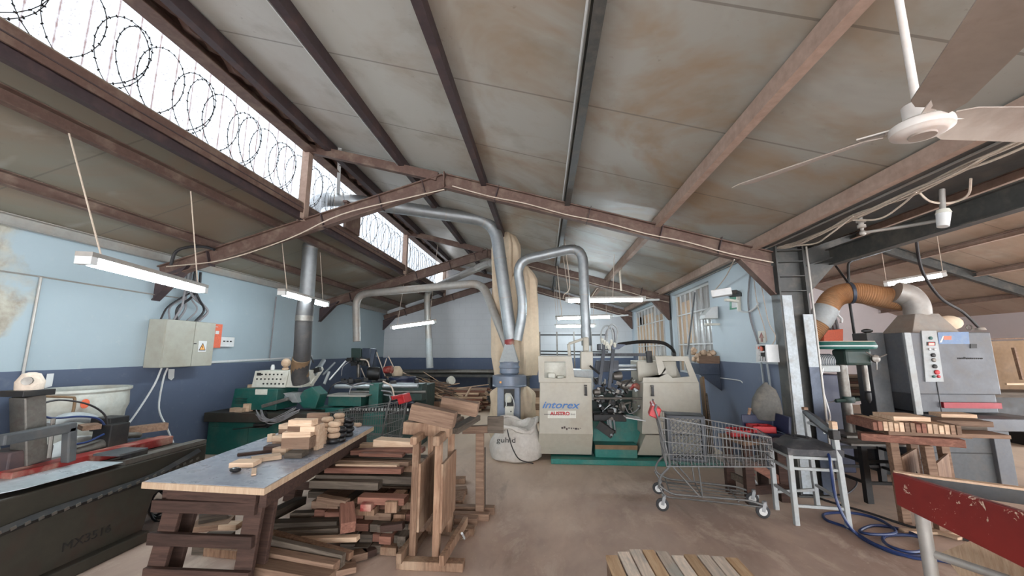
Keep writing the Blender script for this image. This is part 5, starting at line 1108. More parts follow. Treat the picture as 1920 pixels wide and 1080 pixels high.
MB().tube(curve([(0.955, 6.200, 1.640), (0.972, 6.200, 1.882), (1.032, 6.200, 1.988), (1.095, 6.200, 1.963), (1.124, 6.200, 1.882), (1.093, 6.200, 1.696)], 6), .012, 6).build('hose_arch', K['grey_l'], t, True)
MB().tube(curve([(0.946, 6.350, 1.658), (0.970, 6.350, 1.864), (1.030, 6.350, 1.947), (1.095, 6.350, 1.905), (1.103, 6.350, 1.698)], 6), .010, 6).build('hose_arch', K['cab_g'], t, True)
random.seed(9); m = MB()
for i in range(12): m.lathe([(.018, 0), (.022, .02), (.022, .06), (.012, .07)], Vector((0.893, 6.220, 1.616)) + Vector((random.uniform(0, .2), random.uniform(-.05, .05), random.uniform(-.02, .12))), 8, (random.uniform(-.3, .3), -.4, 1))
m.build('valve_cluster', K['cream'], t, True)
MB().bar((0.899, 6.150, 1.616), (0.811, 6.100, 1.094), .05, .04, up=(0, 1, 0)).build('vertical_rail', K['gundark'], t, bevel=.003)
MB().bar((1.041, 6.150, 1.616), (0.949, 6.100, 1.049), .05, .04, up=(0, 1, 0)).build('vertical_rail', K['gundark'], t, bevel=.003)
MB().prism([(0.781, 6.300, 1.333), (0.801, 6.300, 1.446), (1.141, 6.300, 1.446), (1.134, 6.300, 1.286), (0.876, 6.300, 1.269), (0.812, 6.300, 1.269)], (0, .08, 0)).build('slide_plate', K['gundark'], t, bevel=.004)
MB().tube([(1.074, 6.400, 1.362), (1.529, 6.400, 1.363)], .02, 10).build('guide_rod', K['chrome'], t, True)
MB().tube([(1.071, 6.400, 1.305), (1.526, 6.400, 1.315)], .028, 10).build('guide_rod', K['chrome'], t, True)
MB().tube([(0.711, 6.100, 0.902), (1.434, 6.100, 0.908)], .016, 8).build('guide_rod', K['iron'], t, True)
for p, r, l, mt in (((1.190, 6.400, 1.208), .07, .14, 'iron'), ((1.324, 6.300, 1.081), .08, .18, 'iron'), ((1.173, 6.200, 0.779), .07, .06, 'iron'), ((0.835, 6.250, 0.979), .05, .1, 'iron'), ((1.015, 6.200, 0.716), .04, .1, 'blk')):
    MB().lathe([(r * .5, 0), (r, .01), (r, l * .6), (r * .7, l), (r * .3, l)], p, 14, (-1, -.25, 0)).build('spindle_housing', K[mt], t, True)
MB().tube(curve([(1.272, 6.250, 1.037), (1.353, 6.250, 1.085), (1.441, 6.300, 1.042), (1.506, 6.300, 1.074)], 5), .04, 10).build('corrugated_hose', K['redw'], t, True)
random.seed(77)
for nm, mt, n in (('tool_carriage', 'blk', 46), ('cutter_head', 'iron', 30), ('steel_fitting', 'chrome', 10)):
    m = MB()
    for i in range(n):
        c = Vector((1.052, 6.300, 0.843)) + Vector((random.uniform(-.28, .38) if nm != 'tool_carriage' else random.uniform(-.28, .18), random.uniform(-.12, .15), random.uniform(-.26, .32)))
        if i % 3: m.box(c, (random.uniform(.02, .10), random.uniform(.03, .1), random.uniform(.015, .07)), rz=random.uniform(-.4, .4), ry=random.uniform(-.6, .6))
        else: m.tube([c, c + Vector((random.uniform(-.12, .12), random.uniform(-.04, .04), random.uniform(-.14, .14)))], random.uniform(.006, .018), 7)
        if nm != 'tool_carriage': m.build(nm, K[mt], t); m = MB()
    if nm == 'tool_carriage': m.build(nm, K[mt], t)
MB().ext(.72, 1.2, 6.2, 6.55, .56, .66).build('cross_slide', K['blk'], t, bevel=.008)
MB().bar((0.771, 6.050, 0.549), (0.966, 5.980, 0.419), .08, .12).build('feed_chute', K['blk'], t, bevel=.006)
for x0, x1 in (((1140, 790), (1143, 815)), ((1150, 790), (1155, 820))): pass
MB().tube([(0.909, 6.100, 0.595), (0.910, 6.000, 0.436)], .012, 8).build('piston_rod', K['chrome'], t, True)
MB().tube([(0.944, 6.080, 0.599), (0.938, 5.950, 0.403)], .022, 10).build('piston_rod', K['chrome'], t, True)
MB().tube([(1.001, 6.100, 0.596), (1.000, 6.000, 0.437)], .012, 8).build('piston_rod', K['chrome'], t, True)
MB().bar((1.157, 6.150, 0.650), (1.431, 6.150, 0.608), .3, .015).build('guard_plate', K['white'], t)
MB().tube(curve([(1.174, 6.200, 0.810), (1.246, 6.200, 0.681), (1.364, 6.200, 0.736), (1.447, 6.200, 0.859)], 5), .008, 6).build('air_line', K['cab_g'], t, True)
# woven sack
random.seed(14); sk = Vector((-0.433, 6.017, 0.000)); sk.y += .22; m = MB(); n = 40; rows_ = 16; vs = []
for i in range(rows_):
    u = i / (rows_ - 1); z = .50 * u; rr = (.36 if u > 0 else .30) * (1.0 + .10 * sin(pi * min(1, u * 1.2)) - .22 * u * u)
    for k in range(n):
        a = 2 * pi * k / n; w_ = 1 + .035 * sin(4 * a + 3 * u) + .03 * sin(7 * a - 5 * u) + .012 * random.uniform(-1, 1)
        zz_ = z + (0 if u < .6 else (u - .6) * (.12 * sin(a * 1 + .3) + .10 * sin(3 * a + 1)))
        vs.append((sk.x + rr * w_ * cos(a), sk.y + rr * .8 * w_ * sin(a), zz_))
for i, (f_, zz2) in enumerate(((.80, .50), (.62, .44), (.3, .42), (.02, .42))):
    for k in range(n):
        a = 2 * pi * k / n; vs.append((sk.x + .30 * f_ * cos(a), sk.y + .24 * f_ * sin(a), zz2 + .04 * sin(3 * a + i) + (.05 * sin(a + .3) if i == 0 else 0)))
R_ = rows_ + 4
F = [(i * n + k, i * n + (k + 1) % n, (i + 1) * n + (k + 1) % n, (i + 1) * n + k) for i in range(R_ - 1) for k in range(n)] + [list(range(n))[::-1], list(range((R_ - 1) * n, R_ * n))]
m.add(vs, F); so = m.build('woven_sack', K['sack'], smooth=True); tag(so, 'bulging off-white woven sack with faded printing, at the foot of the extractor', 'sack')
m = MB(); pts = [(sk.x + (.31 + .02 * sin(5 * a)) * cos(a), sk.y + .26 * sin(a), .50 + .05 * sin(a + .3) + .05 * sin(3 * a + 1)) for a in [2 * pi * i / 30 for i in range(31)]]
m.tube(pts, [.03 + .012 * sin(i * 1.7) for i in range(31)], 8); m.build('rolled_rim', K['sack'], so, True)
o = text('guhid', .10, K['ink'], so, (sk.x - .26, sk.y - .322, .30), (1, .0, 0), (0, .12, 1), name='faded_print', width=.27)
tag(MB().tube(curve([(-0.537, 5.880, 0.488), (-0.505, 5.860, 0.369), (-0.443, 5.840, 0.210), (-0.354, 5.860, 0.086), (-0.169, 5.900, 0.030)], 5), .008, 6).build('sack_tie', K['cab_k'], smooth=True), 'black cord hanging over the front of the woven sack', 'cord')
# leaning boards and tray between the lathe and the wall
for p, q, mt, lb in (((2.469, 6.600, 1.177), (2.347, 6.200, 0.141), 'w_red', 'reddish board leaning beside the right end of the beige lathe'), ((2.461, 6.500, 0.927), (2.353, 6.100, 0.165), 'w_grey', 'grey batten leaning beside the reddish board')):
    o = MB().bar(p, q, .12, .03, up=(1, 0, 0)).build('leaning_board', K['board'] if mt == 'w_red' else K['w_grey']); tag(o, lb, 'board')
t = thing('offcut_bin', 'blue-painted bin heaped with turned blocks on the wall behind the beige lathe', 'bin', (2.650, 6.850, 1.315))
p0 = Vector((2.499, 6.850, 1.212)); p1 = Vector((2.752, 6.850, 1.213)); zt = (2.512, 6.850, 1.392)[2]
MB().ext(p0.x, XR - .005, 6.75, 7.25, p0.z, zt).build('bin_body', K['gun'], t, bevel=.004)
MB().ext(p0.x, XR - .005, 6.73, 6.75, zt, zt + .12).build('front_board', K['w_tan'], t)
random.seed(55)
for i in range(26):
    o = MB().lathe([(.02, 0), (.04, .01), (.045, .05), (.035, .08), (.01, .085)], (0, 0, 0), 10).build('turned_block', K['w_pale'], smooth=True, loc=(0, 0, 0))
    r = i // 9; o.location = (p0.x + .04 + (i % 5) * .085, 6.85 + (i % 3) * .12 + random.uniform(-.02, .02), zt + .02 + .055 * (i // 8)); o.rotation_euler = (random.uniform(-.9, .9), random.uniform(-.9, .9), 0)
    tag(o, 'turned pale wood block heaped in the bin on the right wall', 'turned block', 'turned blocks in the wall bin')
MB().prism([(p0.x, 6.75, p0.z), (XR, 6.75, p0.z), (XR, 6.75, p0.z - .25)], (0, .03, 0)).build('bin_bracket', K['gun'], t)

# ------------------------------------------------------------------ shopping carts
def cart():
    """local frame: +x is the front of the cart, handle at -x, origin on the floor in its middle"""
    t = thing('shopping_cart', '', 'shopping cart', (0, 0, 0)); w = K['wire']
    RB = lambda z: -.42 - .06 * (z - .42) / .45
    top = lambda x: .92 - .16 * (x + .46) / 1.0
    bot = lambda x: .44 + .05 * (x + .40) / .95
    m = MB(); hw0, hw1 = .27, .21
    def hw(x): return hw0 + (hw1 - hw0) * (x + .46) / 1.0
    xr, xf = -.44, .54
    for s_ in (-1, 1):
        for k in range(5):   # long side wires
            u = k / 4; m.bar((xr - .04 * u, s_ * hw(xr), bot(xr) + (top(xr) - bot(xr)) * u), (xf, s_ * hw(xf), bot(xf) + (top(xf) - bot(xf)) * u), .007 if k not in (0, 4) else .011, .007 if k not in (0, 4) else .011)
        for k in range(30):
            x = xr + (xf - xr) * k / 29; m.bar((x, s_ * hw(x), bot(x)), (x, s_ * hw(x), top(x)), .0045, .0045, up=(0, 1, 0))
    for k in range(12):
        u = k / 11; m.bar((xr, -hw(xr) + 2 * hw(xr) * u, bot(xr)), (xf, -hw(xf) + 2 * hw(xf) * u, bot(xf)), .004, .004)
        m.bar((xf, -hw(xf) + 2 * hw(xf) * u, bot(xf)), (xf, -hw(xf) + 2 * hw(xf) * u, top(xf)), .004, .004, up=(1, 0, 0))
        m.bar((xr, -hw(xr) + 2 * hw(xr) * u, bot(xr)), (xr - .04, -hw(xr) + 2 * hw(xr) * u, top(xr)), .004, .004, up=(1, 0, 0))
    for k in range(9):
        x = xr + (xf - xr) * k / 8; m.bar((x, -hw(x), bot(x)), (x, hw(x), bot(x)), .005, .005)
    for k in range(5):
        u = k / 4; z = bot(xf) + (top(xf) - bot(xf)) * u; m.bar((xf, -hw(xf), z), (xf, hw(xf), z), .007, .007)
        z = bot(xr) + (top(xr) - bot(xr)) * u; m.bar((xr - .04 * u, -hw(xr), z), (xr - .04 * u, hw(xr), z), .007, .007)
    m.build('basket', w, t, world=False)
    m = MB()
    for s_ in (-1, 1):
        y = s_ * .25
        m.tube(elbow([(-.52, y, .99), (-.49, y, .88), (-.40, y, .44), (-.50, y, .34), (-.53, y, .24), (-.40, y, .17), (.30, y * .8, .16), (.46, y * .7, .115)], .05, 4), .011, 8)
        m.tube(elbow([(-.53, y, .24), (-.47, y, .14), (.2, y * .85, .12), (.46, y * .7, .10)], .04, 3), .008, 6)
        m.tube([(-.38, y, .43), (-.15, y * .95, .17)], .008, 6); m.tube([(-.14, y, .45), (-.12, y * .95, .16)], .008, 6)
        m.tube([(-.52, y, .99), (-.505, y, 1.04)], .012, 8)
    for x, z in ((-.42, .17), (-.12, .165), (.2, .155)): m.tube([(x, -.24, z), (x, .24, z)], .007, 6)
    for y in (-.1, 0, .1): m.tube([(-.42, y, .17), (.3, y, .155)], .005, 6)
    m.tube([(-.52, -.25, .99), (-.52, .25, .99)], .012, 8); m.build('chassis', w, t, True, world=False)
    h = MB().tube([(-.52, -.23, 1.0), (-.52, .23, 1.0)], .026, 12).build('handle', K['red'], t, True, world=False)
    MB().box((-.52, -.12, .955), (.10, .20, .11), ry=.35).build('advert_flap', K['red'], t, bevel=.008, world=False)
    for x, s_ in ((-.50, 1), (-.50, -1), (.42, .68), (.42, -.68)):
        wl = MB().lathe([(.02, -.014), (.052, -.014), (.062, -.008), (.062, .008), (.052, .014), (.02, .014)], (0, 0, 0), 20, (0, 1, 0)).build('castor_wheel', K['rubber'], t, True, loc=(0, 0, 0)); wl.location = (x, s_ * .25, .064)
        MB().lathe([(.008, -.017), (.036, -.017), (.036, .017), (.008, .017)], (0, 0, 0), 16, (0, 1, 0)).build('wheel_hub', K['white'], wl, True, world=False)
        f = MB(); 
        for q in (-1, 1): f.bar((x, s_ * .25 + q * .021, .064), (x + .02, s_ * .25 + q * .021, .14), .03, .003, up=(0, 1, 0))
        f.lathe([(.02, 0), (.022, .03), (.01, .035)], (x + .02, s_ * .25, .125), 10); f.build('castor_fork', K['galv'], t, world=False)
    return t
k1 = cart(); k1.location = (1.71, 4.55, 0); k1.rotation_euler = (0, 0, radians(-11)); k1['label'] = 'grey wire shopping cart with red handle holding a dark crate'; k1['group'] = 'shopping carts'
k2 = dup(k1, (-2.42, 5.35, 0), radians(172), 'wire shopping cart behind the far end of the workbench', 'shopping carts')
# lattice crate in the cart
t = thing('lattice_crate', 'dark grey plastic lattice crate standing in the shopping cart', 'crate', (1.50, 4.60, .46), radians(-11))
def crate_parts(t):
    W_, H_, D_ = .36, .46, .26
    m = MB()
    m.frame([(-W_ / 2, -D_ / 2, 0), (W_ / 2, -D_ / 2, 0), (W_ / 2, -D_ / 2, H_), (-W_ / 2, -D_ / 2, H_)], [(-W_ / 2 + .03, -D_ / 2, .03), (W_ / 2 - .03, -D_ / 2, .03), (W_ / 2 - .03, -D_ / 2, H_ - .03), (-W_ / 2 + .03, -D_ / 2, H_ - .03)], (0, .03, 0))
    for x in (-1, 1): m.ext(x * W_ / 2 - .006, x * W_ / 2 + .006, -D_ / 2, D_ / 2, 0, H_)
    m.ext(-W_ / 2, W_ / 2, -D_ / 2, D_ / 2, 0, .012); m.ext(-W_ / 2, W_ / 2, -D_ / 2, D_ / 2, H_ - .012, H_)
    m.build('crate_frame', K['crate'], t, world=False)
    m = MB(); n = 8; a = W_ - .06; b = H_ - .06
    def clip(x0, sgn, y):
        pts = []
        # diagonal x = x0 + sgn*z
        zs = [0, b]; c = []
        for z in (0, b):
            x = x0 + sgn * z
            if 0 <= x <= a: c.append((x, z))
        for x in (0, a):
            z = (x - x0) / sgn
            if 0 < z < b: c.append((x, z))
        if len(c) >= 2 and (Vector(c[0]) - Vector(c[1])).length > .02:
            m.bar((c[0][0] - a / 2, y, c[0][1] + .03), (c[1][0] - a / 2, y, c[1][1] + .03), .008, .009, up=(0, 1, 0))
    st = a / 6.
    for i in range(-9, 16):
        clip(i * st, 1, -D_ / 2 + .012); clip(i * st, -1, -D_ / 2 + .016)
    m.build('lattice_panel', K['crate'], t, world=False)
crate_parts(t)

# ------------------------------------------------------------------ right wall fittings
t = thing('floodlight', 'white box floodlight on a bracket high on the right wall', 'floodlight', (2.700, 5.944, 2.420))
m = MB(); m.bar((2.200, 5.350, 2.326), (2.413, 5.250, 2.351), .16, .09); m.build('lamp_body', K['white'], t, bevel=.01)
MB().bar((2.399, 5.250, 2.338), (2.556, 5.450, 2.329), .14, .05).build('back_cap', K['blk'], t)
MB().bar((2.392, 5.400, 2.260), (2.599, 5.500, 2.249), .04, .03).build('bracket', K['cream'], t); MB().bar((2.800, 5.897, 2.451), (2.800, 5.917, 2.167), .03, .05, up=(1, 0, 0)).build('wall_post', K['cream'], t)
tag(MB().tube(curve([(2.800, 5.950, 2.163), (2.800, 5.683, 2.122), (2.800, 5.495, 2.154), (2.800, 5.391, 2.213)], 4), .012, 6).build('flood_cable', K['white'], smooth=True), 'pale cable running right from the floodlight bracket', 'cable')
t = thing('exit_sign', 'green and white exit sign on the wall behind the floodlight', 'sign', (2.815, 6.118, 2.323))
MB().prism([(2.812, 6.236, 2.207), (2.812, 6.195, 2.430), (2.812, 5.942, 2.434), (2.812, 5.986, 2.197)], (.006, 0, 0)).build('sign_plate', K['grn_s'], t)
MB().prism([(2.809, 6.157, 2.223), (2.809, 6.140, 2.317), (2.809, 5.984, 2.345), (2.809, 6.007, 2.223)], (.002, 0, 0)).build('white_arrow', K['white'], t)
t = thing('wall_box', 'white angular box mounted low on the window bars', 'box', (2.698, 6.600, 2.167))
MB().prism([(2.578, 6.600, 2.108), (2.590, 6.600, 2.168), (2.699, 6.600, 2.288), (2.799, 6.600, 2.304), (2.792, 6.600, 2.107)], (.0, .22, 0)).build('box_body', K['white'], t, bevel=.005)
MB().ext(2.60, XR, 6.62, 6.7, 2.0, 2.03).build('mount_arm', K['cream'], t)
tag(MB().tube([(2.790, 7.193, 2.014), (2.790, 6.877, 2.022)], .01, 6).build('small_tube_light', K['white'], smooth=True), 'small white tube on the window glass behind the angular box', 'tube')
t = thing('switchboard', 'open white switchboard with exposed wires on the right wall, by the column', 'switchboard', (2.800, 5.403, 1.580))
sb = MB().frame([(2.680, 5.344, 1.453), (2.680, 5.317, 1.674), (2.680, 5.084, 1.670), (2.680, 5.086, 1.460)], [(2.680, 5.303, 1.467), (2.680, 5.293, 1.660), (2.680, 5.109, 1.658), (2.680, 5.119, 1.472)], (.14, 0, 0)).build('box_frame', K['white'], t)
MB().prism([(2.720, 5.424, 1.451), (2.720, 5.396, 1.675), (2.720, 5.159, 1.671), (2.720, 5.162, 1.458)], (.10, 0, 0)).build('inside', K['blk'], t)
MB().prism([(2.700, 5.323, 1.573), (2.700, 5.320, 1.593), (2.700, 5.183, 1.594), (2.700, 5.187, 1.574)], (.01, 0, 0)).build('terminal_strip', K['white'], t)
MB().lathe([(.02, 0), (.03, .01), (.03, .02)], (2.710, 5.319, 1.633), 12, (-1, 0, 0)).build('orange_wires', K['orange'], t); MB().lathe([(.02, 0), (.03, .01), (.03, .02)], (2.710, 5.222, 1.620), 12, (-1, 0, 0)).build('orange_wires', K['orange'], t)
for i, y in enumerate((0, 1, 2)): pass
MB().tube([(2.705, 5.314, 1.467), (2.705, 5.290, 1.534)], .012, 6).build('white_wires', K['white'], t); MB().tube([(2.705, 5.252, 1.469), (2.705, 5.254, 1.528)], .012, 6).build('white_wires', K['white'], t); MB().tube([(2.705, 5.203, 1.470), (2.705, 5.194, 1.522)], .012, 6).build('white_wires', K['white'], t)
t = thing('arrow_sign', 'small cream sign with a red upward arrow above the switchboard', 'sign', (2.810, 5.423, 1.785))
MB().prism([(2.808, 5.500, 1.697), (2.808, 5.486, 1.850), (2.808, 5.320, 1.848), (2.808, 5.335, 1.694)], (.006, 0, 0)).build('sign_plate', K['cream'], t)
MB().prism([(2.803, 5.436, 1.709), (2.803, 5.426, 1.764), (2.803, 5.466, 1.758), (2.803, 5.401, 1.832), (2.803, 5.352, 1.755), (2.803, 5.388, 1.763), (2.803, 5.385, 1.708)], (.003, 0, 0)).build('red_arrow', K['redw'], t)
for pts, r, mt, lb in (([(2.800, 5.489, 2.717), (2.800, 5.636, 2.301), (2.800, 5.618, 2.007), (2.800, 5.487, 1.683)], .014, 'cab_g', 'thick grey cable curving down to the switchboard'),
                       ([(2.800, 5.455, 2.674), (2.800, 5.419, 2.202), (2.800, 5.317, 1.916), (2.800, 5.280, 1.713)], .006, 'rope', 'thin pale wire hanging by the column, left'), ([(2.800, 5.294, 2.535), (2.800, 5.208, 1.976), (2.800, 5.082, 1.772), (2.800, 5.197, 1.646)], .006, 'rope', 'thin pale wire looping by the column, right'),
                       ([(2.800, 5.464, 1.450), (2.800, 5.451, 1.175), (2.800, 5.436, 0.913)], .014, 'galv', 'pale conduit running down from the switchboard, left'), ([(2.800, 5.328, 1.447), (2.800, 5.315, 1.316), (2.800, 5.296, 1.027)], .014, 'galv', 'pale conduit running down from the switchboard, right')):
    tag(MB().tube(curve(pts, 5), r, 6).build('wall_cable', K[mt], smooth=True), lb, 'cable')
tag(MB().box((2.780, 5.142, 1.613), (.06, .06, .08)).build('junction_box', K['gun'], bevel=.01), 'small blue-grey plug box right of the switchboard', 'junction box')
tag(MB().tube(curve([(2.810, 7.605, 1.141), (2.810, 6.859, 1.162), (2.810, 6.388, 1.170), (2.810, 6.091, 1.168), (2.810, 6.033, 1.142)], 3), .008, 5).build('chalk_wire', K['white'], smooth=True), 'white wire tacked along the blue part of the right wall', 'wire')
# bag hung on the column
m = MB(); m.lathe([(.02, 0), (.14, .02), (.17, .12), (.15, .25), (.10, .36), (.03, .42), (.02, .44)], (0, 0, 0), 20); m.v = [(x + .012 * sin(9 * z / .1), y * .6, z) for x, y, z in m.v]
bg_ = m.build('hanging_bag', paint('grey_cloth', srgb(88, 86, 82), .9, 0, srgb(140, 130, 118), .5, 7.), smooth=True, loc=(0, 0, 0)); bg_.location = ((2.583, 5.000, 0.800)[0], 5.0, (2.582, 5.000, 0.789)[2]); tag(bg_, 'grey cloth bag hanging against the wall by the column', 'bag')

# ------------------------------------------------------------------ low work table with red trays
tb = thing('work_table', 'low rough timber table under the red trays, between cart and grey chair', 'table', (2.35, 4.95, 0))
MB().prism([(2.02, 5.05, .60), (2.10, 4.60, .60), (2.62, 4.72, .60), (2.55, 5.15, .60)], (0, 0, .04)).build('table_top', K['w_tan'], tb, bevel=.004)
for x, y in ((2.10, 5.0), (2.16, 4.68), (2.55, 4.78), (2.5, 5.08)): MB().ext(x - .045, x + .045, y - .04, y + .04, 0, .60).build('leg', K['w_dark'], tb, bevel=.004)
MB().bar((2.10, 5.0, .2), (2.16, 4.68, .2), .03, .07).build('stretcher', K['w_grey'], tb); MB().bar((2.16, 4.66, .14), (2.55, 4.76, .14), .03, .09).build('stretcher', K['w_dark'], tb); MB().bar((2.16, 4.70, .42), (2.58, 4.78, .18), .03, .08).build('brace', K['w_red'], tb)
def tray(c, sx, sy, h, mat, name, label, cat, rz=0):
    m = MB(); m.box((0, 0, .008), (sx, sy, .016))
    for s_ in (-1, 1): m.box((s_ * (sx / 2 - .008), 0, h / 2), (.016, sy, h)); m.box((0, s_ * (sy / 2 - .008), h / 2), (sx, .016, h))
    m.box((0, 0, h / 2), (.012, sy - .03, h - .01))
    o = m.build(name, mat, loc=(0, 0, 0), bevel=.004); o.location = c; o.rotation_euler = (0, 0, rz); return tag(o, label, cat)
tray((2.20, 4.90, .645), .24, .2, .075, K['red'], 'red_tray', 'red plastic tray on the low timber table, left one', 'tray', -.1)
tray((2.42, 4.86, .70), .24, .2, .07, K['red'], 'red_tray', 'red lift-out tray inside the open toolbox', 'tray', -.1)
t = thing('toolbox', 'open navy toolbox with its lid up, on the low timber table', 'toolbox', (2.46, 4.88, .64))
MB().box((2.44, 4.88, .67), (.34, .24, .06)).build('box_body', K['navy'], t, bevel=.008)
lid = MB().box((2.62, 4.80, .80), (.03, .30, .19), ry=.12).build('lid', K['navy'], t, bevel=.01)
MB().box((2.45, 4.99, .78), (.34, .02, .17)).build('back_wall', K['navy'], t, bevel=.008)
tag(MB().tube([(2.388, 5.000, 0.936), (2.342, 5.000, 0.756)], .018, 8).build('tool_handle', K['w_tan'], smooth=True), 'wooden tool handle standing behind the red tray', 'tool')
t = thing('bottle', 'clear spray bottle with red cap standing on the floor under the low table', 'bottle', (2.27, 4.85, 0))
MB().lathe([(.05, 0), (.055, .01), (.055, .16), (.03, .2), (.02, .22)], (2.27, 4.85, 0), 16).build('bottle_body', K['plastic'], t, True); MB().lathe([(.022, .22), (.022, .26)], (2.27, 4.85, 0), 12).build('cap', K['red'], t)
block((2.3, 4.92, .23), (.03, .12, .02), K['red'], 'small red clamp on the low table stretcher', 0, 'clamp', 'clamp')

# ------------------------------------------------------------------ grey chair
A, B_, C_, D_ = Vector((2.315, 4.17, 0)), Vector((2.34, 4.54, 0)), Vector((2.80, 4.64, 0)), Vector((2.735, 4.12, 0))
t = thing('bar_chair', 'grey-painted wooden chair with a torn black padded seat and strap back', 'chair', (2.55, 4.37, 0)); g = K['grey_l']; SZ = .63
def lg(p, z, name='leg', w_=.042): return MB().bar(p, (p.x + .0, p.y, z), w_, w_, up=(0, 1, 0)).build(name, g, t, bevel=.005)
lg(A, SZ); lg(B_, SZ)
MB().bar(C_, C_ + Vector((-.02, 0, .98)), .042, .042, up=(0, 1, 0)).build('rear_leg', g, t, bevel=.005)
MB().bar(D_, D_ + Vector((-.03, 0, .90)), .045, .045, up=(0, 1, 0)).build('rear_leg', g, t, bevel=.005)
for p, q, z in ((A, D_, .60), (A, D_, .50), (A, B_, .60), (A, B_, .48), (B_, C_, .58), (C_, D_, .58), (A, D_, .17), (A, B_, .24), (C_, D_, .22), (B_, C_, .17), (C_, D_, .84)):
    MB().bar(p + Vector((0, 0, z)), q + Vector((0, 0, z)), .026, .026).build('rail', g, t, bevel=.004)
random.seed(23); n = 9; m = MB(); vs = []; 
for lay in (0, 1):
    for i in range(n):
        for j in range(n):
            u = i / (n - 1); v = j / (n - 1); p = A.lerp(D_, u).lerp(B_.lerp(C_, u), v); edge = min(u, 1 - u, v, 1 - v)
            c_ = (A + B_ + C_ + D_) / 4; p = c_ + (p - c_) * (1.10 if lay == 0 else 1.12)
            z = SZ - .01 if lay == 0 else SZ + .05 + .05 * min(1, edge * 4) + random.uniform(-.010, .010); vs.append((p.x, p.y, z))
F = []
for i in range(n - 1):
    for j in range(n - 1):
        q = [i * n + j, (i + 1) * n + j, (i + 1) * n + j + 1, i * n + j + 1]; F.append(q[::-1]); F.append([x + n * n for x in q])
per = [i for i in range(n)] + [i * n + n - 1 for i in range(1, n)] + [(n - 1) * n + i for i in range(n - 2, -1, -1)] + [i * n for i in range(n - 2, 0, -1)]
for i in range(len(per)): a, b = per[i], per[(i + 1) % len(per)]; F.append([a, b, b + n * n, a + n * n])
m.add(vs, F); m.build('seat_cushion', K['pad'], t, True)
bs0 = C_ + Vector((-.02, 0, .97)); bs1 = D_ + Vector((-.03, 0, .83))
m = MB(); cpts = [bs0 + Vector((0, 0, -.02)), bs0.lerp(bs1, .35) + Vector((.02, 0, -.03)), bs0.lerp(bs1, .7) + Vector((.02, 0, -.03)), bs1]
m.tube(cpts, [.03, .045, .045, .035], 6); m.build('back_strap', K['pad'], t, True)
MB().box(D_ + Vector((-.03, 0, .82)), (.07, .07, .085)).build('tape_wrap', K['blk'], t, bevel=.008)
MB().box(D_ + Vector((-.03, 0, .905)), (.05, .05, .07)).build('post_top', K['w_pale'], t, bevel=.004)
MB().box(C_ + Vector((-.02, 0, .985)), (.045, .045, .03)).build('post_top', K['w_tan'], t, bevel=.004)
m = MB(); m.tube(curve([(2.50, 4.40, .725), (2.56, 4.48, .735), (2.64, 4.42, .73), (2.60, 4.36, .722), (2.52, 4.42, .728), (2.46, 4.5, .73)], 5), .014, 6)
tag(m.build('black_cable_bundle', K['cab_k'], smooth=True), 'bundle of black cable lying on the grey chair seat', 'cable')
# blue air hose over the chair and on the floor
m = MB(); m.tube(curve([(2.441, 4.250, 0.606), (2.575, 4.200, 0.650), (2.628, 4.120, 0.651), (2.595, 4.050, 0.529), (2.604, 4.050, 0.302), (2.633, 4.000, 0.121), (2.693, 3.966, 0.020), (2.702, 3.793, 0.012), (2.783, 3.643, 0.012), (2.993, 3.660, 0.012),
    (3.167, 3.849, 0.012), (3.144, 3.949, 0.030), (2.991, 3.999, 0.012), (2.863, 3.919, 0.012), (2.778, 3.741, 0.030), (2.851, 3.651, 0.030), (3.039, 3.749, 0.012), (3.158, 3.901, 0.030), (3.176, 4.118, 0.012), (3.009, 4.193, 0.012), (2.779, 4.055, 0.012), (2.827, 3.953, 0.030), (3.047, 4.012, 0.030),
    (3.155, 4.321, 0.012), (3.027, 4.474, 0.012), (2.745, 4.438, 0.012), (2.651, 4.281, 0.012), (2.723, 4.115, 0.012), (2.686, 3.770, 0.030), (2.830, 3.606, 0.012), (3.023, 3.566, 0.012), (3.123, 3.440, 0.012)], 6), .0125, 8)
tag(m.build('air_hose', K['hoseb'], smooth=True), 'blue air hose draped over the grey chair and coiled on the floor', 'hose')
tag(MB().tube(curve([(2.952, 4.902, 0.012), (3.040, 4.710, 0.012), (3.185, 4.486, 0.012), (3.302, 4.216, 0.012), (3.437, 4.065, 0.012), (3.587, 3.919, 0.012)], 6), .011, 8).build('air_hose', K['cab_k'], smooth=True), 'dark hose running along the floor to the red bench', 'hose')
tag(MB().tube(curve([(3.437, 5.422, 0.012), (3.850, 5.704, 0.012), (3.773, 5.448, 0.012), (3.388, 5.052, 0.012), (3.173, 4.985, 0.012)], 6), .009, 6).build('floor_cable', K['cab_k'], smooth=True), 'black cable curled on the floor behind the grey chair', 'cable')

# ------------------------------------------------------------------ red bench in the near right corner
t = thing('red_bench', 'bench with a chipped red board front and galvanised pipe legs, near right corner', 'bench', (2.3, 2.5, 0))
p = Vector((2.155, 2.806, .785)); q = Vector((2.29, 1.5, .785)); m = MB(); m.prism([(2.155, 2.806, .66), (2.155, 2.806, .85), (2.29, 1.5, .86), (2.29, 1.5, .52)], (.035, .004, 0)); m.build('red_board', K['chipred'], t, bevel=.006)
b2 = Vector((2.52, 2.84, .79)); MB().bar(p + Vector((.02, .01, .02)), b2 + Vector((.5, -.55, .02)), .03, .08).build('rear_rail', K['grey_d'], t, bevel=.004)
MB().bar(p + Vector((.02, .01, .062)), b2 + Vector((.5, -.55, .062)), .045, .012).build('rail_capping', K['w_pale'], t)
MB().bar(Vector((2.23, 2.25, .80)), Vector((2.9, 1.95, .80)), .05, .06).build('cross_rail', K['grey_d'], t)
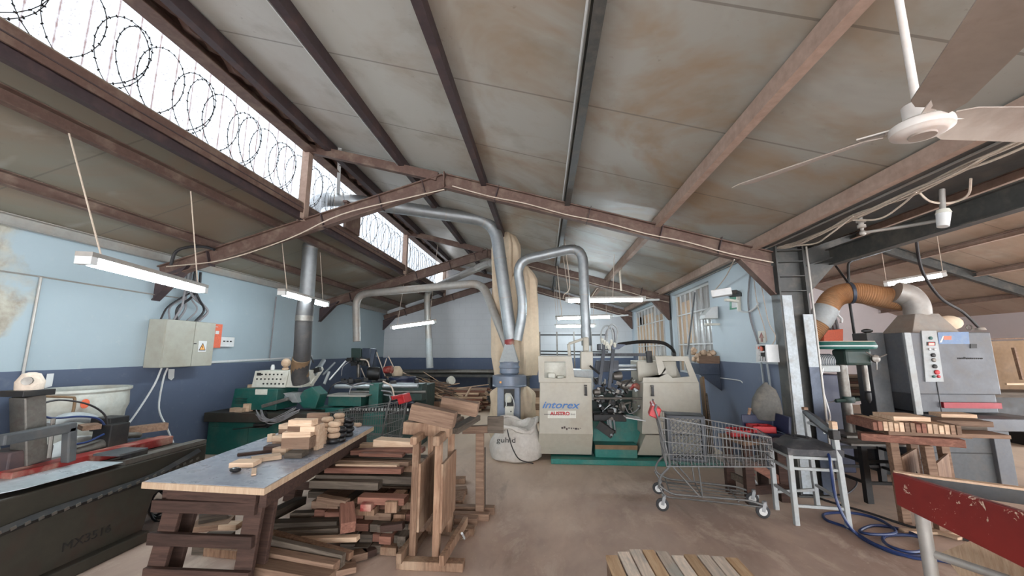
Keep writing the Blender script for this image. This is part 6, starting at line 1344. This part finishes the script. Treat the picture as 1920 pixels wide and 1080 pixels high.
MB().tube([(2.215, 2.70, .0), (2.205, 2.70, .73)], .033, 16).build('pipe_leg', K['galv_d'], t, True)
MB().tube([(2.36, 2.06, .0), (2.30, 2.06, .73)], .036, 16).build('pipe_leg', K['galv_d'], t, True)
MB().tube([(2.215, 2.70, .44), (2.38, 2.40, .44), (2.34, 2.06, .42)], .022, 10).build('pipe_stay', K['galv_d'], t, True)
tag(MB().bar((2.55, 2.65, .0), (2.60, 2.0, .52), .9, .02, up=(1, 0, .2)).build('leaning_sheet', K['ply']), 'pale plywood sheet leaning under the red bench', 'sheet')
for a, b in (((3.141, 4.075, 0.020), (3.652, 4.063, 0.020)), ((3.383, 4.203, 0.020), (3.481, 3.927, 0.030))):
    stick(a, b, .06, .02, K['w_pale'], 'splintered pale lath on the floor behind the red bench', 'laths behind the red bench')

# ------------------------------------------------------------------ drill press on its steel table
dc = Vector((3.650, 5.250, 0.608)); 
t = thing('steel_table', 'dark steel table frame carrying the drill press', 'table', (3.7, 5.1, 0)); TZ = .60
MB().ext(3.3, 4.12, 4.78, 5.5, TZ - .02, TZ).build('table_top', K['iron'], t)
for x, y in ((3.34, 5.46), (3.42, 4.80), (4.08, 4.80), (4.08, 5.46)): MB().ext(x - .03, x + .03, y - .03, y + .03, 0, TZ - .02).build('leg', K['blk'], t)
for z in (.42, .2):
    for a, b in (((3.34, 5.46), (3.42, 4.80)), ((3.42, 4.80), (4.08, 4.80)), ((4.08, 4.80), (4.08, 5.46)), ((3.34, 5.46), (4.08, 5.46))): MB().bar((*a, z), (*b, z), .025, .03).build('rail', K['blk'], t)
t = thing('drill_press', 'old dark green pillar drill with a round belt guard, on the steel table', 'drill press', (dc.x, 5.25, TZ))
MB().ext(dc.x - .2, dc.x + .18, 5.05, 5.45, TZ, TZ + .035).build('base', K['iron'], t, bevel=.01)
MB().tube([(dc.x + .0, 5.28, TZ + .03), (dc.x - .0, 5.28, 1.56)], .055, 18).build('pillar', K['iron'], t, True)
zg = (3.695, 5.200, 1.645)[2]
m = MB(); 
prof = [(.0, 0), (.17, .0), (.185, .02), (.185, .05), (.17, .085), (.0, .09)]
def stad(m, prof, cx_, cy_, dx, n=36):
    o = len(m.v); m.lathe(prof, (0, 0, 0), n)
    for i in range(o, len(m.v)): v = m.v[i]; m.v[i] = (v[0] + cx_ + (dx if v[0] > 0 else -dx), v[1] + cy_, v[2])
stad(m, [(a, b + zg - .03) for a, b in prof], dc.x - .02, 5.2, .17); m.build('belt_guard', K['green'], t, True)
m = MB(); stad(m, [(.186, zg + .002), (.188, zg + .008), (.186, zg + .014)], dc.x - .02, 5.2, .17); m.build('trim_line', K['white'], t)
m = MB(); stad(m, [(.0, zg + .06), (.172, zg + .058), (.168, zg + .066), (.0, zg + .068)], dc.x - .02, 5.2, .168); m.build('dust_layer', K['rope'], t, True)
MB().ext(dc.x - .08, dc.x + .22, 5.08, 5.32, zg - .22, zg - .03).build('head_casting', K['teal_d'], t, bevel=.03)
mo = MB().lathe([(.06, 0), (.08, .01), (.08, .22), (.06, .24)], (dc.x - .16, 5.2, zg - .17), 20, (-1, 0, 0)); mo.build('drill_motor', K['grey_l'], t, True)
m = MB()
for i in range(10): m.lathe([(.084, 0), (.084, .006)], (dc.x - .18 - .02 * i, 5.2, zg - .17), 16, (-1, 0, 0))
m.build('cooling_fins', K['gun'], t)
MB().ext(dc.x - .36, dc.x - .14, 5.1, 5.3, zg - .30, zg - .22).build('switch_box', K['grey_l'], t, bevel=.012)
MB().lathe([(.03, 0), (.045, .02), (.045, .05), (.02, .06)], (dc.x + .22, 5.08, zg - .14), 16, (0, -1, 0)).build('feed_hub', K['iron'], t, True)
MB().tube([(dc.x + .17, 5.16, zg - .22), (dc.x + .17, 5.16, zg - .52)], .03, 12).build('quill', K['iron'], t, True)
MB().lathe([(.012, 0), (.03, .04), (.032, .12), (.02, .13)], (dc.x + .17, 5.16, zg - .66), 14).build('chuck', K['blk'], t, True)
for a in (0.4, 2.5, 4.6): MB().tube([(dc.x + .22, 5.03, zg - .14), (dc.x + .22 + .13 * cos(a), 5.03, zg - .14 + .13 * sin(a))], .007, 6).build('feed_handle', K['iron'], t)
MB().lathe([(.06, 0), (.07, .03), (.06, .07)], (dc.x - .0, 5.24, .98), 14, (0, 0, 1)).build('table_collar', K['teal_d'], t, True)
MB().tube([(dc.x - .16, 5.22, 1.0), (dc.x + .1, 5.22, 1.02)], .022, 8).build('clamp_lever', K['teal_d'], t, True)
tag(MB().tube(curve([(3.247, 5.000, 1.397), (3.208, 5.000, 1.214), (3.260, 5.000, 0.857), (2.944, 4.600, 0.807), (2.799, 4.400, 0.780)], 6), .010, 6).build('white_cable', K['white'], smooth=True), 'white cable hanging from the drill switch box to the chair', 'cable')
tag(MB().tube(curve([(3.259, 5.300, 1.030), (3.437, 5.300, 0.969), (3.596, 5.300, 1.014)], 6), .008, 6).build('grey_cable', K['cab_g'], smooth=True), 'slack grey cable across the navy cabinet', 'cable')
tag(MB().box((3.232, 5.200, 1.465), (.05, .05, .09)).build('plug_socket', K['orange'], bevel=.01), 'small orange plug socket on the column, left of the drill', 'socket')
tag(MB().tube([(8.297, 12.900, 1.712), (8.435, 12.900, 2.522)], .06, 8).build('blue_pipe', K['gun'], smooth=True), 'short blue-grey pipe beside the orange starter box', 'pipe')
MBc = MB(); MBc.ext(3.45, 4.1, 5.9, 6.5, 0, 1.27); tag(MBc.build('navy_cabinet', K['navy'], bevel=.01), 'tall navy blue cabinet behind the drill press', 'cabinet')
tag(MB().prism([(8.362, 12.700, 1.821), (8.407, 12.700, 2.202), (8.954, 12.700, 2.232), (8.908, 12.700, 1.852)], (0, .3, 0)).build('starter_box', K['orange'], bevel=.01), 'orange starter box on the back wall above the drill press', 'switch box').location.y += 0
for i in range(3):
    tag(MB().tube([Vector((8.788, 12.950, 2.213)) + Vector((.1 * i, 0, 0)), Vector((8.693, 12.950, 2.854)) + Vector((.12 * i, 0, 0))], .03, 8).build('feed_cable', K['cab_g'], smooth=True), 'cable rising from the orange starter box', 'cable', 'cables above the orange starter box')
for i, (y, l, mt) in enumerate(((705, 1, 'w_pale'), (712, 1, 'w_tan'), (722, 1, 'w_pale'))): pass
# stacked timber behind the drill
random.seed(61)
for i in range(14):
    k = i // 2; o = MB().box((0, 0, 0), (random.uniform(.9, 1.4), .16, .04)).build('stacked_board', K[('w_pale', 'w_tan', 'w_red')[i % 3]], loc=(0, 0, 0))
    o.location = (4.85 + random.uniform(-.15, .15), 6.9 + .2 * (i % 2), .92 + k * .045); o.rotation_euler = (0, 0, random.uniform(-.05, .05)); tag(o, '%s board in the stack behind the drill press, %s layer' % (('front', 'rear')[i % 2], ORD[k]), 'board', 'boards behind the drill press')
t = thing('board_rack', 'low rack under the boards behind the drill press', 'rack', (4.9, 7.0, 0)); MB().ext(4.3, 5.5, 6.8, 7.2, .82, .89).build('rack_top', K['blk'], t)
for x in (4.35, 5.45): MB().ext(x - .04, x + .04, 6.85, 7.15, 0, .82).build('leg', K['blk'], t)
for i in range(8):
    k = i // 2
    block((3.72 + .34 * (i % 2) , 5.06 + .02 * i, TZ + .002 + k * .042), (.30, .16, .04), K[('w_tan', 'w_red', 'w_dark', 'w_tan')[i % 4]], 'short board on the steel table, %s layer, %s of the drill base' % (ORD[k], ('left', 'right')[i % 2]), random.uniform(-.15, .15), 'wood_block', 'wood block', 'boards on the drill table') if abs(3.72 + .34 * (i % 2) - dc.x) > .1 else block((3.95, 5.0, TZ + .002 + k * .042), (.26, .15, .04), K['w_red'], 'short board stacked on the steel table by the drill base', random.uniform(-.15, .15), 'wood_block', 'wood block', 'boards on the drill table')

# ------------------------------------------------------------------ timber trestle with lumber
t = thing('timber_trestle', 'pale timber trestle with side boards carrying short lumber, before the grey sander', 'trestle', (3.95, 4.2, 0)); hz = .74
px = [Vector((3.360, 4.300, 0.868)), Vector((3.863, 4.700, 0.802)), Vector((3.493, 4.100, 0.906)), Vector((3.984, 4.500, 0.840))]
for v in px: MB().bar((v.x, v.y, .0), (v.x - .02, v.y, hz), .075, .06, up=(0, 1, 0)).build('leg', K['w_tan'], t, bevel=.004)
for a, b in ((0, 1), (2, 3)):
    MB().bar((px[a].x + .04, px[a].y, .42), (px[b].x + .02, px[b].y, .42), .018, .34).build('side_board', K['w_old'], t)
MB().bar((px[0].x - .28, 4.34, hz + .03), (px[2].x + .28, 4.08, hz + .03), .10, .07).build('top_beam', K['w_red'], t, bevel=.006)
MB().bar((px[1].x - .3, 4.74, hz + .03), (px[3].x + .25, 4.5, hz + .03), .10, .07).build('top_beam', K['w_tan'], t, bevel=.006)
random.seed(71); TG = 'lumber on the timber trestle'
base = hz + .067
def lum(x, y, z, l, w_, h_, mt, lb, rz=-.12): return block((x, y, z), (l, w_, h_), K[mt], lb, rz, 'lumber', 'lumber', TG)
lum(3.74, 4.28, base, .95, .26, .035, 'w_tan', 'wide board lowest on the timber trestle, reaching furthest right')
lum(3.86, 4.45, base + .037, .75, .2, .035, 'w_grey', 'grey board second from the bottom on the timber trestle')
x = 3.17
for i in range(16):
    block((x, 4.42 - .012 * i, base + .040), (.036, .42, .085 if i % 4 else .075), K[('w_red', 'w_pale', 'w_pale', 'w_tan')[(i // 2) % 4]], 'short stick on edge in the row on the timber trestle, %s from the left' % ORD[i], -.12, 'lumber', 'lumber', 'row of sticks on the timber trestle'); x += .038
lum(3.50, 4.36, base + .128, .30, .30, .04, 'w_pale', 'pale block on top of the stick row')
lum(4.02, 4.4, base + .075, .45, .24, .05, 'w_tan', 'tan board right of the stick row, upper')
lum(4.15, 4.55, base + .126, .30, .16, .035, 'w_pale', 'pale board at the back right on the timber trestle')
MB_ = MB().bar((3.687, 4.600, 0.451), (3.841, 4.600, 0.199), .05, .04); tag(MB_.build('loose_brace', K['w_dark']), 'dark slanting brace between the trestle legs', 'brace')

# ------------------------------------------------------------------ wide-belt sander
t = thing('wide_belt_sander', 'large grey wide-belt sander with a control strip and red stripe', 'sander', (5.2, 6.0, 0)); G = K['grey']
P1 = [(4.553, 5.600, 1.008), (4.535, 5.600, 1.841), (5.697, 5.600, 1.858), (5.676, 5.600, 1.018)]
MB().ext(4.66, 5.72, 5.6, 6.45, 1.05, 1.83).build('upper_housing', G, t, bevel=.01)
MB().ext(4.74, 5.70, 5.65, 6.55, .82, 1.05).build('lower_panel', G, t, bevel=.01)
MB().ext(4.66, 4.74, 5.56, 5.60, .80, 1.83).build('corner_trim', K['grey_l'], t, bevel=.006)
MB().ext(4.42, 4.64, 5.85, 6.12, .0, 1.84).build('side_housing', K['grey_d'], t, bevel=.01)
MB().ext(5.03, 5.70, 5.60, 5.66, .88, .95).build('red_stripe', K['dred'], t)
MB().ext(4.75, 5.9, 5.3, 6.6, .66, .80).build('feed_table', G, t, bevel=.008)
MB().ext(4.5, 5.5, 5.55, 6.6, .0, .66).build('base_body', K['teal_d'] if 0 else K['grey_d'], t, bevel=.008)
MB().ext(5.44, 5.62, 5.50, 6.6, .0, .66).build('base_leg', G, t, bevel=.006)
MB().ext(4.66, 5.5, 5.54, 5.56, .35, .36).build('panel_seam', K['blk'], t)
for x in (4.98,): MB().ext(x, x + .008, 5.592, 5.60, .83, 1.83).build('panel_seam', K['blk'], t)
cs = MB().prism([(4.843, 5.580, 1.204), (4.889, 5.580, 1.853), (5.068, 5.580, 1.852), (5.057, 5.580, 1.205)], (0, .02, 0)).build('control_strip', K['grey_l'], t, bevel=.003)
MB().prism([(4.920, 5.575, 1.661), (4.927, 5.575, 1.709), (5.029, 5.575, 1.709), (5.022, 5.575, 1.661)], (0, .006, 0)).build('display_frame', K['ink'], cs)
MB().prism([(4.942, 5.570, 1.668), (4.946, 5.570, 1.695), (5.010, 5.570, 1.695), (5.006, 5.570, 1.668)], (0, .005, 0)).build('red_display', K['rled'], cs)
for p, r, mt in (((4.975, 5.578, 1.757), .02, 'green'), ((4.941, 5.578, 1.614), .014, 'white'), ((5.004, 5.578, 1.614), .014, 'white'), ((4.974, 5.578, 1.539), .026, 'blk'), ((4.971, 5.578, 1.478), .024, 'iron'), ((4.971, 5.578, 1.398), .026, 'blk'), ((4.985, 5.578, 1.325), .03, 'red'), ((4.939, 5.578, 1.271), .016, 'green'), ((4.996, 5.578, 1.271), .018, 'red')):
    MB().lathe([(r, 0), (r, .015), (r * .6, .02)], p, 14, (0, -1, 0)).build('control_button', K[mt], cs)
fl = MB().prism([(5.087, 5.595, 1.682), (5.092, 5.595, 1.832), (5.462, 5.595, 1.838), (5.448, 5.595, 1.681)], (0, .004, 0)).build('maker_panel', K['blue_l'], t)
MB().prism([(5.150, 5.592, 1.736), (5.158, 5.592, 1.784), (5.247, 5.592, 1.784), (5.239, 5.592, 1.736)], (0, .003, 0)).build('orange_mark', K['orange'], fl); MB().prism([(5.094, 5.592, 1.702), (5.145, 5.592, 1.784), (5.158, 5.592, 1.784), (5.120, 5.592, 1.702)], (0, .003, 0)).build('pale_stroke', K['cream'], fl)
MB().prism([(5.447, 5.590, 1.627), (5.456, 5.590, 1.681), (5.531, 5.590, 1.681), (5.522, 5.590, 1.627)], (0, .01, 0)).build('lock_recess', K['ink'], t)
m = MB(); random.seed(3); xx = 5.28
for i in range(15):
    w_ = random.uniform(.010, .02); m.ext(xx, xx + w_, 5.594, 5.60, 1.49, 1.49 + random.choice((.018, .026, .018))); xx += w_ + .006
m.build('faded_print', K['ink'], t)
for p in ((5.044, 5.800, 1.878), (5.681, 5.800, 1.882)):
    MB().tube([(p[0] + .035 * cos(a), p[1], p[2] + .02 + .035 * sin(a)) for a in [2 * pi * i / 14 for i in range(15)]], .008, 6).build('lifting_eye', K['iron'], t, True)
hp_ = Vector((5.238, 6.000, 2.021)); m = MB()
zt0, zt1 = 1.83, (5.249, 6.000, 2.096)[2]; hx = hp_.x
m.add([(hx - .32, 5.75, zt0), (hx + .28, 5.75, zt0), (hx + .28, 6.25, zt0), (hx - .32, 6.25, zt0), (hx - .15, 5.86, zt1), (hx + .15, 5.86, zt1), (hx + .15, 6.14, zt1), (hx - .15, 6.14, zt1)], [(0, 3, 2, 1), (4, 5, 6, 7), (0, 1, 5, 4), (1, 2, 6, 5), (2, 3, 7, 6), (3, 0, 4, 7)]); m.build('extraction_hood', K['galv_d'], t, bevel=.005)
MB().tube(curve([(hx, 6.0, zt1 - .01), (hx, 6.0, zt1 + .14), (hx - .06, 6.02, zt1 + .27), (hx - .2, 6.05, zt1 + .33)], 5), .15, 20).build('duct_elbow', K['galv_d'], t, True)
t = thing('flexible_hose', 'fat brown flexible hose arching from the sander behind the column', 'hose', (4.927, 6.100, 2.339))
hc = curve([(hx - .12, 6.03, zt1 + .31), (5.253, 6.150, 2.318), (5.010, 6.200, 2.367), (4.652, 6.300, 2.456), (4.388, 6.350, 2.377), (4.168, 6.350, 2.054), (3.969, 6.400, 1.776), (3.832, 6.500, 1.511)], 14)
rr = [.150 + (.006 if i % 2 else 0) for i in range(len(hc))]
# dense rings for the corrugation
pts2 = []; 
for i in range(len(hc) - 1):
    for j in range(2): pts2.append(hc[i].lerp(hc[i + 1], j / 2))
pts2.append(hc[-1]); MB().tube(pts2, [.155 if i % 2 else .146 for i in range(len(pts2))], 20).build('hose_body', K['flexo'], t, True)
i0 = 62; MB().tube(pts2[126:146], .162, 20).build('grey_cuff', K['grey_l'], t, True); MB().tube(pts2[0:16], .160, 20).build('grey_cuff', K['galv_d'], t, True)
m = MB(); q = pts2[88]; dd = (pts2[90] - pts2[86]).normalized(); m.tube([q - dd * .02, q + dd * .02], .165, 20); m.build('hanger_band', K['gun'], t, True)
m = MB(); m.bar(q + Vector((0, 0, .15)), (4.113, 6.000, 3.043), .03, .008); m.build('hanger_strap', K['blk'], t)
tag(MB().bar((3.524, 5.600, 2.983), (5.572, 6.600, 3.235), .025, .025).build('hanging_bar', K['blk']), 'dark steel bar under the black gutter beam', 'bar')
t_ = MB().tube(elbow([(5.703, 6.800, 3.250), (5.003, 6.800, 3.039), (4.944, 6.800, 2.429), (4.955, 6.800, 1.743)], .08, 4), .02, 8).build('hanging_pipe', K['blk'], smooth=True); tag(t_, 'thin dark pipe bending down behind the brown hose', 'pipe')
tag(MB().tube(curve([(4.270, 4.600, 3.268), (4.336, 4.800, 3.084), (4.478, 5.000, 2.715), (4.696, 5.200, 2.490), (5.023, 5.400, 2.247), (5.438, 5.600, 2.094), (5.801, 5.800, 1.896)], 8), .017, 8).build('power_cable', K['cab_k'], smooth=True), 'thick black cable drooping from the gutter down to the sander', 'cable')
tag(MB().lathe([(.06, 0), (.05, .03), (.03, .04)], (5.809, 5.800, 1.867), 12).build('cable_gland', K['galv_d'], smooth=True), 'cable gland where the thick black cable enters the sander', 'gland')
tag(MB().tube(curve([(5.329, 7.600, 2.334), (5.299, 7.600, 2.238), (5.353, 7.600, 2.160), (5.336, 7.600, 2.093)], 4), .02, 6).build('torn_tape', K['white'], smooth=True), 'strip of torn white tape hanging below the brown hose', 'tape')
m = MB(); m.ball((0, 0, .1), .12, 14, (1.5, .8, .9)); o = m.build('foam_lump', K['cloth'], smooth=True, loc=(0, 0, 0)); o.location = (6.005, 6.400, 1.904); tag(o, 'pale wrapped bundle lying on top of the sander', 'bundle')
tag(MB().ball((0, 0, .03), .05, 10, (1.6, .8, .6)).build('black_rag', K['blk'], smooth=True, loc=(0, 0, 0)), 'small black rag on top of the sander side housing', 'rag').location = (4.52, 5.97, 1.84)
# things right of the sander
t = thing('storage_bench', 'long dark bench along the far right with boards on it', 'bench', (8.2, 7.9, 0))
MB().ext(6.7, 9.6, 7.5, 8.2, .82, .90).build('bench_top', K['w_grey'], t)
MB().ext(6.72, 9.6, 7.55, 8.15, .42, .82).build('bench_panel', K['blk'], t)
for x in (6.8, 8.2, 9.5): MB().ext(x - .04, x + .04, 7.55, 8.1, 0, .42).build('leg', K['blk'], t)
tag(MB().prism([(8.091, 8.100, 0.786), (8.187, 8.100, 1.766), (8.910, 8.100, 1.784), (8.727, 8.100, 0.791)], (0, .03, 0)).build('brown_panel', K['board']), 'large brown board standing on the dark bench at the far right', 'board')
tag(MB().bar((8.458, 7.950, 1.648), (8.495, 7.950, 1.083), .05, .03).build('leaning_lath', K['w_tan']), 'lath leaning against the large brown board', 'lath')
tag(MB().bar((7.859, 7.600, 1.033), (8.224, 7.600, 1.035), .03, .03).build('pale_batten', K['w_pale']), 'pale batten held out level before the brown board', 'batten')
tag(MB().bar((8.110, 8.000, 1.803), (8.807, 8.000, 1.821), .05, .02).build('top_slat', K['w_old']), 'thin brown slat along the top of the brown board', 'slat')
for a, b in (((7.762, 7.700, 0.844), (7.963, 7.700, 0.837)), ((8.006, 7.700, 0.846), (8.338, 7.700, 0.832))): stick(a, b, .1, .05, K['w_pale'], 'pale board end on the edge of the dark bench', 'board ends on the dark bench')
# ------------------------------------------------------------------ cables and pipe along the gutter
random.seed(90)
base_ = [(2.685, 5.600, 3.054), (2.904, 4.900, 2.840), (2.882, 4.300, 2.809), (2.858, 3.750, 2.819), (2.853, 3.200, 2.808), (2.812, 2.750, 2.815), (2.767, 2.300, 2.792), (2.74, .6, 2.80), (2.74, -4.2, 2.80)]
for i in range(6):
    pts = [(x + random.uniform(-.02, .02), y, z + random.uniform(-.035, .02)) for x, y, z in base_]
    tag(MB().tube(curve(pts, 6), random.uniform(.005, .009), 5).build('gutter_cable', K['rope'], smooth=True), 'dusty pale cable in the bundle tied along the black gutter', 'cable', 'cable bundle along the gutter')
for pts, lb in (([(2.841, 4.600, 2.768), (2.872, 4.300, 2.716), (2.805, 4.000, 2.722), (2.820, 3.700, 2.803)], 'pale cable sagging below the bundle near the column'), ([(2.815, 3.700, 2.768), (2.878, 3.500, 2.713), (2.889, 3.300, 2.757), (2.835, 3.100, 2.789)], 'pale cable sagging below the middle of the bundle'),
                ([(2.844, 3.100, 2.801), (2.924, 3.100, 2.710), (3.070, 3.100, 2.697), (3.088, 3.000, 2.719), (3.022, 2.900, 2.799)], 'wide loop of pale cable beside the white lamp holder'),
                ([(2.363, 5.000, 2.708), (2.595, 5.800, 2.631), (2.727, 6.500, 2.542)], 'pale cables slanting down to the top of the right wall')):
    tag(MB().tube(curve(pts, 6), .008, 5).build('sagging_cable', K['rope'], smooth=True), lb, 'cable')
t = thing('lamp_holder', 'white bulkhead lamp holder hanging on a stub under the gutter beam', 'lamp', (2.996, 3.100, 2.574))
p = Vector((2.979, 3.100, 2.512)); q = Vector((2.998, 3.100, 2.615)); MB().tube([p, q], [.034, .042], 14).build('glass_body', K['white'], t, True); MB().tube([q, q + Vector((0, 0, .03))], [.046, .036], 14).build('collar', K['cream'], t, True)
MB().tube([q + Vector((0, 0, .03)), (3.017, 3.100, 2.804)], .018, 10).build('stub_pipe', K['galv_d'], t, True)
t = thing('water_pipe', 'grey water pipe with a valve and union under the gutter', 'pipe', (2.879, 3.700, 2.731))
MB().tube(elbow([(2.891, 3.700, 2.650), (3.080, 3.500, 2.642), (3.135, 3.300, 2.620)], .05, 3), .014, 10).build('pipe_run', K['galv_d'], t, True)
MB().tube([(2.883, 3.700, 2.831), (2.879, 3.700, 2.661)], .013, 10).build('riser', K['galv_d'], t, True)
MB().lathe([(.02, 0), (.032, .005), (.032, .03), (.02, .035), (.02, .05), (.036, .055), (.036, .075), (.02, .08)], (2.878, 3.700, 2.691), 12).build('union_fitting', K['galv_d'], t, True)
MB().ball((2.881, 3.700, 2.646), .026, 10).build('elbow_fitting', K['galv_d'], t, True)
